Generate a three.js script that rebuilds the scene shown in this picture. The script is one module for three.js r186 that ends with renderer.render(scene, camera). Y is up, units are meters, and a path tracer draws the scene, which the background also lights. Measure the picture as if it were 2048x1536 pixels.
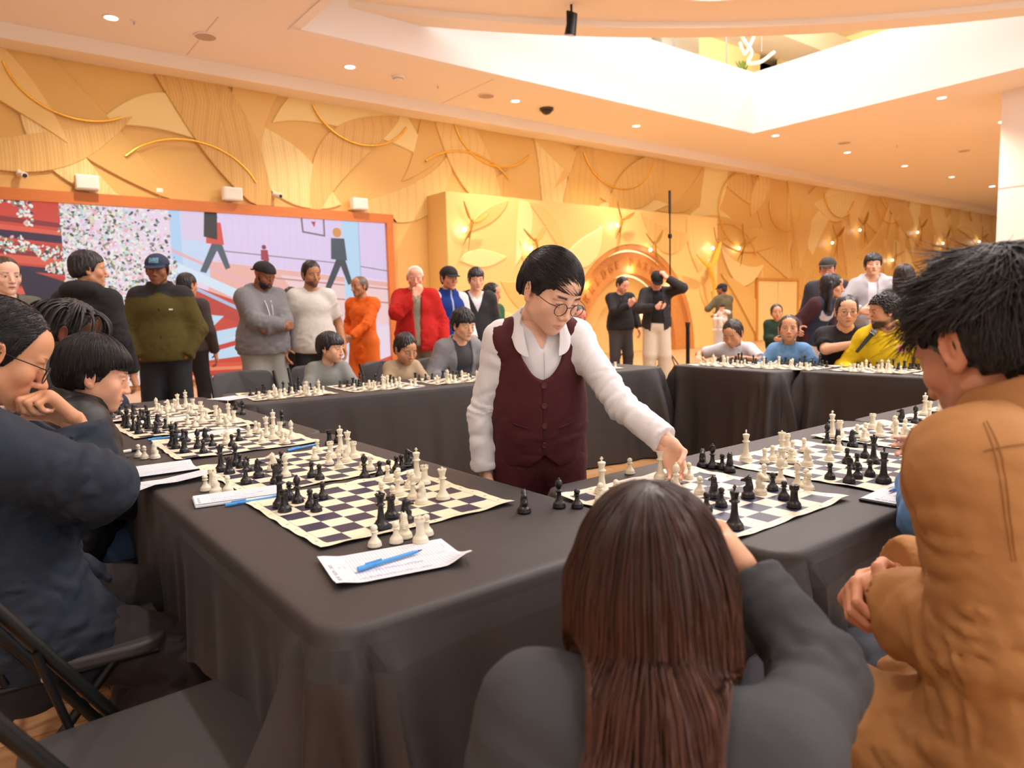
import * as THREE from 'three';
import { mergeGeometries } from 'three/addons/utils/BufferGeometryUtils.js';
import { RoundedBoxGeometry } from 'three/addons/geometries/RoundedBoxGeometry.js';
import { RectAreaLightUniformsLib } from 'three/addons/lights/RectAreaLightUniformsLib.js';
import { createNoise3D, createNoise2D } from 'simplex-noise';

// ------------------------------------------------------------------ camera, light, exposure
const scene = new THREE.Scene();
scene.background = new THREE.Color(0x000000);
const camera = new THREE.PerspectiveCamera(57.16, 2048 / 1536, 0.05, 120);
camera.position.set(-0.571, 1.2197, 1.8415);
camera.rotation.set(-0.1010, -0.6598, -0.0271, 'YXZ');
camera.focus = 2.25; camera.userData.fStop = 4;
const renderer = new THREE.WebGLRenderer({ antialias: true });
renderer.toneMapping = THREE.LinearToneMapping;
renderer.toneMappingExposure = 1.0;
renderer.shadowMap.enabled = true;
RectAreaLightUniformsLib.init();
const LIGHT = { disc: 16, down: 55, hall: 70, near: 20, bird: 0.25, screen: 0.5, face: 0.85, upper: 30, window: 1.0, roof: 4.5, arch: 0.7, wash: 7 };   // strengths of the lamps built further down

// ------------------------------------------------------------------ small helpers
function rng(seed) { let s = seed >>> 0; return () => { s = (s + 0x6d2b79f5) | 0; let t = Math.imul(s ^ (s >>> 15), 1 | s); t = (t + Math.imul(t ^ (t >>> 7), 61 | t)) ^ t; return ((t ^ (t >>> 14)) >>> 0) / 4294967296; }; }
const n3 = createNoise3D(rng(11)), n2 = createNoise2D(rng(12));
const V = (x, y, z) => new THREE.Vector3(x, y, z);
const A3 = (v) => [v.x, v.y, v.z];
const D2R = Math.PI / 180;
const clamp = (x, a, b) => Math.min(b, Math.max(a, x));
const mixn = (a, b, t) => a + (b - a) * t;
const sstep = (a, b, x) => { const t = clamp((x - a) / (b - a), 0, 1); return t * t * (3 - 2 * t); };
const col = (h) => { const c = new THREE.Color(h); return [c.r, c.g, c.b]; };
const cmix = (a, b, t) => [mixn(a[0], b[0], t), mixn(a[1], b[1], t), mixn(a[2], b[2], t)];
const counts = new Map();
function numbered(name) { const n = counts.get(name) || 0; counts.set(name, n + 1); return n ? `${name}_${String(n).padStart(3, '0')}` : name; }
function shadows(o) { o.traverse((m) => { if (m.isMesh) { m.castShadow = true; m.receiveShadow = true; } }); return o; }
function thing(name, label, category, pos = [0, 0, 0], turn = 0, group) {
  const o = new THREE.Group(); o.name = numbered(name); o.position.set(...pos); o.rotation.y = turn;
  o.userData = { label, category }; if (group) o.userData.group = group; scene.add(o); return o;
}
function part(name, geo, material, parent, label) {
  const m = new THREE.Mesh(geo, material); m.name = name; m.castShadow = m.receiveShadow = true;
  if (label) m.userData.label = label; parent.add(m); return m;
}
function struct(name, geo, material, parent = scene) {
  const m = new THREE.Mesh(geo, material); m.name = parent === scene ? numbered(name) : name; m.castShadow = m.receiveShadow = true;
  if (parent === scene) m.userData.kind = 'structure'; parent.add(m); return m;
}
function solo(name, geo, material, label, category, pos = [0, 0, 0], turn = 0, group) {
  const m = new THREE.Mesh(geo, material); m.name = numbered(name); m.castShadow = m.receiveShadow = true; m.position.set(...pos); m.rotation.y = turn;
  m.userData = { label, category }; if (group) m.userData.group = group; scene.add(m); return m;
}
function copyOf(src, pos, turn, label, group) {
  const o = src.clone(); o.name = numbered(src.name.replace(/_\d{3}$/, '')); o.position.set(...pos); o.rotation.y = turn;
  o.userData = { ...src.userData }; if (label) o.userData.label = label; if (group) o.userData.group = group; scene.add(o); return o;
}
const bx = (w, h, d, x = 0, y = 0, z = 0) => new THREE.BoxGeometry(w, h, d).translate(x, y, z);
const rbx = (w, h, d, r, x = 0, y = 0, z = 0, s = 2) => new RoundedBoxGeometry(w, h, d, s, r).translate(x, y, z);
function bare(g) { const o = g.index ? g.toNonIndexed() : g.clone(); for (const k of Object.keys(o.attributes)) if (!['position', 'normal', 'uv'].includes(k)) o.deleteAttribute(k); return o; }
const merge = (list) => mergeGeometries(list.map(bare));
function tube(pts, r, seg = 24, sides = 8, closed = false) {
  return new THREE.TubeGeometry(new THREE.CatmullRomCurve3(pts.map((p) => V(...p)), closed), seg, r, sides, closed);
}
function rod(a, b, r, sides = 8) {   // straight round bar
  const A = V(...a), B = V(...b), L = A.distanceTo(B), g = new THREE.CylinderGeometry(r, r, L, sides);
  g.applyQuaternion(new THREE.Quaternion().setFromUnitVectors(V(0, 1, 0), B.clone().sub(A).normalize())); g.translate(...A3(A.add(B).multiplyScalar(0.5))); return g;
}

// ------------------------------------------------------------------ procedural textures
function canvasTex(w, h, draw, srgb = true, repeat) {
  const c = document.createElement('canvas'); c.width = w; c.height = h; draw(c.getContext('2d'), w, h);
  const t = new THREE.CanvasTexture(c); if (srgb) t.colorSpace = THREE.SRGBColorSpace; t.wrapS = t.wrapT = repeat ? THREE.RepeatWrapping : THREE.ClampToEdgeWrapping;
  if (repeat) t.repeat.set(...repeat); return t;
}
function dataTex(n, f, srgb, repeat) {
  const d = new Uint8Array(n * n * 4);
  for (let y = 0; y < n; y++) for (let x = 0; x < n; x++) { const v = f(x / n, y / n), o = (y * n + x) * 4, c = Array.isArray(v) ? v : [v, v, v]; for (let k = 0; k < 3; k++) d[o + k] = clamp(c[k] * 255, 0, 255); d[o + 3] = 255; }
  const t = new THREE.DataTexture(d, n, n); t.magFilter = THREE.LinearFilter; t.wrapS = t.wrapT = THREE.RepeatWrapping; if (srgb) t.colorSpace = THREE.SRGBColorSpace; if (repeat) t.repeat.set(...repeat); t.needsUpdate = true; return t;
}
const TAU = Math.PI * 2;
const per = (u, v, f, o = 0) => n3(Math.cos(u * TAU) * f + o, Math.sin(u * TAU) * f, Math.cos(v * TAU) * f + 7) * 0.5 + n3(Math.cos(v * TAU) * f + 31 + o, Math.sin(v * TAU) * f, Math.sin(u * TAU) * f) * 0.5;
const weaveTex = dataTex(256, (u, v) => 0.5 + 0.22 * Math.sin(u * TAU * 48) * (Math.sin(v * TAU * 24) > 0 ? 1 : -1) + 0.18 * Math.sin(v * TAU * 48) + 0.1 * per(u, v, 9), false, [22, 22]);
const knitTex = dataTex(256, (u, v) => 0.5 + 0.3 * Math.sin(u * TAU * 32 + 1.4 * Math.sin(v * TAU * 32)) + 0.15 * per(u, v, 14), false, [5, 5]);
const fuzzTex = dataTex(256, (u, v) => 0.5 + 0.3 * per(u, v, 22) + 0.3 * per(v, u, 40, 5), false, [5, 5]);
const skinTex = dataTex(256, (u, v) => 0.5 + 0.25 * per(u, v, 30) + 0.25 * per(v, u, 55, 3), false, [14, 14]);

// ------------------------------------------------------------------ materials
const M = {};
const std = (o) => new THREE.MeshStandardMaterial(o), phy = (o) => new THREE.MeshPhysicalMaterial(o);
M.skin = phy({ vertexColors: true, roughness: 0.52, bumpMap: skinTex, bumpScale: 0.00025, specularIntensity: 0.8, sheen: 0.15, sheenRoughness: 0.6, sheenColor: new THREE.Color(0.9, 0.5, 0.4) });
M.eye = phy({ vertexColors: true, roughness: 0.12, clearcoat: 1 });
M.hair = phy({ vertexColors: true, roughness: 0.42, specularIntensity: 0.9 });
M.blackPlastic = std({ color: 0x17171a, roughness: 0.5 });
M.blackMetal = std({ color: 0x0f0f10, roughness: 0.42, metalness: 0.35 });
M.steel = std({ color: 0xb9b9b9, roughness: 0.3, metalness: 1 });
M.white = std({ color: 0xe9e6e1, roughness: 0.6 });
M.gold = std({ color: 0xd9a548, roughness: 0.38, metalness: 0.55 });
M.glass = phy({ color: 0xffffff, roughness: 0.02, transmission: 1, thickness: 0, ior: 1.45 });
const clothCache = new Map();
function cloth(kind = 'weave') {   // all clothing carries its dye in vertex colours
  if (!clothCache.has(kind)) clothCache.set(kind, phy({
    weave: { roughness: 0.82, bumpMap: weaveTex, bumpScale: 0.00022, sheen: 0.25, sheenRoughness: 0.6 },
    knit: { roughness: 0.9, bumpMap: knitTex, bumpScale: 0.001, sheen: 0.35, sheenRoughness: 0.7 },
    fleece: { roughness: 0.95, bumpMap: fuzzTex, bumpScale: 0.0014, sheen: 0.4, sheenRoughness: 0.7 },
    nylon: { roughness: 0.5, bumpMap: fuzzTex, bumpScale: 0.0003 },
    leather: { roughness: 0.45 },
  }[kind]));
  const m = clothCache.get(kind); m.vertexColors = true; return m;
}
// ------------------------------------------------------------------ solids as distance fields, meshed on a grid
class Field {
  constructor(k = 0.02) { this.ops = []; this.k = k; this.disp = null; this.isField = true; }
  add(f, k = this.k) { this.ops.push(f.isField ? { f: (x, y, z) => f.d(x, y, z), g: f, k, t: 0 } : { f, k, t: 0 }); return this; }
  sub(f, k = 0.004) { this.ops.push({ f, k, t: 1 }); return this; }
  int(f, k = 0.004) { this.ops.push({ f, k, t: 2 }); return this; }
  static run(ops, x, y, z) {
    let d = 1e3;
    for (const o of ops) {
      let e = o.f(x, y, z), k = o.k;
      if (o.t === 0) { const h = Math.max(k - Math.abs(d - e), 0); d = Math.min(d, e) - (k > 0 ? (h * h) / k * 0.25 : 0); }
      else { if (o.t === 1) e = -e; const h = Math.max(k - Math.abs(d - e), 0); d = Math.max(d, e) + (k > 0 ? (h * h) / k * 0.25 : 0); }
    }
    return d;
  }
  d(x, y, z) { return Field.run(this.ops, x, y, z); }
  near(x, y, z, R) {
    const es = this.ops.map((o) => o.f(x, y, z)); let m = 1e3;
    this.ops.forEach((o, i) => { if (o.t === 0) m = Math.min(m, es[i]); });
    return this.ops.map((o) => { if (!o.g) return o; const l = o.g.near(x, y, z, R); return { ...o, f: (a, b, c) => Field.run(l, a, b, c) }; }).filter((o, i) => (o.t === 0 ? es[i] < m + 2.6 * R + o.k : o.t === 1 ? es[i] < 2.6 * R + o.k + Math.max(0, 0.02 - m) : es[i] > -2.6 * R - o.k - Math.max(0, 0.02 - m)));
  }
}
const sdf = {
  cap(a, b, ra, rb = ra) {
    const [ax, ay, az] = a, bx_ = b[0] - ax, by = b[1] - ay, bz = b[2] - az, L = bx_ * bx_ + by * by + bz * bz || 1e-9;
    return (x, y, z) => { const px = x - ax, py = y - ay, pz = z - az; let t = (px * bx_ + py * by + pz * bz) / L; t = t < 0 ? 0 : t > 1 ? 1 : t; const qx = px - bx_ * t, qy = py - by * t, qz = pz - bz * t; return Math.sqrt(qx * qx + qy * qy + qz * qz) - ra - (rb - ra) * t; };
  },
  cone(a, b, ra, rb) {   // a tapered bar with a flat end at b
    const f = sdf.cap(a, b, ra, rb), d = V(b[0] - a[0], b[1] - a[1], b[2] - a[2]).normalize();
    return (x, y, z) => Math.max(f(x, y, z), (x - b[0]) * d.x + (y - b[1]) * d.y + (z - b[2]) * d.z);
  },
  sph(c, r) { const [a, b, e] = c; return (x, y, z) => Math.hypot(x - a, y - b, z - e) - r; },
  ell(c, r, q) {   // ellipsoid, q turns its axes
    const iq = q ? q.clone().invert() : null, v = V(0, 0, 0), [cx, cy, cz] = c, [rx, ry, rz] = r;
    return (x, y, z) => { let px = x - cx, py = y - cy, pz = z - cz; if (iq) { v.set(px, py, pz).applyQuaternion(iq); px = v.x; py = v.y; pz = v.z; } const a = px / rx, b = py / ry, e = pz / rz, k0 = Math.sqrt(a * a + b * b + e * e), k1 = Math.sqrt((a / rx) ** 2 + (b / ry) ** 2 + (e / rz) ** 2); return k1 < 1e-9 ? -Math.min(rx, ry, rz) : (k0 * (k0 - 1)) / k1; };
  },
  box(c, h, r = 0, q) {
    const iq = q ? q.clone().invert() : null, v = V(0, 0, 0);
    return (x, y, z) => { v.set(x - c[0], y - c[1], z - c[2]); if (iq) v.applyQuaternion(iq); const a = Math.abs(v.x) - h[0] + r, b = Math.abs(v.y) - h[1] + r, e = Math.abs(v.z) - h[2] + r; return Math.hypot(Math.max(a, 0), Math.max(b, 0), Math.max(e, 0)) + Math.min(Math.max(a, b, e), 0) - r; };
  },
  plane(p, n) { const v = V(...n).normalize(); return (x, y, z) => (x - p[0]) * v.x + (y - p[1]) * v.y + (z - p[2]) * v.z; },   // negative behind the plane
};
function meshField(F, lo, hi, c, color) {
  const B = 8, nx = Math.ceil((hi[0] - lo[0]) / c / B) * B, ny = Math.ceil((hi[1] - lo[1]) / c / B) * B, nz = Math.ceil((hi[2] - lo[2]) / c / B) * B;
  const sx = nx + 1, sy = ny + 1, sz = nz + 1, g = new Float32Array(sx * sy * sz).fill(1), R = c * B * 0.5 * 1.7321, disp = F.disp;
  const live = new Uint8Array((nx / B) * (ny / B) * (nz / B));
  for (let bz = 0, q = 0; bz < nz; bz += B) for (let by = 0; by < ny; by += B) for (let bx_ = 0; bx_ < nx; bx_ += B, q++) {
    const cx = lo[0] + (bx_ + B / 2) * c, cy = lo[1] + (by + B / 2) * c, cz = lo[2] + (bz + B / 2) * c, d0 = F.d(cx, cy, cz), far = Math.abs(d0) > R * 1.5 + 0.03;
    if (!far) live[q] = 1;
    const ops = far ? null : F.near(cx, cy, cz, R);
    for (let k = 0; k <= B; k++) for (let j = 0; j <= B; j++) { let o = ((bz + k) * sy + by + j) * sx + bx_; for (let i = 0; i <= B; i++, o++) {
      if (far) { if (g[o] === 1) g[o] = d0 < 0 ? -0.9 : 0.9; continue; }
      const x = lo[0] + (bx_ + i) * c, y = lo[1] + (by + j) * c, z = lo[2] + (bz + k) * c; let d = Field.run(ops, x, y, z); if (disp && Math.abs(d) < 0.05) d += disp(x, y, z); g[o] = d; } }
  }
  const id = new Int32Array(nx * ny * nz).fill(-1), pos = [], tri = [];
  const off = [0, 1, sx, sx + 1, sx * sy, sx * sy + 1, sx * sy + sx, sx * sy + sx + 1], E = [[0, 1], [2, 3], [4, 5], [6, 7], [0, 2], [1, 3], [4, 6], [5, 7], [0, 4], [1, 5], [2, 6], [3, 7]];
  for (let k = 0; k < nz; k++) for (let j = 0; j < ny; j++) for (let i = 0; i < nx; i++) {
    const o = (k * sy + j) * sx + i; let m = 0; for (let e = 0; e < 8; e++) if (g[o + off[e]] < 0) m |= 1 << e;
    if (m === 0 || m === 255) continue;
    let n = 0, X = 0, Y = 0, Z = 0;
    for (const [a, b] of E) { const ia = (m >> a) & 1, ib = (m >> b) & 1; if (ia === ib) continue; const va = g[o + off[a]], vb = g[o + off[b]], t = va / (va - vb); X += mixn(a & 1, b & 1, t); Y += mixn((a >> 1) & 1, (b >> 1) & 1, t); Z += mixn((a >> 2) & 1, (b >> 2) & 1, t); n++; }
    id[(k * ny + j) * nx + i] = pos.length / 3; pos.push(lo[0] + (i + X / n) * c, lo[1] + (j + Y / n) * c, lo[2] + (k + Z / n) * c);
  }
  const cell = (i, j, k) => (i < 0 || j < 0 || k < 0 || i >= nx || j >= ny || k >= nz ? -1 : id[(k * ny + j) * nx + i]);
  const quad = (a, b, e, f, flip) => { if (a < 0 || b < 0 || e < 0 || f < 0) return; flip ? tri.push(a, e, b, a, f, e) : tri.push(a, b, e, a, e, f); };
  for (let k = 0; k < nz; k++) for (let j = 0; j < ny; j++) for (let i = 0; i < nx; i++) {
    const o = (k * sy + j) * sx + i, s = g[o] < 0;
    if (s !== g[o + 1] < 0) quad(cell(i, j - 1, k - 1), cell(i, j, k - 1), cell(i, j, k), cell(i, j - 1, k), !s);
    if (s !== g[o + sx] < 0) quad(cell(i - 1, j, k - 1), cell(i - 1, j, k), cell(i, j, k), cell(i, j, k - 1), !s);
    if (s !== g[o + sx * sy] < 0) quad(cell(i - 1, j - 1, k), cell(i, j - 1, k), cell(i, j, k), cell(i - 1, j, k), !s);
  }
  const geo = new THREE.BufferGeometry(); geo.setAttribute('position', new THREE.Float32BufferAttribute(pos, 3)); geo.setIndex(tri); geo.computeVertexNormals();
  const uv = new Float32Array(pos.length / 3 * 2); for (let v = 0; v < uv.length / 2; v++) { uv[2 * v] = pos[3 * v] * 0.8 + pos[3 * v + 2] * 0.6; uv[2 * v + 1] = pos[3 * v + 1] + pos[3 * v + 2] * 0.25; }
  geo.setAttribute('uv', new THREE.BufferAttribute(uv, 2));
  if (color) paint(geo, color);
  return geo;
}
function paint(geo, color) {   // one dye or a function of the place
  const p = geo.attributes.position, n = geo.attributes.normal, a = new Float32Array(p.count * 3);
  for (let i = 0; i < p.count; i++) { const c = typeof color === 'function' ? color(p.getX(i), p.getY(i), p.getZ(i), n.getX(i), n.getY(i), n.getZ(i)) : color; a[3 * i] = c[0]; a[3 * i + 1] = c[1]; a[3 * i + 2] = c[2]; }
  geo.setAttribute('color', new THREE.BufferAttribute(a, 3)); return geo;
}
function joinGeo(list) { return mergeGeometries(list.map((g) => { const o = g.index ? g.toNonIndexed() : g; for (const k of Object.keys(o.attributes)) if (!['position', 'normal', 'uv', 'color'].includes(k)) o.deleteAttribute(k); return o; })); }
const fold = (x, y, z, f, s) => { const w = n3(x * f * 0.5 + s, y * f * 0.5, z * f * 0.5) * 0.6; return 1 - 2 * Math.abs(n3(x * f + w, y * f + w + s, z * f)); };   // soft ridges
// strands: thin three-sided tapered tubes; each strand is a list of points
function strandGeo(strands, r0, r1, shade) {
  const pos = [], nor = [], cl = [], idx = [], T = V(0, 0, 0), U = V(0, 0, 0), W = V(0, 0, 0), P = V(0, 0, 0);
  strands.forEach((s, si) => {
    const base = pos.length / 3, c = shade(si, s), m = s.length;
    for (let i = 0; i < m; i++) {
      T.set(...s[Math.min(i + 1, m - 1)]).sub(P.set(...s[Math.max(i - 1, 0)])).normalize(); U.set(T.y, T.z, T.x).cross(T).normalize(); W.crossVectors(T, U);
      const t = i / (m - 1), r = mixn(r0, r1, t) * (s.w || 1), cc = Array.isArray(c[0]) ? cmix(c[0], c[1], t) : c;
      for (let k = 0; k < 3; k++) { const a = k / 3 * TAU, x = Math.cos(a), y = Math.sin(a), nx = U.x * x + W.x * y, ny = U.y * x + W.y * y, nz = U.z * x + W.z * y; pos.push(s[i][0] + nx * r, s[i][1] + ny * r, s[i][2] + nz * r); nor.push(nx, ny, nz); cl.push(...cc); }
      if (i) for (let k = 0; k < 3; k++) { const a = base + (i - 1) * 3 + k, b = base + (i - 1) * 3 + (k + 1) % 3; idx.push(a, b, a + 3, b, b + 3, a + 3); }
    }
  });
  const g = new THREE.BufferGeometry(); g.setAttribute('position', new THREE.Float32BufferAttribute(pos, 3)); g.setAttribute('normal', new THREE.Float32BufferAttribute(nor, 3)); g.setAttribute('color', new THREE.Float32BufferAttribute(cl, 3));
  g.setAttribute('uv', new THREE.BufferAttribute(new Float32Array(pos.length / 3 * 2), 2)); g.setIndex(idx); return g;
}
// ------------------------------------------------------------------ people: one body each, clothing and hair are its children
const qE = (yaw, pitch = 0, roll = 0) => new THREE.Quaternion().setFromEuler(new THREE.Euler(pitch * D2R, yaw * D2R, roll * D2R, 'YXZ'));
const SK = { light: '#e7b08f', pale: '#eebfa6', tan: '#cf9570', mid: '#b57e5a', brown: '#8d5a3e', dark: '#4e2d20', pink: '#e9a78c' };
const headCache = new Map();
// the head in its own axes: origin between the eyes' level and the middle of the skull, z forward; 0.225 m from chin to crown
function headGeo(o) {
  const key = JSON.stringify([o.child || 0, o.eye ?? 0.5, o.fat || 0, o.cell || 0.0045, o.mouth || 0, o.nose || 1]);
  const ch = o.child || 0, ft = o.fat || 0, ns = o.nose || 1, F = new Field(0.02);
  F.add(sdf.ell([0, 0.032, -0.014], [0.075, 0.08, 0.094]));
  F.add(sdf.ell([0, -0.022, 0.022], [0.061 + ft * 0.008, 0.075, 0.062]), 0.03);
  F.add(sdf.ell([0, 0.05, 0.045], [0.055, 0.045, 0.045]), 0.03);
  for (const s of [-1, 1]) {
    F.add(sdf.cap([s * (0.05 - 0.006 * ch + ft * 0.006), -0.055 + 0.006 * ch, 0.002], [s * 0.012, -0.098 + 0.006 * ch, 0.066 - 0.004 * ch], 0.017 + 0.006 * ft, 0.013 + 0.004 * ft), 0.03);
    F.add(sdf.ell([s * 0.043, -0.026, 0.056], [0.021 + 0.004 * ch + ft * 0.005, 0.02 + 0.005 * ch, 0.02]), 0.025);
    F.add(sdf.ell([s * 0.031, 0.019, 0.077], [0.02, 0.007, 0.011]), 0.016);
  }
  if (ch + ft > 0) for (const s of [-1, 1]) F.add(sdf.ell([s * 0.037, -0.05, 0.04], [0.022, 0.026, 0.024 + 0.004 * Math.min(1, ch + ft)]), 0.02);
  F.add(sdf.sph([0, -0.099 + 0.006 * ch, 0.068 - 0.004 * ch], 0.013), 0.02);
  F.add(sdf.ell([0, -0.062, 0.07], [0.032, 0.022, 0.018]), 0.02);
  for (const s of [-1, 1]) F.sub(sdf.ell([s * 0.032, 0.001, 0.102], [0.019, 0.0125, 0.017]), 0.016);   // eye sockets
  F.add(sdf.cap([0, 0.008, 0.085], [0, -0.034, 0.098 + 0.008 * ns - 0.005 * ch], 0.0075, 0.0105 * (1 - 0.12 * ch)), 0.014);
  F.add(sdf.sph([0, -0.036, 0.1 + 0.007 * ns - 0.005 * ch], 0.0095), 0.008);
  for (const s of [-1, 1]) { F.add(sdf.ell([s * 0.0125, -0.039, 0.094], [0.008, 0.0068, 0.009]), 0.007); F.sub(sdf.sph([s * 0.007, -0.0465, 0.099], 0.0032), 0.003); }
  // lids with a slit; the eyeballs are parts of their own
  const open = (o.eye ?? 0.5) * 0.0085;
  for (const s of [-1, 1]) {
    F.add(sdf.ell([s * 0.0315, 0, 0.0745], [0.0152, 0.0125, 0.0142]), 0.006);
    F.sub(sdf.ell([s * 0.0315, -0.0015, 0.0885], [0.0128, Math.max(0.0014, open), 0.011]), 0.0015);
  }
  const mo = o.mouth || 0;
  for (const s of [-1, 1]) F.add(sdf.cap([s * 0.0235, -0.0695, 0.0775], [s * 0.003, -0.0655, 0.0895], 0.003, 0.0046), 0.005);
  for (const s of [-1, 1]) F.add(sdf.cap([s * 0.0205, -0.0715, 0.078], [s * 0.002, -0.0745, 0.087], 0.003, 0.0052), 0.005);
  F.sub(sdf.ell([0, -0.07, 0.09], [0.0235, 0.0012 + mo * 0.005, 0.012]), 0.0015);
  for (const s of [-1, 1]) {   // ears
    const q = qE(s * 22, 0, s * -8);
    F.add(sdf.ell([s * 0.081, -0.004, -0.012], [0.0085, 0.032, 0.0195], q), 0.006);
    F.add(sdf.ell([s * 0.079, -0.03, -0.004], [0.0075, 0.01, 0.009], q), 0.006);
    F.sub(sdf.ell([s * 0.0885, -0.001, -0.008], [0.0065, 0.02, 0.0105], q), 0.004);
    F.add(sdf.cap([s * 0.0835, 0.008, -0.012], [s * 0.083, -0.014, -0.01], 0.0028), 0.004);
  }
  F.add(sdf.cap([0, -0.055, -0.022], [0, -0.125, -0.034], 0.05 - 0.008 * ch, 0.047 - 0.009 * ch), 0.03);   // top of the neck
  const skin = col(o.skin), lip = cmix(skin, col('#a8473f'), o.fem ? 0.62 : 0.4), red = cmix(skin, col('#c8503f'), 0.22), hairc = col(o.hairColor || '#161214'), bs = o.brow ?? 0;
  const c = (x, y, z) => {
    const ax = Math.abs(x); let k = skin;
    k = cmix(k, red, 0.8 * Math.exp(-((ax - 0.042) ** 2 + (y + 0.03) ** 2) / 0.0004) * (z > 0.03 ? 1 : 0) + 0.6 * Math.exp(-(ax ** 2 + (y + 0.036) ** 2) / 0.00015) * (z > 0.08 ? 1 : 0) + (ax > 0.076 ? 0.6 : 0));
    if (o.stubble && z > -0.01) k = cmix(k, hairc, o.stubble * sstep(-0.045, -0.065, y + ax * 0.15) * sstep(-0.03, 0.03, z) * (1 - Math.exp(-(ax ** 2) / 0.0001 - (y + 0.055) ** 2 / 0.0001) * 0.3));
    if (z > 0.07 && ax < 0.027 && y < -0.0585 && y > -0.0815) k = cmix(k, lip, sstep(0.027, 0.02, ax) * sstep(-0.0595 - ax * 0.25, -0.0625 - ax * 0.25, y) * sstep(-0.0825 + ax * 0.3, -0.079 + ax * 0.3, y));
    const by = 0.0245 + (o.browAt || 0) + 0.1 * (ax - 0.03) - 5.5 * (ax - 0.03) ** 2; if (z > 0.035 && ax > 0.012 && ax < 0.054) k = cmix(k, hairc, (0.75 + bs) * sstep(0.0052, 0.002, Math.abs(y - by)) * sstep(0.012, 0.018, ax) * sstep(0.054, 0.044, ax));
    if (z > 0.06) k = cmix(k, hairc, 0.8 * sstep(0.0028, 0.001, Math.abs(y - (-0.0015 + open * Math.sqrt(Math.max(0, 1 - ((ax - 0.0315) / 0.0135) ** 2)) + 0.001))) * (Math.abs(ax - 0.0315) < 0.0135 ? 1 : 0));
    return k;
  };
  if (!headCache.has(key)) headCache.set(key, meshField(F, [-0.105, -0.13, -0.125], [0.105, 0.13, 0.13], o.cell || 0.0045));
  return { geo: paint(headCache.get(key).clone(), c), F };
}
function eyeGeo(gx = 0, gy = 0) {   // an eyeball that looks along (gx, gy, 1)
  const g = new THREE.SphereGeometry(0.0123, 20, 14), d = V(gx, gy, 1).normalize();
  return paint(g, (x, y, z) => { const a = Math.acos(clamp((x * d.x + y * d.y + z * d.z) / 0.0123, -1, 1)); return a < 0.2 ? [0.005, 0.004, 0.004] : a < 0.5 ? [0.035, 0.016, 0.008] : [0.62, 0.56, 0.52]; });
}
// hair as a shell over the skull, cut along a hairline
function hairGeo(o) {
  const F = new Field(0.012), t = Math.max(o.t ?? 0.01, o.thin ? 0 : 0.0095), top = Math.max(o.top ?? t, o.thin ? 0 : 0.013), fy = o.front ?? 0.056, sy = o.side ?? -0.012, nape = o.nape ?? -0.06;
  F.add(sdf.ell([0, 0.034 + (top - t) * 0.5, -0.016], [0.0765 + t, 0.0815 + top, 0.0955 + t]));
  F.add(sdf.ell([0, -0.01, -0.045], [0.066 + t * 0.7, 0.07, 0.06 + t * 0.7]), 0.03);
  if (o.fringe) F.add(sdf.ell([o.fringeX || 0, fy + 0.016, 0.052], [0.056, 0.03, 0.038 + t * 0.4]), 0.02);
  if (o.sweep) F.add(sdf.ell([0.018, 0.088, 0.045], [0.062, 0.032, 0.05], qE(0, 20, -12)), 0.02);
  if (!o.long) F.sub((x, y, z) => { const ax = Math.abs(x), zz = z + (o.fringe ? 0 : (0.04 - ax) * 0.12), yb = mixn(-0.032, fy + (o.cut || 0) * x - (o.fringe ? 0 : ax * ax * 2), Math.pow(sstep(0.004, 0.056, zz), 0.75)); return Math.max((y - yb) * 0.75, 0.006 - z); }, 0.004);
  else F.sub(sdf.ell([0, (o.faceY ?? -0.045), 0.115], [0.056, 0.1, 0.083]), 0.01);
  F.sub((x, y, z) => Math.max(y - sy, -(z + 0.02) - (y < sy - 0.03 ? 0.03 : 0)), 0.004);
  F.sub((x, y, z) => y - nape, 0.006);
  if (o.long) {
    const L = o.len ?? 0.2, w = o.width ?? 0.085;
    F.add(sdf.ell([0, -0.02 - L * 0.35, -0.05], [w, 0.08 + L * 0.5, 0.058]), 0.04);
    for (const s of o.drape === 0 ? [] : [-1, 1]) F.add(sdf.cap([s * 0.078, 0.01, -0.01], [s * (0.085 + (o.flare || 0)), -0.06 - L * 0.7, (o.forward ?? 0.0)], 0.022, 0.026), 0.03);
  }
  if (o.bun) F.add(sdf.sph([0, 0.02, -0.13], 0.035), 0.02);
  const rough = o.rough ?? 0.003, base = col(o.hairColor || '#161214');
  F.disp = (x, y, z) => { const a = Math.atan2(x, z + 0.02), e = Math.atan2(y - 0.03, Math.hypot(x, z)); return rough * (o.curl ? n3(x * 70, y * 70, z * 70) * 1.3 : n3(a * 7 + (o.seed || 0), e * 1.6, 3) + 0.6 * n3(a * 17, e * 2.5, 9 + (o.seed || 0))); };
  const lo = o.long ? -0.1 - (o.len ?? 0.2) : -0.1;
  const g = meshField(F, [-0.13, lo - 0.03, -0.17], [0.13, 0.16, 0.14], o.hcell || 0.0048, (x, y, z) => { const a = Math.atan2(x, z + 0.02), e = Math.atan2(y - 0.03, Math.hypot(x, z)), v = 0.5 + 0.5 * n3(a * 16, e * 3, 5); return cmix(base, base.map((q) => q * 2.1 + 0.004), v * 0.5); });
  return { geo: g, F };
}
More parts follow.
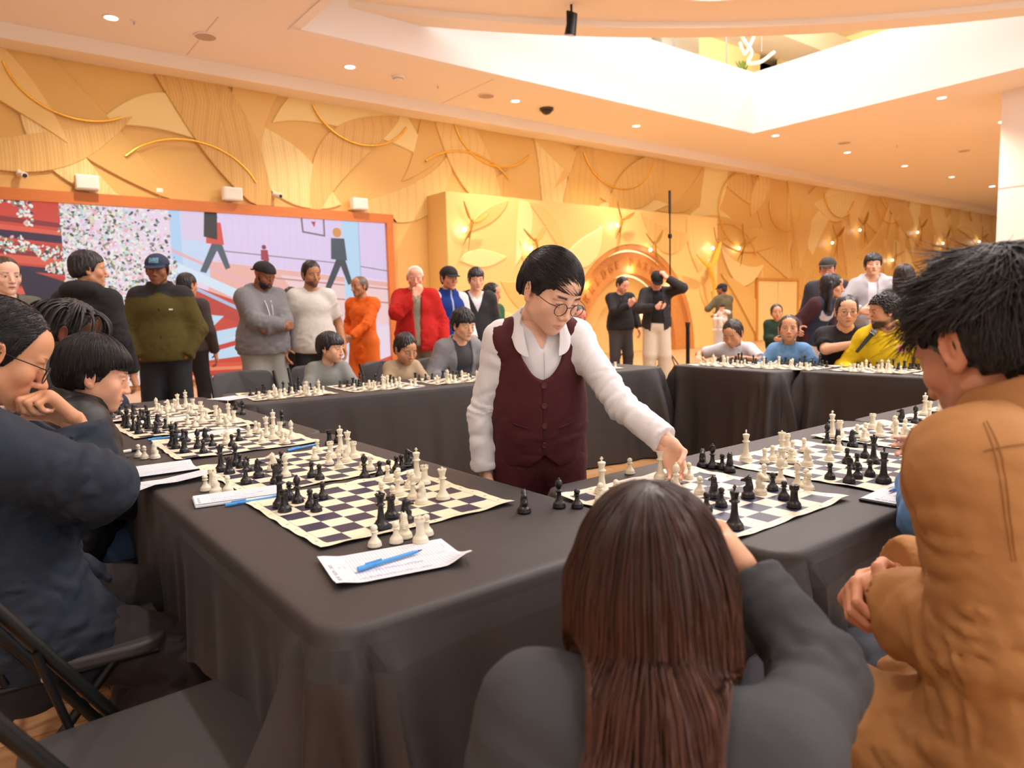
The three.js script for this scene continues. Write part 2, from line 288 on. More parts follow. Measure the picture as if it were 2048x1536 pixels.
function capGeo(o) {   // baseball cap: crown and peak
  const F = new Field(0.01), b = o.back ? -1 : 1, col1 = col(o.color), col2 = col(o.peak || o.color);
  F.add(sdf.ell([0, 0.047, -0.012], [0.092, 0.088, 0.115])); F.sub((x, y, z) => y - 0.043 + (b > 0 ? z * 0.06 : -z * 0.06), 0.004);
  if (!o.beanie && !o.bucket) F.add((x, y, z) => { const u = z * b, r = Math.hypot(x / 0.078, (u - 0.06) / 0.095), yy = y - (0.047 - Math.max(0, u - 0.06) * 0.32 - x * x * 2.2); return Math.max((r - 1) * 0.07, Math.abs(yy) - 0.004, 0.04 - u); }, 0.006);
  if (o.bucket) F.add((x, y, z) => { const r = Math.hypot(x, z + 0.01); return Math.max(Math.abs(y - 0.045 + (r - 0.09) * 0.5) - 0.005, r - 0.135, 0.07 - r); }, 0.006);
  F.disp = (x, y, z) => 0.0012 * Math.cos(Math.atan2(x, z + 0.012) * 6);
  return meshField(F, [-0.14, 0.0, -0.18], [0.14, 0.14, 0.18], 0.0045, (x, y, z) => (z * b > 0.085 && y < 0.055 ? col2 : o.badge && z * b > 0.055 && Math.abs(x) < 0.036 && y > 0.058 && y < 0.1 ? cmix(col1, col(o.badge), 0.5 + 0.5 * n3(x * 90, y * 120, 3)) : col1));
}
function glassesParts(parent, q, p, s, color, thin = 0.0013) {
  const frame = [], m = new THREE.Matrix4().compose(p, q, V(s, s, s));
  for (const e of [-1, 1]) { frame.push(new THREE.TorusGeometry(0.0225, thin, 8, 28).scale(1.08, 0.88, 1).translate(e * 0.0335, -0.009, 0.1)); frame.push(tube([[e * 0.055, 0.002, 0.099], [e * 0.074, 0.003, 0.086], [e * 0.082, 0.004, 0.03], [e * 0.084, 0.003, -0.01], [e * 0.083, -0.012, -0.024]], thin * 1.05, 20, 6)); }
  frame.push(tube([[-0.0105, -0.002, 0.1], [0, 0.002, 0.1045], [0.0105, -0.002, 0.1]], thin, 8, 6));
  const f = part('glasses', merge(frame).applyMatrix4(m), std({ color, roughness: 0.3, metalness: 0.5 }), parent);
  for (const e of [-1, 1]) part('lens', new THREE.CircleGeometry(0.0222, 24).scale(1.08, 0.88, 1).translate(e * 0.0335, -0.009, 0.1003).applyMatrix4(m), M.glass, f);
}
// a hand in its own axes: wrist at the origin, fingers along y, palm towards z; side +1 puts the thumb on +x
function handGeo(pose, side, s, skin, cell = 0.004) {
  const F = new Field(0.01), P = {
    relax: { f: [[18, 25, 15], [22, 30, 18], [26, 34, 20], [30, 36, 22]], th: [38, 18, 25], sp: 3 },
    fist: { f: [[78, 95, 60], [80, 98, 60], [82, 98, 60], [84, 96, 60]], th: [15, 45, 50], sp: 0 },
    hold: { f: [[48, 55, 30], [52, 60, 32], [56, 62, 34], [58, 62, 36]], th: [30, 50, 35], sp: 1 },
    flat: { f: [[6, 8, 5], [5, 8, 5], [6, 9, 5], [9, 10, 6]], th: [35, 6, 8], sp: 3 },
    pinch: { f: [[52, 30, 12], [46, 38, 18], [38, 40, 20], [30, 38, 20]], th: [22, 62, 18], sp: 4 },
    think: { f: [[35, 70, 45], [62, 85, 55], [72, 90, 55], [78, 90, 55]], th: [30, 20, 20], sp: 1 },
  }[pose] || pose;
  F.add(sdf.box([0, 0.052, 0], [0.037, 0.05, 0.0125], 0.0125)); F.add(sdf.cap([side * 0.022, 0.018, 0.006], [side * 0.03, 0.06, 0.008], 0.016, 0.013), 0.015); F.add(sdf.cap([-side * 0.026, 0.02, 0.004], [-side * 0.03, 0.075, 0.003], 0.013, 0.011), 0.015);
  F.add(sdf.ell([0, -0.005, 0], [0.027, 0.04, 0.02]), 0.02);
  const nails = [], seg = (p, dir, L) => [p[0] + dir[0] * L, p[1] + dir[1] * L, p[2] + dir[2] * L];
  const len = [[0.042, 0.025, 0.02], [0.046, 0.029, 0.021], [0.043, 0.027, 0.021], [0.034, 0.02, 0.018]], fx = [0.0275, 0.0095, -0.009, -0.0265], fy = [0.096, 0.1, 0.097, 0.088];
  for (let i = 0; i < 4; i++) {
    let p = [side * fx[i], fy[i] - 0.004, 0.001], a = 0; const sp = (1.5 - i) * P.sp * D2R * side, w = i === 3 ? 0.87 : 1, K = P.f[i];
    for (let j = 0; j < 3; j++) { a += K[j] * D2R; const d = [Math.sin(sp) * Math.cos(a), Math.cos(sp) * Math.cos(a), Math.sin(a)], e = seg(p, d, len[i][j]); const r = [0.0095, 0.0085, 0.0078, 0.0066]; F.add(sdf.cap(p, e, r[j] * w, r[j + 1] * w), j ? 0.003 : 0.008); if (j === 2) nails.push([seg(p, d, len[i][j] * 0.75), d, a, w]); p = e; }
  }
  const [b, c1, c2] = P.th, a0 = b * D2R; let p = [side * 0.026, 0.022, 0.007], d = V(side * Math.sin(a0 + 0.25), Math.cos(a0 + 0.25), 0.35).normalize();
  const inward = V(-side * 0.75, 0.1, 0.65).normalize();
  for (let j = 0; j < 3; j++) { if (j) { const ax = V(0, 0, 0).crossVectors(d, inward).normalize(); d.applyAxisAngle(ax, [0, c1, c2][j] * D2R); } const e = seg(p, A3(d), [0.042, 0.032, 0.026][j]), r = [0.0125, 0.0105, 0.0095, 0.0078]; F.add(sdf.cap(p, e, r[j], r[j + 1]), j ? 0.004 : 0.014); p = e; }
  const sk = col(skin), red = cmix(sk, col('#d05a48'), 0.25), nail = cmix(sk, [0.9, 0.62, 0.58], 0.5);
  const g = meshField(F, [-0.08, -0.045, -0.035], [0.08, 0.215, 0.13], cell, (x, y, z) => { let k = sk; for (const n of nails) { const q = (x - n[0][0]) ** 2 + (y - n[0][1]) ** 2 + (z - n[0][2]) ** 2, out = -(y - n[0][1]) * Math.sin(n[2]) * 1 + (z - n[0][2]) * -Math.cos(n[2]); if (q < 0.00014 && out > 0.003) k = nail; else if (q < 0.0003) k = cmix(k, red, 0.5); } return k; });
  return g.scale(s, s, s);
}
function basis(f, n) { const y = f.clone().normalize(), z = n.clone().addScaledVector(y, -n.dot(y)).normalize(), x = V(0, 0, 0).crossVectors(y, z); return new THREE.Quaternion().setFromRotationMatrix(new THREE.Matrix4().makeBasis(x, y, z)); }
function ik(S, T, l1, l2, hint) {   // elbow or knee
  const d = T.clone().sub(S); let L = d.length(); const m = (l1 + l2) * 0.999; if (L > m) { T = S.clone().addScaledVector(d, m / L); d.setLength(m); L = m; }
  const a = (l1 * l1 - l2 * l2 + L * L) / (2 * L), h = Math.sqrt(Math.max(0, l1 * l1 - a * a)), u = d.clone().normalize(), w = hint.clone().addScaledVector(u, -hint.dot(u)).normalize();
  return [S.clone().addScaledVector(u, a).addScaledVector(w, h), T];
}
/* person(o): at [x, z], yaw (0 faces +z), H height, seat (height of the seat) or standing, lean / side / twist degrees, head {yaw, pitch, roll},
   hands L / R: {at: [x, y, z] in the person's axes (or w: world), hint, pose, f, n}; +x is the person's left */
function person(o) {
  const H = o.H || 1.74, b = o.b || 1, root = thing('person', o.label, 'person', [o.at[0], o.y || 0, o.at[1]], (o.yaw || 0) * D2R, o.group);
  const dist = Math.hypot(o.at[0] + 0.571, o.at[1] - 1.8415), ch = o.child || 0, hs = o.hs || (ch ? 0.98 : 1.02), ccell = o.ccell || clamp(dist * 0.0018, 0.0085, 0.017), cell = o.cell || ccell * 1.5, sw = o.sw || 1;
  root.updateMatrixWorld(true); const inv = root.matrixWorld.clone().invert(), L3 = (w) => V(...w).applyMatrix4(inv);
  const seated = o.seat != null, P = V(0, seated ? o.seat + 0.07 * H / 1.74 + 0.015 : 0.53 * H, 0).add(V(...(o.shift || [0, 0, 0])));
  const fq = qE(o.twist || 0, o.lean || 0, -(o.side || 0)), hq0 = qE((o.twist || 0) * 0.3, (o.lean || 0) * 0.35, 0);
  const u = V(0, 1, 0).applyQuaternion(fq), u0 = V(0, 1, 0).applyQuaternion(hq0), X = V(1, 0, 0).applyQuaternion(fq), Z = V(0, 0, 1).applyQuaternion(fq);
  const Wst = P.clone().addScaledVector(u0, 0.1 * H), C = Wst.clone().addScaledVector(u, 0.105 * H), N = C.clone().addScaledVector(u, 0.1 * H);
  const shr = o.shrug || [0, 0], SL = N.clone().addScaledVector(u, -0.036 * H + shr[0]).addScaledVector(X, 0.089 * H * sw), SR = N.clone().addScaledVector(u, -0.036 * H + shr[1]).addScaledVector(X, -0.089 * H * sw);
  const h = o.head || {}, hq = qE(h.yaw || 0, h.pitch || 0, h.roll || 0), nd = u.clone().multiplyScalar(0.75).add(V(0, 0.25, 0)).addScaledVector(Z, 0.16 + (h.pitch || 0) / 130).normalize();
  const neckL = (o.neck || 0.052) * H, base = N.clone().addScaledVector(nd, neckL), hp = base.clone().sub(V(0, -0.058, -0.024).multiplyScalar(hs).applyQuaternion(hq));
  const hips = [P.clone().add(V(0.05 * H, 0, 0).applyQuaternion(hq0)), P.clone().add(V(-0.05 * H, 0, 0).applyQuaternion(hq0))];
  const feet = o.feet || [], legs = hips.map((hp_, i) => {
    const s = i ? -1 : 1; let ank, hint = V(s * 0.15, 0, 1);
    if (seated) ank = feet[i] ? V(...feet[i]) : V(s * 0.07 * H, 0.05, 0.235 * H); else ank = feet[i] ? V(...feet[i]) : V(s * 0.065 * H, 0.045 * H, -0.01);
    const [kn, an] = ik(hp_, ank, 0.245 * H, 0.243 * H, o.knee ? V(...o.knee[i]) : seated ? V(0, 1, 0.5) : hint); return { hip: hp_, kn, an, toe: an.clone().add(V(s * 0.02 + (o.toe ? o.toe[i] : 0), -an.y + 0.022 + Math.max(0, an.y - 0.08) * 0.7, 0.115 * H)) };
  });
  const arms = [SL, SR].map((S, i) => {
    const s = i ? -1 : 1, a = (i ? o.R : o.L) || {}, t = a.w ? L3(a.w) : a.at ? V(...a.at) : S.clone().add(V(s * 0.05 * H, -0.3 * H, 0.04 * H));
    const hint = a.hw ? V(...a.hw).transformDirection(inv) : V(...(a.hint || [s * 0.5, -0.2, -1]));
    let [el, wr] = ik(S, t, 0.168 * H * (a.k || 1), 0.148 * H * (a.k || 1), hint); if (a.elw) { el = L3(a.elw); wr = t; } const f = a.fw ? V(...a.fw).transformDirection(inv) : a.f ? V(...a.f).normalize() : wr.clone().sub(el).normalize();
    const n = a.nw ? V(...a.nw).transformDirection(inv) : a.n ? V(...a.n).normalize() : V(-s, 0, -0.2); return { S, el, wr, f, n, pose: a.pose || 'relax', s, none: a.none, hide: a.hide };
  });
  const rig = { root, H, b, P, Wst, C, N, SL, SR, u, X, Z, fq, hq, hp, hs, legs, arms, base, nd };
  // body
  const torso = (F, t, k = 0.045 * H) => {
    F.add(sdf.ell(A3(P), [0.094 * H * b + t, 0.07 * H + t, 0.066 * H * b + t], hq0), 0); F.add(sdf.ell(A3(Wst), [0.083 * H * b + t, 0.085 * H, 0.062 * H * b + t + (o.belly || 0)], hq0), k);
    F.add(sdf.ell(A3(C), [0.094 * H * Math.sqrt(b) * sw + t, 0.092 * H, 0.066 * H * b + t], fq), k); F.add(sdf.cap(A3(SL.clone().addScaledVector(u, -0.014 * H)), A3(SR.clone().addScaledVector(u, -0.014 * H)), 0.026 * H + t), k * 0.5);
    for (const S of [SL, SR]) F.add(sdf.cap(A3(N.clone().addScaledVector(u, 0.002 * H)), A3(S), 0.022 * H + t * 0.5, 0.024 * H + t * 0.8), k * 0.5);
  };
  const rb = Math.pow(b, 0.6), skin = o.skin || SK.light, sk = col(skin), BF = new Field(0.02 * H);
  torso(BF, -0.004); BF.add(sdf.cap(A3(N), A3(base), (0.034 - 0.004 * ch) * H * (o.neckR || 1) * Math.sqrt(rb), (0.031 - 0.003 * ch) * H * (o.neckR || 1) * Math.sqrt(rb)), 0.02 * H);
  for (const a of arms) if (!a.none) { BF.add(sdf.cap(A3(a.S), A3(a.el), 0.028 * H * rb, 0.024 * H * rb), 0.02 * H); BF.add(sdf.cap(A3(a.el), A3(a.wr), 0.0245 * H * rb, 0.0165 * H * Math.sqrt(rb)), 0.012 * H); }
  if (!o.noLegs) for (const l of legs) { BF.add(sdf.cap(A3(l.hip), A3(l.kn), 0.047 * H * rb, 0.031 * H * rb), 0.03 * H); BF.add(sdf.cap(A3(l.kn), A3(l.an), 0.031 * H * rb, 0.021 * H), 0.012 * H); }
  const box = (F, pad) => { const lo = V(9, 9, 9), hi = V(-9, -9, -9); for (const p of [P, Wst, C, N, SL, SR, base, ...(o.noLegs ? hips : legs.flatMap((l) => [l.hip, l.kn, l.an, l.toe])), ...arms.filter((a) => !a.none).flatMap((a) => [a.S, a.el, a.wr])]) { lo.min(p); hi.max(p); } return [[lo.x - pad, Math.max(lo.y - pad, -0.02 - (o.y || 0)), lo.z - pad], [hi.x + pad, hi.y + pad, hi.z + pad]]; };
  const [lo, hi] = box(BF, 0.1 * H * b + 0.03), list = [meshField(BF, lo, hi, cell, sk)];
  const hg = headGeo({ ...o, skin, cell: o.headCell || clamp(Math.round(dist * 1.3) * 0.0005, 0.0035, 0.006) }), hm = new THREE.Matrix4().compose(hp, hq, V(hs * (o.hw || 1), hs, hs)); list.push(hg.geo.clone().applyMatrix4(hm));
  for (const a of arms) if (!a.none && !a.hide) list.push(handGeo(a.pose, a.s > 0 ? -1 : 1, (H / 1.74) * (ch ? 0.98 : 1) * (o.hand || 1), skin, o.hcell2 || 0.0055).applyQuaternion(basis(a.f, a.n)).translate(...A3(a.wr)));
  const body = part('body', joinGeo(list), M.skin, root);
  const gz = o.gaze || [0, -0.1]; for (const s of [-1, 1]) part('eye', eyeGeo(...gz).translate(s * 0.0315, 0, 0.0738).applyMatrix4(hm), M.eye, root);
  if (o.hair) { const hr = hairGeo({ hairColor: o.hairColor, thin: o.cap, ...o.hair }); rig.hairF = hr.F; part('hair', hr.geo.applyMatrix4(hm), M.hair, root); }
  if (o.beard) { const F = new Field(0.01); F.add(sdf.ell([0, -0.068, 0.038], [0.062, 0.05, 0.058])); F.add(sdf.cap([-0.064, -0.02, 0.01], [-0.05, -0.07, 0.03], 0.01), 0.02); F.add(sdf.cap([0.064, -0.02, 0.01], [0.05, -0.07, 0.03], 0.01), 0.02); F.sub(sdf.ell([0, -0.028, 0.11], [0.05, 0.03, 0.05]), 0.01); F.sub(sdf.ell([0, -0.07, 0.1], [0.021, 0.0095, 0.025]), 0.004); F.disp = (x, y, z) => 0.002 * n3(x * 120, y * 90, z * 120); part('beard', meshField(F, [-0.09, -0.15, -0.03], [0.09, 0.01, 0.12], 0.0048, col(o.hairColor || '#161214')).applyMatrix4(hm), M.hair, root); }
  if (o.cap) part('cap', capGeo(o.cap).applyMatrix4(hm), cloth('weave'), root);
  if (o.glasses) glassesParts(root, hq, hp, hs, o.glasses);
  // clothing
  const foldOf = (amp, seed, bw = 0.35) => {
    const segs = arms.filter((a) => !a.none).flatMap((a) => [[a.S, a.el], [a.el, a.wr]]).map(([p, q]) => { const d = q.clone().sub(p), L = d.length(); return [p, d.divideScalar(L || 1), L]; });
    return (x, y, z) => {
      let best = 0.14 * H, dir = null, al = 0, w = 0;
      for (const [p, d, L] of segs) { const ax = x - p.x, ay = y - p.y, az = z - p.z, t = clamp(ax * d.x + ay * d.y + az * d.z, 0, L), r = Math.hypot(ax - d.x * t, ay - d.y * t, az - d.z * t); if (r < best) { best = r; dir = d; al = t; } }
      for (const a of arms) if (!a.none) w = Math.max(w, 0.35 * sstep(0.11 * H, 0.05 * H, best), sstep(0.13 * H, 0.03 * H, Math.hypot(x - a.el.x, y - a.el.y, z - a.el.z)), 0.7 * sstep(0.11 * H, 0.02 * H, Math.hypot(x - a.S.x, y - a.S.y + 0.03 * H, z - a.S.z)), 0.8 * sstep(0.09 * H, 0.02 * H, Math.hypot(x - a.wr.x, y - a.wr.y, z - a.wr.z)));
      let out = 0;
      if (dir && w > 0) { const k = sstep(0.13 * H, 0.07 * H, best), q = al * 9; out += amp * w * k * (0.85 * fold(x * 0.55 + dir.x * q * 0.11, y * 0.55 + dir.y * q * 0.11, z * 0.55 + dir.z * q * 0.11, 11, seed) + 0.3 * fold(x, y, z, 17, seed + 4)); }
      if (bw) { const hw = Math.max(bw, 0.9 * sstep(0.12 * H, 0.03 * H, Math.abs(y - P.y - 0.03 * H))); out += amp * hw * (dir ? 1 - sstep(0.1 * H, 0.06 * H, best) : 1) * (fold(x * 0.8, y * 1.5, z * 0.8, 8.5, seed) * 0.8 + 0.3 * fold(x, y, z, 19, seed + 4)); }
      return out;
    };
  };
  const topField = (T, extra = 0) => {
    const F = new Field(0.02 * H), t = (T.t ?? 0.012) + extra, hem = P.clone().addScaledVector(u0, (T.hem ?? -0.02) * H), G = new Field(0.03 * H);
    torso(G, t); if (T.boxy !== 0) G.add(sdf.ell(A3(Wst.clone().addScaledVector(u0, (T.low ?? -0.06) * H)), [0.094 * H * b + t + 0.004, 0.14 * H, 0.068 * H * b + t + 0.004 + (o.belly || 0)], hq0), 0.04 * H);
    if (T.lap) for (const l of legs) G.add(sdf.cap(A3(l.hip), A3(l.hip.clone().lerp(l.kn, T.lap)), 0.054 * H * rb + t, 0.046 * H * rb + t), 0.05);
    if (!T.lap) G.int(sdf.plane(A3(hem), A3(u0.clone().negate())), 0.006);
    F.add(G, 0);
    const sl = T.sleeve ?? 1; arms.forEach((a) => { if (a.none || sl === 0) return;
      const r0 = 0.03 * H * rb + t, r1 = 0.0265 * H * rb + t, r2 = (T.cuff ?? 0.0225) * H * Math.sqrt(rb) + t * 0.8;
      if (sl < 0.6) { const e = a.S.clone().lerp(a.el, sl * 1.6); F.add(sdf.cone(A3(a.S), A3(e), r0, r1 + 0.006), 0.035 * H); }
      else { const e = a.el.clone().lerp(a.wr, (sl - 0.5) * 2 * 0.97); F.add(sdf.cap(A3(a.S), A3(a.el), r0, r1), 0.035 * H); F.add(sdf.cone(A3(a.el), A3(e), r1, r2), 0.012 * H); } });
    if (T.hood) F.add(sdf.ell(A3(N.clone().addScaledVector(Z, -0.05 * H).addScaledVector(u, 0.008 * H)), [0.075 * H, 0.038 * H, 0.045 * H], fq), 0.025 * H);
    if (T.hood) for (const s of [-1, 1]) F.add(sdf.cap(A3(N.clone().addScaledVector(X, s * 0.055 * H).addScaledVector(Z, -0.02 * H).addScaledVector(u, 0.012 * H)), A3(N.clone().addScaledVector(X, s * 0.018 * H).addScaledVector(Z, 0.055 * H).addScaledVector(u, -0.035 * H)), 0.021 * H, 0.013 * H), 0.02 * H);
    if (T.collar) { const c0 = N.clone().addScaledVector(nd, -0.012 * H), c1 = N.clone().addScaledVector(nd, T.collar * H); F.add(sdf.cone(A3(c0), A3(c1), 0.047 * H * (T.cw || 1) + t * 0.3, 0.043 * H * (T.cw || 1) + t * 0.3), 0.012 * H); }
    const nk = N.clone().addScaledVector(Z, (T.neckF ?? 0.012) * H).addScaledVector(u, (T.neckY ?? 0.02) * H);   // opening at the neck
    F.sub(sdf.ell(A3(nk), [(T.neckW ?? 0.038) * H, (T.neckD ?? 0.03) * H, (T.neckW ?? 0.038) * H], fq), 0.004);
    if (T.collar) F.sub(sdf.cap(A3(N.clone().addScaledVector(nd, 0.005)), A3(N.clone().addScaledVector(nd, 0.14)), 0.036 * H * (T.cw || 1), 0.04 * H * (T.cw || 1)), 0.004);
    if (T.open) {   // jacket open in front: a wedge from neck to hem
      const w0 = T.open[0], w1 = T.open[1]; F.sub((x, y, z) => { const dx = x - N.x, dy = y - N.y, dz = z - N.z, lx = dx * X.x + dy * X.y + dz * X.z, lz = dx * Z.x + dy * Z.y + dz * Z.z, ly = -(dx * u.x + dy * u.y + dz * u.z), w = mixn(w0, w1, clamp(ly / (0.3 * H), 0, 1)) ; return Math.max(Math.abs(lx - (T.openX || 0)) - w, -(lz - 0.0)); }, 0.006);
    }
    if (T.scoop) F.sub((x, y, z) => { const dx = x - N.x, dy = y - N.y, dz = z - N.z, lx = dx * X.x + dy * X.y + dz * X.z, lz = dx * Z.x + dy * Z.y + dz * Z.z, ly = -(dx * u.x + dy * u.y + dz * u.z), q = clamp(ly / T.scoop[1], 0, 1); return Math.max((Math.abs(lx) - T.scoop[0] * Math.pow(1 - q * q, 0.6)) * 0.8, ly - T.scoop[1], -lz - 0.02); }, 0.005);
    if (T.vneck) F.sub((x, y, z) => { const dx = x - N.x, dy = y - N.y, dz = z - N.z, lx = dx * X.x + dy * X.y + dz * X.z, lz = dx * Z.x + dy * Z.y + dz * Z.z, ly = -(dx * u.x + dy * u.y + dz * u.z); return Math.max((Math.abs(lx) - T.vneck[0] * (1 - ly / T.vneck[1])) * 0.8, ly - T.vneck[1], -lz); }, 0.006);
    if (T.arm) for (const [S, e] of [[SL, 1], [SR, -1]]) F.sub(sdf.cap(A3(S.clone().addScaledVector(X, e * (T.armX ?? 0.03) * H).addScaledVector(u, -0.035 * H)), A3(S.clone().addScaledVector(X, e * (0.05 + (T.armX ?? 0.03)) * H).addScaledVector(u, 0.05 * H)), T.arm * H), 0.006);
    if (T.notch) F.sub((x, y, z) => { const dx = x - hem.x, dy = y - hem.y, dz = z - hem.z, lx = dx * X.x + dy * X.y + dz * X.z, ly = dx * u0.x + dy * u0.y + dz * u0.z, lz = dx * Z.x + dy * Z.y + dz * Z.z; return Math.max((Math.abs(lx) * T.notch[1] + ly - T.notch[0]) * 0.7, -lz); }, 0.004);
    F.disp = foldOf(T.fold ?? 0.006, T.seed || 1, T.body ?? 0.35); (rig.fields ||= {})[T.name || 'shirt'] = F; return F;
  };
  rig.onSurface = (name, lx, ly) => { const F = rig.fields[name], p = N.clone().addScaledVector(X, lx).addScaledVector(u, ly).addScaledVector(Z, 0.4); for (let i = 0; i < 60; i++) { const d = F.d(p.x, p.y, p.z) + (F.disp ? F.disp(p.x, p.y, p.z) : 0); if (d < 0.0003) break; p.addScaledVector(Z, -d * 0.8); } const e = 0.003, f = (a, b, c) => F.d(p.x + a, p.y + b, p.z + c); const n = V(f(e, 0, 0) - f(-e, 0, 0), f(0, e, 0) - f(0, -e, 0), f(0, 0, e) - f(0, 0, -e)).normalize(); return [p, n]; };
  const [clo, chi] = box(null, 0.12 * H * b + 0.04);
  for (const T of o.tops || []) { const c = col(T.color), loc = (x, y, z) => { const dx = x - N.x, dy = y - N.y, dz = z - N.z; return [dx * X.x + dy * X.y + dz * X.z, dx * u.x + dy * u.y + dz * u.z, dx * Z.x + dy * Z.y + dz * Z.z]; }; part(T.name || 'shirt', meshField(topField(T), clo, chi, T.cell || ccell, T.paint ? (x, y, z, nx, ny, nz) => T.paint(c, ...loc(x, y, z), rig, x, y, z) : c), cloth(T.cloth), root); }
  if (o.bottom && !o.noLegs) {
    const B = o.bottom, F = new Field(0.025 * H), t = B.t ?? 0.012, G = new Field(0.02);
    F.add(sdf.ell(A3(P), [0.094 * H * b + t, 0.075 * H, 0.066 * H * b + t], hq0)); F.add(sdf.ell(A3(Wst.clone().addScaledVector(u0, -0.03 * H)), [0.084 * H * b + t, 0.06 * H, 0.063 * H * b + t], hq0), 0.03 * H);
    for (const l of legs) { const e = l.kn.clone().lerp(l.an, B.len ?? 0.95), k = B.wide ?? 1; F.add(sdf.cap(A3(l.hip), A3(l.kn), 0.05 * H * rb + t, 0.036 * H * rb * k + t), 0.03 * H); F.add(sdf.cone(A3(l.kn), A3(e), 0.036 * H * rb * k + t, 0.03 * H * k + t), 0.012 * H); }
    F.int(sdf.plane(A3(Wst.clone().addScaledVector(u0, 0.01 * H)), A3(u0)), 0.004);
    F.disp = (x, y, z) => { let w = 0.3; for (const l of legs) w = Math.max(w, sstep(0.13 * H, 0.02 * H, Math.hypot(x - l.kn.x, y - l.kn.y, z - l.kn.z)), sstep(0.13 * H, 0.03 * H, Math.hypot(x - l.an.x, y - l.an.y, z - l.an.z))); return (B.fold ?? 0.006) * w * fold(x, y * 1.6, z, 9, B.seed || 3); };
    part(B.name || 'trousers', meshField(F, lo, hi, B.cell || ccell * 1.15, col(B.color)), cloth(B.cloth), root);
  }
  if (!o.noLegs) legs.forEach((l, i) => { const F = new Field(0.02), c = col(o.shoe || '#1c1c1e'), d = l.toe.clone().sub(l.an).setY(0).normalize(), bk = l.an.clone().addScaledVector(d, -0.02 * H).setY(l.toe.y), lowY = l.toe.y - 0.022; F.add(sdf.cap(A3(bk), A3(l.toe), 0.025 * H, 0.024 * H)); F.add(sdf.cap(A3(l.an), A3(l.an.clone().addScaledVector(d, 0.02)), 0.026 * H, 0.024 * H), 0.03); F.add(sdf.box(A3(bk.clone().lerp(l.toe, 0.5).setY(lowY + 0.012)), [0.022 * H, 0.012, 0.082 * H], 0.006, new THREE.Quaternion().setFromUnitVectors(V(0, 0, 1), d)), 0.01); F.int((x, y) => lowY - y, 0.004); part('shoe', meshField(F, [Math.min(l.an.x, l.toe.x) - 0.08, lowY - 0.02, Math.min(l.an.z, l.toe.z) - 0.11], [Math.max(l.an.x, l.toe.x) + 0.08, l.an.y + 0.08, Math.max(l.an.z, l.toe.z) + 0.08], o.shoeCell || 0.011, (x, y) => (o.sole && y < lowY + 0.022 ? col(o.sole) : c)), cloth('leather'), root); });
  if (o.extra) o.extra(rig, hm);
  return rig;
}

// a turned-down collar: a band round the neck whose leaf folds outwards and ends in two points in front
function collarGeo(rig, o) {
  const { N, nd, X, Z, H } = rig, A = nd.clone().multiplyScalar(0.6).add(rig.u.clone().multiplyScalar(0.4)).normalize(), Zc = Z.clone().addScaledVector(A, -Z.dot(A)).normalize(), Xc = V(0, 0, 0).crossVectors(A, Zc), C = N.clone().addScaledVector(A, (o.y ?? -0.005) * H).addScaledVector(Zc, (o.z ?? 0) * H), n = 72, pos = [], idx = [];
  const r0 = (o.r || 0.04) * H, hgt = (o.h || 0.024) * H, leaf_ = (o.leaf || 0.03) * H, gap = o.gap ?? 10, fl = o.flare || 1;
  const prof = (f) => [[r0 + 0.004, -0.01 * H], [r0 + 0.003, hgt * 0.6], [r0 + 0.002, hgt], [r0 + 0.005, hgt + 0.004], [r0 + 0.009, hgt], [r0 + 0.009 + fl * leaf_ * 0.34, hgt - leaf_ * 0.5], [r0 + 0.012 + fl * leaf_ * (0.55 + 0.2 * f), hgt - leaf_ * (1 + (o.point ?? 0.9) * f)], [r0 + 0.008 + fl * leaf_ * (0.53 + 0.2 * f), hgt - leaf_ * (1 + (o.point ?? 0.9) * f)], [r0 + 0.006 + fl * leaf_ * 0.3, hgt - leaf_ * 0.5]];
  const m = prof(0).length;
  for (let i = 0; i <= n; i++) { const t0 = (gap + (360 - 2 * gap) * i / n) * D2R, f = Math.pow(sstep(Math.cos(70 * D2R), 1, Math.cos(t0)), 0.9), open_ = f * (o.spread ?? 0.016) * H; for (const [ki, [r, y]] of prof(f).entries()) { const w = [0, 0, 0, 0, 0.1, 0.55, 1, 1, 0.55][ki], g2 = mixn(gap, gap * (o.tip ?? 0.35), w), th = (g2 + (360 - 2 * g2) * i / n) * D2R; const lowr = 1 + (o.drop || 0) * 0; const p = C.clone().addScaledVector(Xc, Math.sin(th) * (r * lowr) + Math.sign(Math.sin(th)) * open_).addScaledVector(Zc, Math.cos(th) * r * 1.02).addScaledVector(A, y - f * (o.dip ?? 0.022) * H); pos.push(p.x, p.y, p.z); } }
  for (let i = 0; i < n; i++) for (let k = 0; k + 1 < m; k++) { const a = i * m + k; idx.push(a, a + 1, a + m, a + 1, a + m + 1, a + m); }
  const g = new THREE.BufferGeometry(); g.setAttribute('position', new THREE.Float32BufferAttribute(pos, 3)); const uv = new Float32Array(pos.length / 3 * 2); for (let i = 0; i < uv.length / 2; i++) { uv[2 * i] = pos[3 * i]; uv[2 * i + 1] = pos[3 * i + 1]; } g.setAttribute('uv', new THREE.BufferAttribute(uv, 2)); g.setIndex(idx); g.computeVertexNormals(); return paint(g, col(o.color));
}
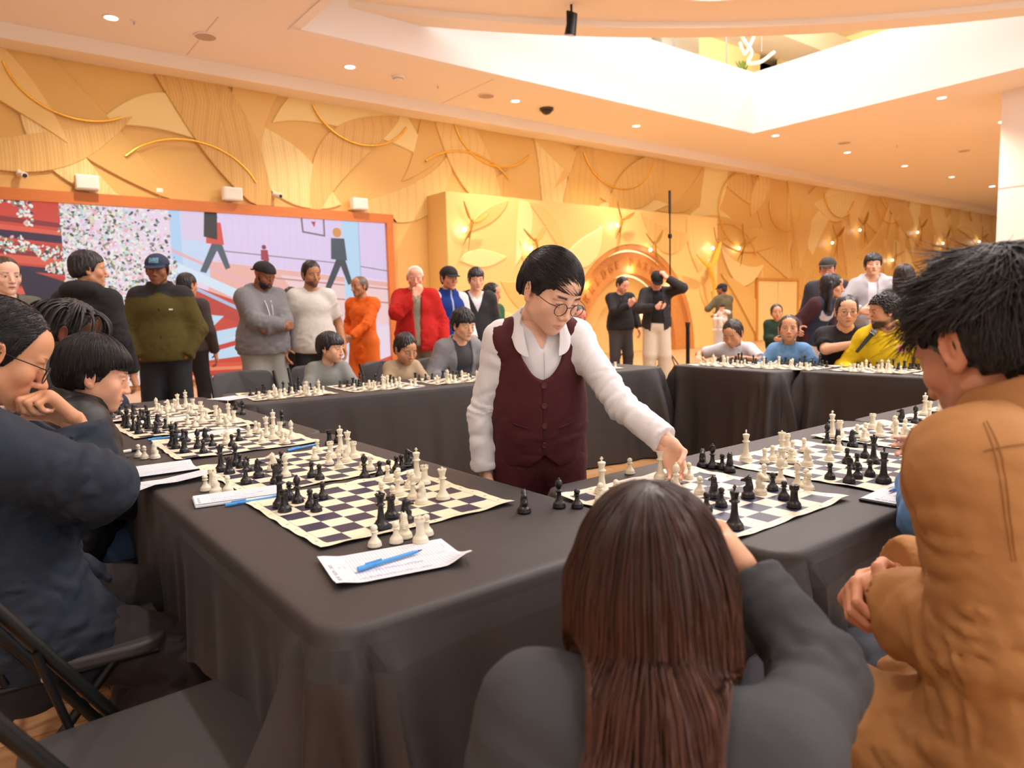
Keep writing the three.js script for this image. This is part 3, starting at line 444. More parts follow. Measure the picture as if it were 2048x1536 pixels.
// combed hair: strands that start on the hair shell and follow a flow over it
function strandHair(rig, hm, geo, F, o) {
  const p = geo.attributes.position, r = rng(o.seed || 4), out = [], im = hm.clone().invert(), q = V(0, 0, 0), nrm = V(0, 0, 0), e = 0.002;
  const grad = (v) => nrm.set(F.d(v.x + e, v.y, v.z) - F.d(v.x - e, v.y, v.z), F.d(v.x, v.y + e, v.z) - F.d(v.x, v.y - e, v.z), F.d(v.x, v.y, v.z + e) - F.d(v.x, v.y, v.z - e)).normalize();
  for (let tries = 0; out.length < o.n && tries < o.n * 8; tries++) {
    q.fromBufferAttribute(p, (r() * p.count) | 0); if (o.from && !o.from(q)) continue;
    q.x += (r() - 0.5) * 0.006; q.y += (r() - 0.5) * 0.006; q.z += (r() - 0.5) * 0.006;
    const L = o.len * (0.6 + 0.6 * r()), st = o.steps || 8, lift = o.lift ? o.lift(q) * (0.4 + r()) : 0, off0 = (o.off ?? 0.001) + r() * (o.thick ?? 0.003), s = [], jx = r() - 0.5, jy = r() - 0.5, jz = r() - 0.5, v = V(0, 0, 0);
    const c0 = q.clone();
    for (let i = 0; i <= st; i++) { const t = i / st; grad(q); const d = F.d(q.x, q.y, q.z), target = off0 + lift * t * t; q.addScaledVector(nrm, (target - d) * 0.9); if (i && o.stop && o.stop(q)) break; s.push(A3(q)); v.set(...o.flow(q, c0)); v.x += jx * (o.mess ?? 0.25); v.y += jy * (o.mess ?? 0.25); v.z += jz * (o.mess ?? 0.25); grad(q); v.addScaledVector(nrm, -v.dot(nrm) * 0.85).normalize(); q.addScaledVector(v, L / st); }
    if (s.length > 2) out.push(s);
  }
  return strandGeo(out, o.r0 || 0.0006, o.r1 || 0.0002, o.shade).applyMatrix4(hm);
}
// ------------------------------------------------------------------ the hall
const noiseWhite = dataTex(256, (u, v) => 0.5 + 0.2 * per(u, v, 20) + 0.2 * per(v, u, 44, 2), false, [1, 1]);
M.ceiling = std({ color: 0xf0e6da, roughness: 0.85, bumpMap: noiseWhite, bumpScale: 0.0004 });
M.fascia = std({ color: 0xeeeae8, roughness: 0.7 });
M.plaster = std({ color: 0xe9e2d8, roughness: 0.8, bumpMap: noiseWhite, bumpScale: 0.0004 });
M.lampWarm = std({ color: 0xffffff, emissive: new THREE.Color(1, 0.8, 0.5), emissiveIntensity: 1.5 });
M.wallBase = std({ color: 0xd7ac62, roughness: 0.55 });
const woodTex = dataTex(512, (u, v) => { const g = per(u * 1, v * 1, 2.2) * 0.5, s = n3(Math.cos(v * TAU) * 30, Math.sin(v * TAU) * 30, Math.cos(u * TAU) * 0.9) * 0.5 + n3(Math.cos(v * TAU) * 75, Math.sin(v * TAU) * 75, Math.sin(u * TAU) * 1.3) * 0.3, t = clamp(0.5 + g * 0.35 + s * 0.42, 0, 1); return cmix([0.64, 0.47, 0.31], [0.84, 0.67, 0.48], t); }, true, [1, 1]);
const woods = [0xffffff, 0xf2e6d8, 0xe4d3c0, 0xfff4e6].map((c) => std({ color: c, map: woodTex, roughness: 0.42 }));
const floorTex = dataTex(512, (u, v) => { const r = Math.floor(v * 8), q = (u + (r * 0.37) % 1) % 1, k = Math.floor(q * 2), s = 0.5 + 0.5 * n3(r * 3.1, k * 7.7, 2), gap = Math.min((v * 8) % 1, (q * 2) % 1 * 8) < 0.03 ? 0.7 : 1, g = n3(Math.cos(v * TAU) * 30, Math.sin(v * TAU) * 30, u * 2) * 0.5 + 0.5; return cmix([0.62, 0.45, 0.29], [0.83, 0.65, 0.46], 0.3 * s + 0.6 * g).map((c) => c * gap); }, true, [1 / 2.4, 1 / 1.12]);
M.floor = std({ map: floorTex, roughness: 0.42 });
{
  const fl = bx(54, 0.2, 25, 20, -0.104, -1.5); { const p = fl.attributes.position, uv = fl.attributes.uv; for (let i = 0; i < p.count; i++) uv.setXY(i, p.getX(i), p.getZ(i)); }
  const floor = struct('floor', fl, M.floor);
  // single planks where the floor is seen close by
  const r = rng(5), geos = [];
  for (let k = 0; k < 4; k++) { const g = new RoundedBoxGeometry(1.196, 0.004, 0.156, 1, 0.0012), p = g.attributes.position, uv = g.attributes.uv; for (let i = 0; i < p.count; i++) uv.setXY(i, p.getX(i) * 0.5 + k * 0.23, p.getZ(i) * 1.2 + k * 0.31); geos.push(g); }
  for (let row = 0; row < 33; row++) for (let c = 0; c < 6; c++) { const m = part('plank', geos[(r() * 4) | 0], woods[(r() * 4) | 0], floor); m.position.set(-1.5 + c * 1.2 + ((row * 0.43) % 1) * 1.2 - 0.6, -0.002, -3.1 + row * 0.16); }
  struct('wall_back', bx(50, 7, 0.3, 19, 3.4, -12.56), M.wallBase);
  struct('wall_left', bx(0.3, 11, 25, -6.15, 5.4, -1.5), M.plaster);
  struct('wall_right', bx(0.3, 11, 25, 44.15, 5.4, -1.5), M.plaster);
  struct('wall_front', merge([bx(50.6, 0.5, 0.3, 19, 0.25, 10.15), bx(50.6, 5.1, 0.3, 19, 8.3, 10.15), bx(22.5, 5.3, 0.3, 33, 3.1, 10.15)]), M.plaster);
  // the lower ceiling with its rectangular opening, its white edge beam and the slot along the gold wall
  const ce = []; ce.push(bx(50, 1.2, 2.2, 19, 6.4, -10.6), bx(10, 1.2, 19.5, -1, 6.4, 0.25), bx(27.4, 1.2, 19.5, 30.3, 6.4, 0.25));
  struct('ceiling', merge(ce), M.ceiling);
  struct('trim_1', merge([bx(50, 0.14, 0.62, 19, 5.71, -12.1), bx(50, 0.05, 0.1, 19, 5.79, -11.75)]), M.ceiling);
  struct('trim_2', merge([bx(12.75, 1.56, 0.16, 10.3, 6.56, -9.44), bx(0.16, 1.56, 19.4, 16.55, 6.56, 0.3), bx(0.16, 1.56, 19.4, 4.0, 6.56, 0.3)]), M.fascia);
  for (const x of [2.9, 8.1]) struct('trim_seam', bx(0.012, 0.006, 1.9, x, 5.799, -10.6), std({ color: 0xcdb9a4, roughness: 0.9 }), scene.getObjectByName('ceiling'));
  // the round upper ceiling: a drum with a stepped rim, open only beyond its rim
  const rim = (r0, r1, y0, y1) => { const s = new THREE.Shape(); s.absarc(0, 0, r1, 0, TAU); const h = new THREE.Path(); h.absarc(0, 0, r0, 0, TAU, true); s.holes.push(h); return new THREE.ExtrudeGeometry(s, { depth: y1 - y0, bevelEnabled: false, curveSegments: 160 }).rotateX(-Math.PI / 2).translate(0, y0, 0); };
  const dk = []; { const s = new THREE.Shape(); for (let i = 0; i <= 60; i++) { const a = (16 + i * 1.45) * D2R, x = Math.cos(a) * 20, z = Math.sin(a) * 20; i ? s.lineTo(x, z) : s.moveTo(x, z); } s.lineTo(-4.6, -0.4); s.lineTo(17.0, -0.4); dk.push(new THREE.ExtrudeGeometry(s, { depth: 0.12, bevelEnabled: false }).rotateX(-Math.PI / 2).translate(-0.754, 6.42, 9.402)); }
  const disc = struct('ceiling_upper', dk[0], M.ceiling);
  { const s = new THREE.Shape(); for (const [R, d] of [[20.05, 1], [19.6, -1]]) for (let i = 0; i <= 60; i++) { const a = (16 + (d > 0 ? i : 60 - i) * 1.45) * D2R; (R > 20 && !i) ? s.moveTo(Math.cos(a) * R, Math.sin(a) * R) : s.lineTo(Math.cos(a) * R, Math.sin(a) * R); } struct('rim', new THREE.ExtrudeGeometry(s, { depth: 0.12, bevelEnabled: false }).rotateX(-Math.PI / 2).translate(-0.754, 6.31, 9.402), M.ceiling, disc); }
  // the storey above
  struct('wall_upper', merge([bx(30, 4.2, 0.3, 9, 8.6, -14.2), bx(0.3, 5, 24, 25.2, 8.6, -2)]), std({ color: 0xf0d9ae, roughness: 0.7 }));
  struct('ceiling_top', merge([bx(32, 0.25, 25, 9.5, 10.75, -2), bx(12, 0.7, 1.2, 22.5, 9.6, -11)]), M.ceiling);
  struct('column_upper', merge([bx(1.5, 3.6, 0.5, 14.0, 8.8, -12.4), bx(0.25, 3.6, 0.25, 15.4, 8.8, -12.2), bx(1.7, 3.6, 0.4, 17.3, 8.8, -12.6)]), std({ color: 0xdad6d2, roughness: 0.6 }));
  struct('pier', bx(3, 5.9, 4, 19.6, 2.9, -2.18), std({ color: 0xe7dcd4, roughness: 0.75 }));
  for (const y of [1.0, 2.35, 3.7]) struct('pier_joint', bx(0.012, 0.02, 4.004, 18.098, y, -2.18), std({ color: 0xb9aca2, roughness: 0.9 }), scene.getObjectByName('pier'));
  // added daylight front behind the photographer, brightening ceiling and faces: panes between mullions
  const win = struct('window_1', merge([...Array(9)].map((_, i) => bx(0.1, 5.3, 0.16, -5.9 + i * 3.4, 3.15, 10.05)).concat([bx(27.6, 0.1, 0.16, 7.8, 0.52, 10.05), bx(27.6, 0.1, 0.16, 7.8, 3.2, 10.05), bx(27.6, 0.1, 0.16, 7.8, 5.74, 10.05)])), std({ color: 0xbdbdbd, roughness: 0.4, metalness: 0.6 }));
  const day = std({ color: 0xcfd6de, emissive: new THREE.Color(0.9, 0.96, 1.0), emissiveIntensity: 0.8, roughness: 0.2 });
  for (let i = 0; i < 8; i++) struct('window_pane', bx(3.28, 5.1, 0.02, -4.2 + i * 3.4, 3.15, 10.1), day, win);
  const dl = new THREE.RectAreaLight(new THREE.Color(0.93, 0.97, 1.0), LIGHT.window, 26, 5.2); dl.position.set(7.8, 3.15, 9.9); dl.lookAt(7.8, 3.15, 0); scene.add(dl);
  // glazed roof over the gap between drum and edge beam
  // wall washers behind a lip in the slot between ceiling and gold wall
  struct('slot_lip', bx(48, 0.24, 0.02, 19, 5.685, -11.63), M.ceiling); struct('slot_lamp', bx(48, 0.02, 0.06, 19, 5.77, -11.71), M.lampWarm);
  for (const [x0, w] of [[-3, 12], [9, 12], [21, 12], [33, 12]]) { const l = new THREE.RectAreaLight(new THREE.Color(1, 0.9, 0.74), LIGHT.wash, w, 0.1); l.position.set(x0 + w / 2, 5.75, -11.71); l.lookAt(x0 + w / 2, 3.0, -12.6); scene.add(l); }
  const rl = struct('window_2', bx(9, 0.06, 5, 11.5, 10.6, -7.2), day);
  const rr = new THREE.RectAreaLight(new THREE.Color(0.94, 0.97, 1.0), LIGHT.roof, 9, 5); rr.position.set(11.5, 10.5, -7.2); rr.lookAt(11.5, 0, -7.2); scene.add(rr);
}
// ------------------------------------------------------------------ lamps
M.lampOn = std({ color: 0xffffff, emissive: new THREE.Color(1, 0.93, 0.8), emissiveIntensity: 6 });
M.discOn = std({ color: 0xffffff, emissive: new THREE.Color(1, 0.97, 0.93), emissiveIntensity: 3 });
function downlight(x, y, z, label, power = LIGHT.down) {
  const t = thing('recessed_downlight', label, 'ceiling light', [x, y, z], 0, 'recessed ceiling downlights');
  part('trim_ring', new THREE.TorusGeometry(0.105, 0.014, 8, 28).rotateX(Math.PI / 2).translate(0, -0.004, 0), M.ceiling, t);
  part('lens', new THREE.CylinderGeometry(0.1, 0.1, 0.012, 28).translate(0, -0.004, 0), M.lampOn, t);
  const l = new THREE.SpotLight(new THREE.Color(1, 0.87, 0.7), power, 0, 62 * D2R, 0.9, 2); l.position.set(x, y - 0.05, z); l.target.position.set(x, 0, z); l.castShadow = true; l.shadow.radius = 4; scene.add(l, l.target);
}
['above the left part of the big screen', 'above the right part of the big screen', 'above the cream wall between screen and arch', 'above the lit arch', 'at the near corner of the white edge beam', 'second past the corner of the white beam', 'third past the corner of the white beam', 'farthest before the white pier'].forEach((w, i) => downlight(i < 4 ? 1.6 + i * 3.87 : 1.65 + i * 3.9, 5.8, i < 4 ? -10.55 : -9.2, `round recessed downlight in the peach ceiling ${w}`, i < 4 ? LIGHT.down : LIGHT.hall));
downlight(17.37, 5.8, -5.13, 'round recessed downlight beside the white pier under the long white beam', LIGHT.hall);
for (const [x, z] of [[21.2, -5.13], [25.1, -5.13], [29.1, -5.13], [33, -9.2], [37, -9.2], [33, -5.13], [21.2, -1.2], [25.1, -1.2]]) { const l = new THREE.SpotLight(new THREE.Color(1, 0.9, 0.76), LIGHT.hall, 0, 62 * D2R, 0.9, 2); l.position.set(x, 5.75, z); l.target.position.set(x, 0, z); l.castShadow = true; l.shadow.radius = 4; scene.add(l, l.target); const m = new THREE.Mesh(new THREE.CylinderGeometry(0.1, 0.1, 0.012, 24).translate(x, 5.796, z), M.lampOn); m.name = 'ceiling_lamp_lens'; m.userData.kind = 'structure'; scene.add(m); }  // extra hall lamps added so light off the floor lifts the ceiling
for (const [x, z] of [[-2.3, -6.7], [1.6, -6.7], [-2.3, -2.8], [1.6, -2.8], [-2.3, 1.1], [1.6, 1.1], [-2.3, 5], [1.6, 5]]) { const l = new THREE.SpotLight(new THREE.Color(1, 0.95, 0.91), LIGHT.near, 0, 62 * D2R, 0.9, 2); l.position.set(x, 5.75, z); l.target.position.set(x, 0, z); l.castShadow = true; l.shadow.radius = 5; scene.add(l, l.target); const m = new THREE.Mesh(new THREE.CylinderGeometry(0.1, 0.1, 0.012, 24).translate(x, 5.796, z), M.lampOn); m.name = 'ceiling_lamp_lens'; m.userData.kind = 'structure'; scene.add(m); }
// big round drum lamps; all but the first added to light the tables
[[9.1, -4.75], [5.3, -1.0], [10.6, 1.2], [6.2, 4.4]].forEach(([x, z], i) => {
  const t = thing('round_ceiling_lamp', ['broad round glowing lamp in the drum ceiling at the top edge of the picture', 'added broad round glowing lamp over the ring of tables', 'added broad round glowing lamp over the far right tables', 'added broad round glowing lamp behind the photographer'][i], 'ceiling light', [x, 6.42, z], 0, 'round lamps in the drum ceiling');
  part('rim', new THREE.TorusGeometry(1.42, 0.05, 10, 64).rotateX(Math.PI / 2), M.ceiling, t); part('lens', new THREE.CylinderGeometry(1.4, 1.4, 0.03, 64).translate(0, -0.015, 0), M.discOn, t);
  const l = new THREE.RectAreaLight(new THREE.Color(1, 0.975, 0.985), LIGHT.disc, 2.4, 2.4); l.position.set(x, 6.36, z); l.lookAt(x, 0, z); scene.add(l);
});
// ------------------------------------------------------------------ gold relief wall: overlapping carved leaves, each a panel with its own thickness
const ribs = canvasTex(1024, 1024, (c, w, h) => { c.fillStyle = '#fff'; c.fillRect(0, 0, w, h); c.strokeStyle = 'rgba(150,90,20,0.5)'; c.lineWidth = 2.2; for (let i = 0; i < 60; i++) { c.beginPath(); for (let k = 0; k <= 60; k++) { const t = k / 60, x = i * 20 - 80 + Math.sin(t * 3.1) * 90 + 14 * Math.sin(i), y = t * h; k ? c.lineTo(x, y) : c.moveTo(x, y); } c.stroke(); } }, true, [0.55, 0.38]);
ribs.wrapS = ribs.wrapT = THREE.MirroredRepeatWrapping;
const golds = ['#d8b26c', '#dfbb76', '#d2a85f', '#e3c98a', '#d7ae66'].flatMap((h) => [std({ color: new THREE.Color(h), roughness: 0.5 }), std({ color: new THREE.Color(h), roughness: 0.5, map: ribs })]);
M.goldInlay = std({ color: 0xf0bf55, roughness: 0.25, metalness: 0.85 });
function leaf(parent, r, x, y, L, W, a, bend, z, top, xmin, xmax) {
  const pts = [], n = 26, ca = Math.cos(a), sa = Math.sin(a);
  const put = (t, w) => { const px = (t - 0.5) * L, py = bend * L * (1 - (2 * t - 1) ** 2) + w; pts.push([clamp(x + px * ca - py * sa, xmin, xmax), clamp(y + px * sa + py * ca, 0.02, top)]); };
  for (let i = 0; i <= n; i++) { const t = i / n; put(t, W * Math.pow(Math.sin(Math.PI * t), 0.8) * (1.25 - 0.6 * t)); }
  for (let i = n - 1; i > 0; i--) { const t = i / n; put(t, -W * 0.55 * Math.pow(Math.sin(Math.PI * t), 1.1)); }
  const s = new THREE.Shape(); pts.forEach((p, i) => (i ? s.lineTo(...p) : s.moveTo(...p)));
  const m = part('leaf_panel', new THREE.ExtrudeGeometry(s, { depth: z, bevelEnabled: true, bevelThickness: 0.012, bevelSize: 0.012, bevelSegments: 1, curveSegments: 1 }), golds[(r() * golds.length) | 0], parent); return m;
}
{
  const wall = scene.getObjectByName('wall_back'), r = rng(77);
  let made = 0;
  for (let i = 0; i < 120; i++) {
    const x = -2 + (i % 30) * 1.55 + r() * 1.2, row = Math.floor(i / 30), y = row * 1.5 + 0.3 + r() * 1.1, L = 2.2 + r() * 2.4;
    if (x < 8.5 && y < 4.3) { if (y < 3.2) continue; }
    if (x > 8.3 && x < 17.6 && y < 3.6) continue;
    const m = leaf(wall, r, x, x < 8.5 ? Math.max(y, 4.35) : y, L, 0.35 + r() * 0.55, r() * TAU, (r() - 0.5) * 0.5, 0.012 + r() * 0.05, 5.7, -5, 43.5); m.position.z = -12.41; made++;
    if (x < 7.6) { const p = m.geometry.attributes.position; for (let k = 0; k < p.count; k++) if (p.getX(k) < 7.3 && p.getY(k) < 3.46) p.setY(k, 3.46); }
  }
  const gilt = (pts, rr) => { const m = part('gilded_arc', tube(pts, rr, 40, 6), M.goldInlay, wall); return m; };
  for (const [cx, cy, R, a0, a1] of [[3.0, 3.4, 1.35, 25, 140], [1.4, 5.6, 1.1, 190, 300], [6.6, 5.9, 1.2, 200, 330], [10.2, 5.9, 1.3, 190, 320], [9.2, 3.6, 1.7, 40, 130], [14.5, 5.9, 1.5, 200, 340], [20.6, 4.4, 1.5, 60, 250], [23.0, 4.7, 1.0, 170, 370], [26.8, 5.6, 1.2, 190, 340], [19.5, 2.4, 1.8, 20, 120], [31, 5.7, 1.3, 200, 330]])
    gilt([...Array(12)].map((_, i) => { const a = mixn(a0, a1, i / 11) * D2R; return [cx + Math.cos(a) * R, Math.min(5.65, cy + Math.sin(a) * R * 0.85), -12.33]; }), 0.022);
  // the block round the arched doorway stands forward of the wall
  const block = struct('wall_portal', (() => { const s = new THREE.Shape(); s.moveTo(8.13, 0); s.lineTo(11.55, 0); for (let i = 0; i <= 40; i++) { const a = Math.PI * (1 - i / 40); s.lineTo(14.2 + 2.65 * Math.cos(a), 3.0 * Math.sin(a)); } s.lineTo(17.97, 0); s.lineTo(17.97, 3.93); s.lineTo(8.13, 3.93); return new THREE.ExtrudeGeometry(s, { depth: 0.82, bevelEnabled: false }).translate(0, 0, -12.4); })(), std({ color: 0xdcb670, roughness: 0.5 }));
  for (let i = 0; i < 26; i++) { const x = 8.8 + (i % 9) * 1.08 + r() * 0.5, y = 0.5 + Math.floor(i / 9) * 1.2 + r() * 0.8, e = ((x - 14.2) / 2.95) ** 2 + (y / 3.3) ** 2; if (e < 1.25) continue; const m = leaf(block, r, x, y, 1.3 + r() * 1.2, 0.2 + r() * 0.3, r() * TAU, (r() - 0.5) * 0.5, 0.008 + r() * 0.02, 3.86, 8.2, 17.9); const p = m.geometry.attributes.position; for (let k = 0; k < p.count; k++) { const dx = p.getX(k) - 14.2, q = Math.sqrt((dx / 2.72) ** 2 + (p.getY(k) / 3.07) ** 2); if (q < 1) { p.setX(k, 14.2 + dx / q); p.setY(k, p.getY(k) / q); } } m.position.z = -11.585; }
  // arch: nested rings stepping back, lit in the joints
  const ring = (w0, h0, w1, h1, d) => { const s = new THREE.Shape(); for (let i = 0; i <= 48; i++) { const a = Math.PI * i / 48; i ? s.lineTo(w0 * Math.cos(a), h0 * Math.sin(a)) : s.moveTo(w0, 0); } for (let i = 48; i >= 0; i--) { const a = Math.PI * i / 48; s.lineTo(w1 * Math.cos(a), h1 * Math.sin(a)); } return new THREE.ExtrudeGeometry(s, { depth: d, bevelEnabled: false }); };
  const arch = thing('arched_portal', 'broad rounded golden doorway of nested wooden arches with glowing joints', 'doorway', [14.2, 0, -12.37]);
  M.archWood = std({ color: 0xffd9a0, map: woodTex, roughness: 0.5 }); M.glowStrip = std({ color: 0xffe2a0, emissive: new THREE.Color(1, 0.78, 0.42), emissiveIntensity: 1.6 });
  part('outer_ring', ring(2.64, 2.99, 2.5, 2.86, 0.78), M.archWood, arch); part('light_strip', ring(2.5, 2.86, 2.44, 2.8, 0.6), M.glowStrip, arch);
  const band = part('wood_band', ring(2.44, 2.8, 1.92, 2.2, 0.68), M.archWood, arch);
  part('light_strip', ring(1.92, 2.2, 1.86, 2.13, 0.4), M.glowStrip, arch); part('inner_ring', ring(1.86, 2.13, 1.4, 1.6, 0.46), M.wallBase, arch); part('light_strip', ring(1.4, 1.6, 1.35, 1.54, 0.2), M.glowStrip, arch);
  part('door_panel', new THREE.ExtrudeGeometry((() => { const s = new THREE.Shape(); for (let i = 0; i <= 40; i++) { const a = Math.PI * i / 40; i ? s.lineTo(1.35 * Math.cos(a), 1.54 * Math.sin(a)) : s.moveTo(1.35, 0); } return s; })(), { depth: 0.1, bevelEnabled: false }), golds[2], arch);
  for (const [x, y] of [[-2.1, 2.2], [0, 2.7], [2.0, 2.2]]) { const l = new THREE.PointLight(new THREE.Color(1, 0.74, 0.42), LIGHT.arch, 0, 2); l.position.set(14.2 + x * 0.82, y * 0.86, -11.6); l.shadow.radius = 5; l.castShadow = true; scene.add(l); }
  const font = await new (await import('three/addons/loaders/FontLoader.js')).FontLoader().loadAsync('fonts/droid/droid_sans_bold.typeface.json');
  const letters = []; [...'OAKRIDGE PARK'].forEach((ch, i) => { if (ch === ' ') return; const s = font.generateShapes(ch, 0.22), a = (158 - i * 7.6) * D2R, g = new THREE.ExtrudeGeometry(s, { depth: 0.02, bevelEnabled: false, curveSegments: 4 }); g.translate(-0.08, -0.1, 0).rotateZ(a - Math.PI / 2).translate(2.16 * Math.cos(a), 2.5 * Math.sin(a), 0.68); letters.push(g); });
  part('lettering', merge(letters), std({ color: 0xa8662c, roughness: 0.5 }), band);
  // a flush service door in the gold wall
  const dr = struct('door_1', merge([bx(2.6, 0.09, 0.09, 22.6, 2.14, -12.36), bx(0.09, 2.1, 0.09, 21.3, 1.05, -12.36), bx(0.09, 2.1, 0.09, 23.9, 1.05, -12.36)]), std({ color: 0xc9893a, roughness: 0.5 }));
  for (const x of [21.97, 23.23]) struct('door_leaf', bx(1.24, 2.08, 0.05, x, 1.05, -12.37), golds[6], dr);
}
// swallows of gilt metal, each before its own small lamp
{
  const wing = (s) => { const sh = new THREE.Shape(); sh.moveTo(0, 0.05); sh.quadraticCurveTo(s * 0.16, 0.2, s * 0.12, 0.52); sh.quadraticCurveTo(s * 0.03, 0.3, 0, 0.12); return new THREE.ExtrudeGeometry(sh, { depth: 0.012, bevelEnabled: true, bevelSize: 0.006, bevelThickness: 0.006, bevelSegments: 1 }); };
  const mat = std({ color: 0xa87a30, roughness: 0.4, metalness: 0.6 });
  function bird(x, y, z, turn, k, lab, lit = true, m = mat) {
    const t = thing('swallow_ornament', lab, 'wall ornament', [x, y, z], 0, 'swallows on the gold wall');
    const sub = new THREE.Matrix4().makeRotationZ(turn).scale(V(k, k, k));
    part('body', new THREE.SphereGeometry(0.05, 16, 10).scale(0.8, 3.6, 0.8).translate(0, -0.02, 0.1).applyMatrix4(sub), m, t);
    part('wing', wing(-1).rotateY(0.5).rotateZ(0.55).translate(0, 0.02, 0.1).applyMatrix4(sub), m, t); part('wing', wing(1).rotateY(-0.5).rotateZ(-0.55).translate(0, 0.02, 0.1).applyMatrix4(sub), m, t);
    const tail = new THREE.Shape(); tail.moveTo(-0.03, -0.12); tail.lineTo(-0.1, -0.52); tail.lineTo(-0.02, -0.3); tail.lineTo(0.02, -0.3); tail.lineTo(0.07, -0.6); tail.lineTo(0.03, -0.12); part('tail', new THREE.ExtrudeGeometry(tail, { depth: 0.012, bevelEnabled: false }).translate(0, 0, 0.1).applyMatrix4(sub), m, t);
    part('bracket', rod([0, 0, -0.02], [0, 0, 0.08], 0.012), M.steel, t);
    if (lit) { part('lamp', new THREE.SphereGeometry(0.045, 14, 10).translate(-0.16 * k, -0.1 * k, 0.07), M.lampOn, t); const l = new THREE.PointLight(new THREE.Color(1, 0.9, 0.72), LIGHT.bird, 0, 2); l.position.set(x - 0.16 * k, y - 0.1 * k, z + 0.07); l.castShadow = true; scene.add(l); }
  }
  [[8.68, 3.2, 1, 'leftmost, beside the screen'], [10.58, 2.85, 1, 'just above the boy'], [13.57, 3.55, 1, 'highest, above the arch'], [14.9, 2.95, 1, 'touching the top of the arch'], [17.72, 3.1, 1, 'at the right edge of the portal block']].forEach(([x, y, k, w], i) => bird(x, y, -11.52, -0.3 + (i % 2) * 0.5, 1, `gilt swallow with a lamp, portal block, ${w}`));
  [[20.28, 3.27, 'first past the portal block'], [26.35, 3.68, 'above the man in the grey cap'], [28.5, 4.27, 'high, second of the far flock'], [31.4, 3.14, 'lowest of the far flock beside the teenager'], [33.8, 4.43, 'highest of the far flock'], [36.57, 4.05, 'last but one before the bright end'], [41.0, 4.3, 'farthest, by the bright end of the hall']].forEach(([x, y, w], i) => bird(x, y, -12.32, -0.4 + (i % 3) * 0.4, 1.25, `gilt swallow with a lamp, gold wall, ${w}`));
  bird(17.25, 2.3, -11.45, 0.35, 1.7, 'large plain yellow-gold swallow without a lamp beside the arch', false, std({ color: 0xf0b53c, roughness: 0.35, metalness: 0.4 }));
}
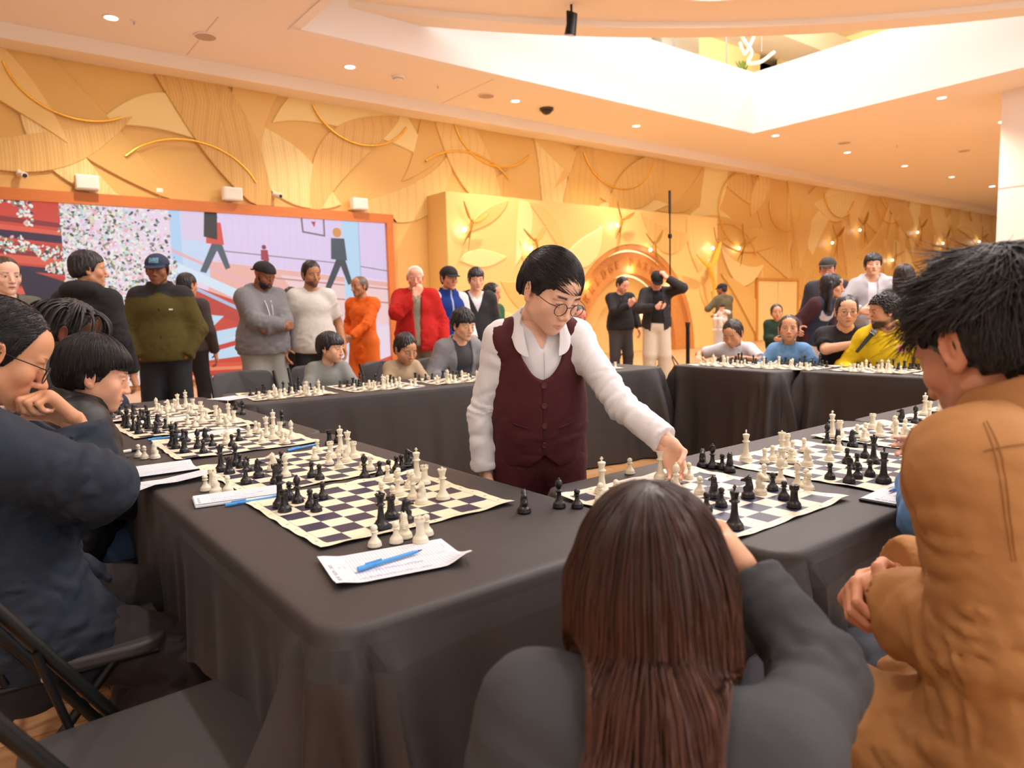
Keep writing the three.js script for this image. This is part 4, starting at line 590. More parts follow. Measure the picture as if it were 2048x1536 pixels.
// ------------------------------------------------------------------ the big screen and what hangs over it
{
  const scr = canvasTex(2048, 720, (c, w, h) => {
    const K = w / 9.0, X = (x) => (x + 2) * K, Y = (y) => (3.25 - y) * K, r = rng(9), poly = (f, ...p) => { c.fillStyle = f; c.beginPath(); p.forEach(([x, y], i) => (i ? c.lineTo(X(x), Y(y)) : c.moveTo(X(x), Y(y)))); c.fill(); }, line = (s, lw, ...p) => { c.strokeStyle = s; c.lineWidth = lw * K; c.beginPath(); p.forEach(([x, y], i) => (i ? c.lineTo(X(x), Y(y)) : c.moveTo(X(x), Y(y)))); c.stroke(); };
    c.fillStyle = '#f3dcf3'; c.fillRect(0, 0, w, h);
    poly('#e9d4f7', [3.2, 3.3], [7.1, 3.3], [7.1, 2.0], [3.2, 2.35]);
    for (let x = 3.3; x < 7; x += 0.14) line('rgba(220,190,235,0.5)', 0.01, [x, 3.3], [x, 2.1]);
    poly('#f6b9ae', [3.2, 2.35], [7.1, 1.95], [7.1, 1.3], [3.2, 1.6]); poly('#fbd6d6', [4.6, 2.1], [7.1, 1.85], [7.1, 1.0], [5.2, 1.3]); line('#c98a94', 0.03, [4.2, 2.06], [7.1, 1.8]);
    line('#8c7a80', 0.02, [3.4, 2.55], [6, 2.35], [7.1, 2.2]); line('#d98080', 0.03, [4, 1.75], [7.1, 1.5]);
    // left: steps and tree shade
    poly('#d9483a', [-2, 3.3], [0.9, 3.3], [0.9, 0], [-2, 0]); for (let i = 0; i < 26; i++) { const y = 3.2 - i * 0.13; poly(['#8f2f36', '#e8624c', '#3a2540', '#c23d36'][i % 4], [-2, y], [0.9, y - 0.3 + r() * 0.1], [0.9, y - 0.36], [-2, y - 0.05 - r() * 0.06]); }
    poly('#2a2038', [0.2, 2.2], [1.0, 1.9], [1.1, 1.3], [0.4, 1.4]); poly('#241c34', [0.55, 1.6], [1.3, 1.7], [1.25, 1.0], [0.7, 0.9]); poly('#f0913f', [0.9, 1.25], [1.25, 1.45], [1.2, 0.8], [0.85, 0.7]);
    // stair, rails and orange benches
    poly('#cfe0fb', [2.6, 3.3], [3.25, 3.3], [3.25, 1.9], [2.6, 2.15]); poly('#b8d8fa', [2.6, 3.3], [2.78, 3.3], [2.78, 1.2], [2.6, 1.3]); poly('#e5d3ee', [2.8, 3.3], [3.2, 3.3], [3.2, 2.7], [2.8, 2.75]);
    poly('#d54636', [2.6, 2.0], [5.3, 1.0], [5.3, -0.2], [2.6, -0.2]); poly('#7a2430', [2.7, 1.95], [3.6, 1.55], [3.6, 1.3], [2.7, 1.75]); poly('#c63f33', [2.8, 1.85], [4.6, 1.1], [4.5, 0.9], [2.8, 1.5]);
    poly('#dff0ff', [2.6, 2.16], [5.9, 0.55], [5.9, 0.8], [2.6, 2.34]); poly('#f3b7bd', [2.6, 2.5], [5.9, 1.0], [5.9, 1.06], [2.6, 2.56]); poly('#b3c7e6', [2.6, 1.98], [5.5, 0.5], [5.5, 0.58], [2.6, 2.05]);
    for (const q of [[[3.0, 1.35], [3.45, 1.3], [3.25, 1.12], [2.95, 1.15]], [[3.1, 0.98], [3.8, 1.1], [4.2, 0.95], [3.2, 0.72]], [[3.1, 0.6], [4.2, 0.86], [4.2, 0.55], [3.1, 0.46]]]) poly('#c9e4fb', ...q); poly('#f8e9ee', [3.4, 0.85], [4.1, 0.98], [4.0, 0.9]);
    for (let i = 0; i < 9; i++) poly(['#e8563e', '#f48a62', '#cf3f36', '#f8b79a'][i % 4], [2.8, 0.42 - i * 0.075], [5.2, 0.36 - i * 0.075], [5.2, 0.3 - i * 0.075], [2.8, 0.35 - i * 0.075]);
    poly('#f2ecf8', [2.9, -0.02], [5.2, 0.02], [5.2, 0.1], [2.9, 0.09]); line('#8f2a30', 0.02, [2.9, 0.16], [5.0, 0.28]); poly('#f7e3f3', [5.3, 0.9], [7.1, 1.0], [7.1, -0.2], [5.3, -0.2]); poly('#e9574a', [6.55, 0.2], [7.1, 0.35], [7.1, -0.2], [6.5, -0.2]);
    // blue pillar, wall picture, walkers
    poly('#bfe0fb', [5.98, 3.3], [6.36, 3.3], [6.36, -0.2], [5.98, -0.2]); line('#9fb9d6', 0.015, [6.36, 3.3], [6.36, 0]); line('#7c6a78', 0.035, [5.1, 3.3], [5.12, 2.98], [5.58, 2.92], [5.58, 3.3]); poly('#c8324a', [5.3, 3.2], [5.4, 3.2], [5.37, 3.08]);
    const man = (x, y, s, coat, leg, head) => { poly(leg, [x - 0.02 * s, y - 0.3 * s], [x - 0.32 * s, y - 0.95 * s], [x - 0.2 * s, y - 0.98 * s], [x + 0.05 * s, y - 0.5 * s], [x + 0.2 * s, y - 0.9 * s], [x + 0.3 * s, y - 0.86 * s], [x + 0.14 * s, y - 0.3 * s]); poly(coat, [x - 0.14 * s, y + 0.08 * s], [x + 0.16 * s, y + 0.08 * s], [x + 0.2 * s, y - 0.38 * s], [x - 0.16 * s, y - 0.36 * s]); c.fillStyle = head; c.beginPath(); c.arc(X(x), Y(y + 0.2 * s), 0.1 * s * K, 0, TAU); c.fill(); };
    man(5.86, 2.8, 1, '#43505a', '#39424c', '#e2984e'); man(3.36, 3.0, 0.9, '#e04a3a', '#4a5a66', '#26222a'); poly('#1e1a20', [3.22, 3.3], [3.45, 3.3], [3.42, 2.75], [3.18, 2.8]); man(4.3, 2.55, 0.45, '#a83048', '#8a2d40', '#8a2d40');
    // blossoming tree
    for (let i = 0; i < 5200; i++) { const y = 3.3 - r() * 3.3, x = 0.35 + r() * 2.35 + (y < 2.2 ? 0.12 : 0) - (y > 2.4 ? r() * 0.9 : 0), d = n2(x * 1.6, y * 1.6); if (x > 2.66 || (x < 0.9 && d < 0.1) || d < -0.75) continue; const q = r(), k = n2(x * 2.3 + 9, y * 2.3); c.fillStyle = q < 0.1 ? '#3b4450' : q < 0.3 ? '#8c8f78' : q < 0.42 + 0.2 * Math.max(0, k) ? '#f2b8bf' : q < 0.56 ? '#bfe3e0' : q < 0.62 ? '#e2e7b0' : '#f7f7ee'; c.beginPath(); c.ellipse(X(x), Y(y), (0.012 + r() * 0.03) * K, (0.01 + r() * 0.018) * K, r() * 3, 0, TAU); c.fill(); }
  });
  const t = thing('video_wall', 'huge lit screen with a blossoming tree, orange steps and a lavender wall', 'screen', [2.5, 0, -12.4]);
  const face = std({ color: 0x050505, roughness: 0.35, emissive: 0xffffff, emissiveMap: scr, emissiveIntensity: LIGHT.face });
  part('display', bx(9.0, 3.16, 0.06, 0, 1.67, 0.03), [M.blackPlastic, M.blackPlastic, M.blackPlastic, M.blackPlastic, face, M.blackPlastic], t);
  const fm = std({ color: 0xffc07a, map: woodTex, roughness: 0.5 });
  part('frame', merge([bx(9.3, 0.19, 0.16, 0.02, 3.345, 0.08), bx(0.15, 3.25, 0.16, 4.575, 1.625, 0.08)]), fm, t);
  const sl = new THREE.RectAreaLight(new THREE.Color(1, 0.86, 0.88), LIGHT.screen, 8.9, 3.1); sl.position.set(2.5, 1.67, -12.32); sl.lookAt(2.5, 1.67, 0); if (LIGHT.screen) scene.add(sl);
  const spk = (x, w) => { const s = thing('wall_speaker', `white box speaker on the gold wall above the ${w} of the screen`, 'speaker', [x, 3.6, -12.2], 0, 'speakers over the screen'); part('case', rbx(0.34, 0.24, 0.2, 0.02), M.white, s); part('grille', rbx(0.3, 0.2, 0.012, 0.005, 0, 0, 0.1), std({ color: 0xd6d2cc, roughness: 0.9 }), s); part('bracket', bx(0.06, 0.06, 0.22, 0, 0.02, -0.16), M.steel, s); };
  spk(1.32, 'tree side'); spk(3.71, 'middle'); spk(6.33, 'far corner');
  for (const [x, w] of [[0.42, 'leftmost, over the tree'], [4.6, 'right of the middle speaker']]) { const s = thing('wall_camera', `small white camera on the gold wall above the screen, ${w}`, 'camera', [x, 3.66, -12.25], 0.3); part('housing', new THREE.CylinderGeometry(0.05, 0.05, 0.2, 16).rotateX(1.8), M.white, s); part('lens', new THREE.CylinderGeometry(0.035, 0.035, 0.012, 16).rotateX(1.8).translate(0, -0.03, 0.105), M.blackPlastic, s); part('bracket', rod([0, 0.03, -0.02], [0, 0.1, -0.15], 0.02), M.white, s); }
  const bxx = thing('junction_box', 'tiny white box on the gold wall between two speakers', 'box', [2.48, 3.6, -12.38]); part('case', rbx(0.12, 0.08, 0.05, 0.01), M.white, bxx); part('cable', rod([0, -0.04, 0], [0, -0.12, 0], 0.008), M.white, bxx);
}
// fittings in the ceiling
{
  const spot = (x, z, y, w) => { const t = thing('ceiling_speaker', `flat round beige grille in the ceiling ${w}`, 'ceiling speaker', [x, y, z], 0, 'round grilles in the ceiling'); part('grille', new THREE.CylinderGeometry(0.17, 0.17, 0.02, 28).translate(0, -0.008, 0), std({ color: 0xb7a48e, roughness: 0.8 }), t); part('ring', new THREE.TorusGeometry(0.17, 0.012, 8, 28).rotateX(Math.PI / 2).translate(0, -0.01, 0), M.ceiling, t); };
  spot(2.94, -10.52, 5.8, 'between two downlights over the screen'); spot(8.6, -10.6, 5.8, 'left of the dark dome'); spot(24.2, -7.1, 5.8, 'over the far hall'); spot(19.8, -8.6, 5.8, 'past the corner of the beam');
  const dm = thing('dome_camera', 'dark half dome camera under the ceiling left of the white corner', 'camera', [10.31, 5.8, -10.63]); part('dome', new THREE.SphereGeometry(0.14, 24, 12, 0, TAU, Math.PI / 2, Math.PI / 2), std({ color: 0x2a2320, roughness: 0.2 }), dm); part('base', new THREE.CylinderGeometry(0.16, 0.16, 0.05, 24).translate(0, -0.02, 0), std({ color: 0x4a4038, roughness: 0.5 }), dm);
  const sd = thing('smoke_detector', 'small smoke detector under the ceiling above the screen corner', 'smoke detector', [6.47, 5.8, -10.55]); part('case', new THREE.CylinderGeometry(0.12, 0.09, 0.07, 24).translate(0, -0.035, 0), M.white, sd); part('vent', new THREE.CylinderGeometry(0.1, 0.1, 0.012, 24).translate(0, -0.05, 0), std({ color: 0x554a40, roughness: 0.7 }), sd);
  for (const [x, z, w] of [[7.4, -10.6, 'left of the third downlight'], [1.9, -10.5, 'beside the first downlight'], [21.5, -7.9, 'in the far hall']]) { const t = thing('sprinkler', `tiny sprinkler head under the ceiling ${w}`, 'sprinkler', [x, 5.8, z]); part('plate', new THREE.CylinderGeometry(0.05, 0.05, 0.012, 16).translate(0, -0.006, 0), M.white, t); part('head', rod([0, 0, 0], [0, -0.06, 0], 0.012), M.steel, t); }
  const pj = thing('hanging_spotlight', 'dark theatre spotlight hanging from the drum ceiling at the top of the picture', 'spotlight', [8.1, 6.42, -7.4]); part('stem', rod([0, 0, 0], [0, -0.14, 0], 0.02), M.blackMetal, pj); part('yoke', merge([bx(0.02, 0.2, 0.04, -0.09, -0.22, 0), bx(0.02, 0.2, 0.04, 0.09, -0.22, 0), bx(0.2, 0.02, 0.04, 0, -0.13, 0)]), M.blackMetal, pj); part('housing', new THREE.CylinderGeometry(0.075, 0.1, 0.34, 20).rotateX(0.25).translate(0, -0.32, 0), M.blackMetal, pj); part('lens', new THREE.CylinderGeometry(0.075, 0.075, 0.015, 20).rotateX(0.25).translate(0.0, -0.49, -0.045), M.steel, pj);
  // the storey above: hanging ribbon, rail, lamps
  const rb = thing('hanging_sculpture', 'white looping ribbon sculpture hanging in the storey above', 'sculpture', [17.0, 8.2, -9.9]); part('ribbon', tube([[-0.5, 0.5, 0], [-0.2, 0.2, 0], [0.1, -0.1, 0.05], [0, -0.35, 0], [0.4, -0.3, 0.1], [1.1, 0.1, 0.1]], 0.05, 48, 8), M.white, rb); part('ribbon', tube([[0.3, 0.6, 0.1], [0.1, 0.2, 0.05], [-0.15, -0.15, 0], [-0.4, 0.1, 0]], 0.045, 32, 8), M.white, rb); part('wire', rod([-0.4, 0.3, 0], [-0.4, 2.5, 0], 0.008), M.steel, rb); part('wire', rod([0.5, 0.0, 0.1], [0.5, 2.5, 0.1], 0.008), M.steel, rb);
  const pb = thing('glass_balustrade', 'clear glass railing along the white edge beam of the storey above', 'railing', [10.3, 7.34, -9.6]); part('glass_panel', bx(12, 1.0, 0.012, 0, 0.5, 0), phy({ color: 0xffffff, roughness: 0.03, transmission: 1, thickness: 0, ior: 1.3 }), pb); for (let i = 0; i < 6; i++) part('post', rod([-5.2 + i * 2.1, 0, 0], [-5.2 + i * 2.1, 1.05, 0], 0.02), M.steel, pb); part('rail', rod([-6, 1.03, 0], [6, 1.03, 0], 0.025), M.steel, pb);
  for (const [x, z] of [[13, -11], [18.2, -7.6], [21, -11]]) { const l = new THREE.PointLight(new THREE.Color(1, 0.8, 0.5), LIGHT.upper, 0, 2); l.position.set(x, 10.3, z); l.castShadow = true; l.shadow.radius = 6; scene.add(l); }
  downlight(18.2, 10.6, -7.6, 'round recessed downlight in the yellow ceiling of the storey above', 20);
  const pl = thing('upstairs_plant', 'small green plant behind the railing of the storey above', 'plant', [18.6, 7.34, -11.2]); part('pot', new THREE.CylinderGeometry(0.16, 0.12, 0.3, 18).translate(0, 0.15, 0), M.white, pl); const lf = []; for (let i = 0; i < 22; i++) { const a = i * 2.4, t = 0.3 + (i % 5) * 0.12; lf.push(new THREE.SphereGeometry(0.1, 8, 6).scale(0.5, 1.5, 0.2).rotateX(0.5).rotateY(a).translate(Math.cos(a) * 0.14, 0.3 + t, Math.sin(a) * 0.14)); } part('foliage', merge(lf), std({ color: 0x6f8a2f, roughness: 0.6 }), pl);
}
// ------------------------------------------------------------------ tables under black cloths
M.clothBlack = phy({ color: 0x353030, roughness: 0.56, bumpMap: weaveTex.clone(), bumpScale: 0.0003, sheen: 0.5, sheenRoughness: 0.5, sheenColor: new THREE.Color(0.32, 0.29, 0.28) });
M.clothBlack.bumpMap.repeat.set(10, 10);
const TABLE_Y = 0.742;
// axes: a table runs along its local x (length L) and z (depth D), origin at its middle; drop(side, t) may shorten the cloth
function tableCloth(o) {
  const { L, D } = o, top = o.y || TABLE_Y, R = 0.07, e = 0.014, per_ = [], nC = 10, step = 0.02;
  const corners = [[L / 2 - R, D / 2 - R, 0], [-L / 2 + R, D / 2 - R, 90], [-L / 2 + R, -D / 2 + R, 180], [L / 2 - R, -D / 2 + R, 270]];
  corners.forEach(([cx, cz, a0], k) => {
    for (let i = 0; i <= nC; i++) { const a = (a0 + i * 9) * D2R; per_.push({ x: cx + R * Math.cos(a), z: cz + R * Math.sin(a), nx: Math.cos(a), nz: Math.sin(a), corner: Math.sin(Math.PI * i / nC) }); }
    const [dx, dz, da] = corners[(k + 1) % 4], a = (a0 + 90) * D2R, x0 = cx + R * Math.cos(a), z0 = cz + R * Math.sin(a), x1 = dx + R * Math.cos(a), z1 = dz + R * Math.sin(a), n = Math.round(Math.hypot(x1 - x0, z1 - z0) / step);
    for (let i = 1; i < n; i++) per_.push({ x: mixn(x0, x1, i / n), z: mixn(z0, z1, i / n), nx: Math.cos(a), nz: Math.sin(a), corner: Math.max(sstep(0.2, 0, i * step), sstep(0.2, 0, (n - i) * step)) * 0.75, side: (k + 1) % 4, t: i / n });
  });
  let s = 0; per_.forEach((p, i) => { const q = per_[(i + per_.length - 1) % per_.length]; if (i) s += Math.hypot(p.x - q.x, p.z - q.z); p.s = s; });
  const rows = [], nD = 16; for (let d = D / 2 - 0.002; d > 0.06; d -= 0.028) rows.push([-d, 0]); rows.push([-0.05, 0], [-0.03, 0], [-e, 0], [-e * 0.3, -e * 0.25], [0, -e], [0.002, -0.03]); for (let i = 1; i <= nD; i++) rows.push([null, i / nD]);
  const pos = [], uv = [], idx = [], n = per_.length, sd = o.seed || 0;
  rows.forEach(([off, y]) => per_.forEach((p, i) => {
    let X, Y, Z; const crease = 0.0022 * fold(p.x * 1.0 + sd, 0, p.z, 2.2, sd);
    if (off !== null) { const dd = Math.max(0, -off - 0.02); X = p.x + p.nx * Math.max(off, -0.02); Z = p.z + p.nz * Math.max(off, -0.02); if (dd) { X = clamp(X, -(L / 2 - 0.02 - dd), L / 2 - 0.02 - dd); Z = clamp(Z, -(D / 2 - 0.02 - dd), D / 2 - 0.02 - dd); } Y = top + (y || 0) + (dd ? Math.min(1, dd * 12) * (0.0006 * fold(X * 1.2 + sd, 0, Z * 0.5, 3.1, sd) + Math.exp(-(((X - 0.12 + sd * 0.1) * 0.9 + Z * 0.3) ** 2) / 0.0002) * 0.0012 + Math.exp(-((Z - 0.02 * sd) ** 2) / 0.0002) * 0.001) : 0); if (y < -0.02) { X += p.nx * 0.006 * p.corner; Z += p.nz * 0.006 * p.corner; } }
    else {
      const d = o.drop ? o.drop(p) : 1, f = y, fall = 0.03 + f * (top - 0.012 - 0.03) * d;
      const wave = n2(p.s * 3.4 + sd, 1.3) * 0.5 + 0.35 * n2(p.s * 8 + sd, 4) + p.corner * 1.1 * Math.cos(p.s * 44 + sd), amp = (0.012 + 0.055 * Math.pow(f, 0.7)) * (0.5 + 1.5 * p.corner), out = 0.006 + p.corner * (0.02 + 0.14 * f) + amp * wave * Math.min(1, f * 3) + 0.012 * f + (o.bulge ? o.bulge(p, f) : 0);
      X = p.x + p.nx * Math.max(out, 0.002); Z = p.z + p.nz * Math.max(out, 0.002); Y = top - fall;
    }
    pos.push(X, Y, Z); off !== null ? uv.push(X, Z) : uv.push(p.s, -y * top);
  }));
  for (let r = 0; r + 1 < rows.length; r++) for (let i = 0; i < n; i++) { const a = r * n + i, b = r * n + (i + 1) % n, c = a + n, d = b + n; idx.push(a, b, c, b, d, c); }
  const g = new THREE.BufferGeometry(); g.setAttribute('position', new THREE.Float32BufferAttribute(pos, 3)); g.setAttribute('uv', new THREE.Float32BufferAttribute(uv, 2)); g.setIndex(idx); g.computeVertexNormals(); return g;
}
M.tableTop = std({ color: 0xcfcac0, roughness: 0.6 });
function table(x, z, turn, o, w, bare) {
  if (bare) {   // only here does the lifted cloth show what carries it
    const t = thing('folding_table', `folding table ${w}, showing under the lifted cloth`, 'table', [x, 0, z], turn), l = [0.09, 0.05];
    part('table_top', rbx(o.L - 0.1, 0.03, o.D - 0.1, 0.014, 0, TABLE_Y - 0.024, 0), M.tableTop, t);
    for (const sx of [-1, 1]) { for (const sz of [-1, 1]) part('leg', rod([sx * (o.L / 2 - 0.22), 0, sz * (o.D / 2 - 0.12)], [sx * (o.L / 2 - 0.22), TABLE_Y - 0.03, sz * (o.D / 2 - 0.12)], 0.014), M.blackMetal, t); part('brace', rod([sx * (o.L / 2 - 0.22), 0.25, -o.D / 2 + 0.12], [sx * (o.L / 2 - 0.22), 0.25, o.D / 2 - 0.12], 0.01), M.blackMetal, t); }
  }
  solo('tablecloth', tableCloth(o), M.clothBlack, `black cloth over the table ${w}`, 'tablecloth', [x, 0, z], turn, 'black tablecloths');
}
const near = (v, c, w) => Math.exp(-((v - c) ** 2) / (w * w));
// left row (long axis along z), seats on the -x side
table(0.215, -0.05, Math.PI / 2, { L: 1.83, D: 0.79, seed: 1, drop: (p) => (p.side === 3 ? 1 - 0.6 * near(p.x, -0.25, 0.5) : 1), bulge: (p, f) => (p.side === 3 ? -0.0 : 0) }, 'nearest the camera on the left', true);
table(0.215, -1.93, Math.PI / 2, { L: 1.9, D: 0.79, seed: 2 }, 'at the far end of the left row');
// right row (long axis along x), seats on the +z side
table(1.455, 0.765, 0, { L: 1.65, D: 0.74, seed: 3 }, 'in front of the long-haired girl');
table(3.16, 0.785, 0, { L: 1.75, D: 0.74, seed: 4 }, 'beyond the man in the tan jacket');
// far left and far right rows
table(1.54, -2.51, -4.2 * D2R, { L: 1.72, D: 0.74, seed: 5 }, 'in front of the boy in the grey sweater');
table(3.2, -2.39, -4.2 * D2R, { L: 1.62, D: 0.74, seed: 6 }, 'behind the standing boy');
table(4.44, -1.47, 90 * D2R - 0.12, { L: 1.06, D: 0.74, seed: 7 }, 'in front of the boys in polo shirts');
table(4.56, 0.0, 90 * D2R, { L: 1.85, D: 0.74, seed: 8 }, 'in front of the man in yellow');
// ------------------------------------------------------------------ folding chairs
const chair0 = (() => {
  const t = thing('folding_chair', 'empty black folding chair at the near left corner of the tables', 'chair', [0, 0, 0], 0, 'black folding chairs');
  // faces +z; seat 0.44 wide, 0.40 deep at 0.44 m
  const s = new THREE.Shape(), W = 0.215, Dp = 0.2, r = 0.075; s.moveTo(-W + 0.03 + r * 0.5, -Dp); s.lineTo(W - 0.03 - r * 0.5, -Dp); s.quadraticCurveTo(W - 0.025, -Dp, W - 0.02, -Dp + r); s.lineTo(W, Dp - r); s.quadraticCurveTo(W, Dp, W - r, Dp); s.lineTo(-W + r, Dp); s.quadraticCurveTo(-W, Dp, -W, Dp - r); s.lineTo(-W + 0.02, -Dp + r); s.quadraticCurveTo(-W + 0.025, -Dp, -W + 0.03 + r * 0.5, -Dp);
  const seat = new THREE.ExtrudeGeometry(s, { depth: 0.012, bevelEnabled: true, bevelThickness: 0.009, bevelSize: 0.009, bevelSegments: 4, curveSegments: 10 }).rotateX(Math.PI / 2).translate(0, 0.455, 0.02);
  M.chairSeat = std({ color: 0x3a3737, roughness: 0.48, bumpMap: fuzzTex, bumpScale: 0.0004 });
  part('seat', seat, M.chairSeat, t);
  const b = new THREE.Shape(); b.moveTo(-0.215, 0); b.quadraticCurveTo(-0.225, 0.1, -0.2, 0.18); b.quadraticCurveTo(-0.19, 0.205, -0.15, 0.21); b.quadraticCurveTo(0, 0.225, 0.15, 0.21); b.quadraticCurveTo(0.19, 0.205, 0.2, 0.18); b.quadraticCurveTo(0.225, 0.1, 0.215, 0); b.quadraticCurveTo(0.21, -0.012, 0.18, -0.01); b.quadraticCurveTo(0, 0.015, -0.18, -0.01); b.quadraticCurveTo(-0.21, -0.012, -0.215, 0);
  const bg = new THREE.ExtrudeGeometry(b, { depth: 0.012, bevelEnabled: true, bevelThickness: 0.007, bevelSize: 0.007, bevelSegments: 3, curveSegments: 12 }); { const p = bg.attributes.position; for (let i = 0; i < p.count; i++) p.setZ(i, p.getZ(i) - 0.035 * (1 - (p.getX(i) / 0.22) ** 2)); bg.computeVertexNormals(); } bg.rotateX(-0.2).translate(0, 0.63, -0.235);
  part('backrest', bg, M.chairSeat, t);
  for (const e of [-1, 1]) {
    part('front_leg', rod([e * 0.225, 0.83, -0.27], [e * 0.225, 0.012, 0.25], 0.0125, 10), M.blackMetal, t);
    part('rear_leg', rod([e * 0.205, 0.45, 0.12], [e * 0.205, 0.012, -0.25], 0.0115, 10), M.blackMetal, t);
    part('hinge_bar', rod([e * 0.212, 0.62, -0.145], [e * 0.207, 0.445, -0.1], 0.008, 8), M.blackMetal, t);
    part('rivet', new THREE.CylinderGeometry(0.009, 0.009, 0.016, 14).rotateZ(Math.PI / 2).translate(e * 0.236, 0.45, -0.03), M.steel, t);
    for (const [z, x] of [[0.25, 0.225], [-0.25, 0.205]]) part('foot_cap', new THREE.CylinderGeometry(0.016, 0.017, 0.035, 12).translate(e * x, 0.0176, z), M.blackPlastic, t);
  }
  part('stretcher', rod([-0.225, 0.16, 0.156], [0.225, 0.16, 0.156], 0.009), M.blackMetal, t); part('stretcher', rod([-0.205, 0.13, -0.156], [0.205, 0.13, -0.156], 0.009), M.blackMetal, t);
  part('seat_frame', merge([rod([-0.2, 0.43, 0.19], [0.2, 0.43, 0.19], 0.009), rod([-0.2, 0.43, -0.13], [0.2, 0.43, -0.13], 0.009), rod([-0.2, 0.43, -0.15], [-0.2, 0.43, 0.2], 0.009), rod([0.2, 0.43, -0.15], [0.2, 0.43, 0.2], 0.009)]), M.blackMetal, t);
  return t;
})();
// ------------------------------------------------------------------ chess sets
M.pieceWhite = phy({ color: 0xe9e0c9, roughness: 0.38, clearcoat: 0.15, clearcoatRoughness: 0.4 });
M.pieceBlack = phy({ color: 0x121214, roughness: 0.36, clearcoat: 0.2, clearcoatRoughness: 0.35 });
const lathe = (pts) => new THREE.LatheGeometry(pts.map(([r, y]) => new THREE.Vector2(r / 1000, y / 1000)), 28);
const foot = (r) => [[0, 0], [r, 0], [r + 0.3, 2], [r, 5.5], [r - 1.2, 6.5], [r - 0.6, 8], [r - 1.6, 11], [r - 4.5, 14.5], [r - 6.2, 16], [r - 5.8, 17.2]];
const PIECE = {
  p: merge([lathe([...foot(14.5), [6.2, 19], [5.3, 26], [5, 30], [8.2, 31], [8.2, 32.6], [4.6, 33.6], [0, 34]]), new THREE.SphereGeometry(0.0075, 22, 16).translate(0, 0.0395, 0)]),
  r: (() => { const g = [lathe([...foot(17), [9.5, 20], [8.6, 30], [8.2, 38], [9.2, 42], [11.4, 44], [11.6, 50], [8.2, 50], [7.8, 46], [0, 46]])]; for (let i = 0; i < 6; i++) { const a = i / 6 * TAU; g.push(new THREE.CylinderGeometry(0.0116, 0.0116, 0.0046, 8, 1, false, a, 0.72).translate(0, 0.0522, 0)); } return merge(g); })(),
  b: (() => { const F = new Field(0.0015); F.add(sdf.ell([0, 0.0575, 0], [0.0092, 0.0125, 0.0092])); F.add(sdf.sph([0, 0.0708, 0], 0.0032)); F.sub(sdf.box([0.0052, 0.064, 0], [0.001, 0.0085, 0.014], 0, new THREE.Quaternion().setFromAxisAngle(V(0, 0, 1), -0.55)), 0.0003); return merge([lathe([...foot(16), [7.2, 20], [5.8, 30], [5.4, 38], [9, 40], [9.2, 42], [5.5, 43.5], [6, 47], [0, 47.5]]), meshField(F, [-0.013, 0.043, -0.013], [0.013, 0.077, 0.013], 0.0008)]); })(),
  q: (() => { const g = [lathe([...foot(18.5), [9, 22], [6.8, 38], [6.2, 52], [10.5, 54], [10.8, 56.5], [6.8, 58.5], [7.4, 64], [9.6, 72], [11.4, 78], [8.6, 78], [6.6, 76.5], [4.5, 79], [0, 80]]), new THREE.SphereGeometry(0.0035, 14, 10).translate(0, 0.0825, 0)]; for (let i = 0; i < 9; i++) { const a = i / 9 * TAU; g.push(new THREE.SphereGeometry(0.0026, 10, 8).translate(Math.cos(a) * 0.0098, 0.0782, Math.sin(a) * 0.0098)); } return merge(g); })(),
  k: merge([lathe([...foot(20), [9.8, 23], [7.4, 40], [6.8, 56], [11.2, 58.5], [11.6, 61.5], [7.2, 63.5], [7.6, 68], [10.6, 80], [10.2, 82], [6, 84], [0, 85.5]]), rbx(0.0042, 0.0125, 0.0036, 0.0012, 0, 0.0905, 0), rbx(0.0105, 0.0042, 0.0036, 0.0012, 0, 0.0915, 0)]),
  n: (() => {
    const F = new Field(0.004), f = (x) => x / 1000, E = (a, b, c, d, e, g) => sdf.ell([f(a), f(b), f(c)], [f(d), f(e), f(g)]);
    F.add(sdf.cap([0, f(17), 0], [0, f(30), f(-3)], f(10.5), f(8.6))); F.add(sdf.cap([0, f(30), f(-3)], [0, f(47), f(-1)], f(8.4), f(7))); F.add(sdf.cap([0, f(48), f(0)], [0, f(41.5), f(14)], f(6.8), f(4.4))); F.add(sdf.sph([0, f(42), f(15)], f(4.2))); F.add(sdf.cap([0, f(52), f(-5)], [0, f(24), f(-11)], f(3.2), f(3)), f(2));
    for (const s of [-1, 1]) { F.add(sdf.cap([f(s * 3), f(52), f(-1)], [f(s * 3.6), f(58.5), f(-1.5)], f(2.4), f(0.9)), f(2)); F.sub(E(s * 7, 46, 8, 1.6, 1.6, 2), f(1)); F.add(sdf.sph([f(s * 4.6), f(49.5), f(5)], f(1.5)), f(1)); }
    F.add(E(0, 23, 8, 6, 8, 5)); F.sub(E(0, 34, 13, 9, 6.5, 6), f(3)); F.sub(sdf.box([0, f(39.5), f(18)], [f(6), f(0.5), f(5)], 0), f(0.5));
    F.disp = (x, y, z) => (z < -0.004 ? 0.0005 * Math.sin(y * 1500) : 0);
    return merge([lathe([...foot(17), [10, 18], [0, 18.5]]), meshField(F, [f(-14), f(14), f(-17)], [f(14), f(62), f(23)], 0.0012)]);
  })(),
};
const KIND = { p: 'pawn', r: 'rook', n: 'knight', b: 'bishop', q: 'queen', k: 'king' };
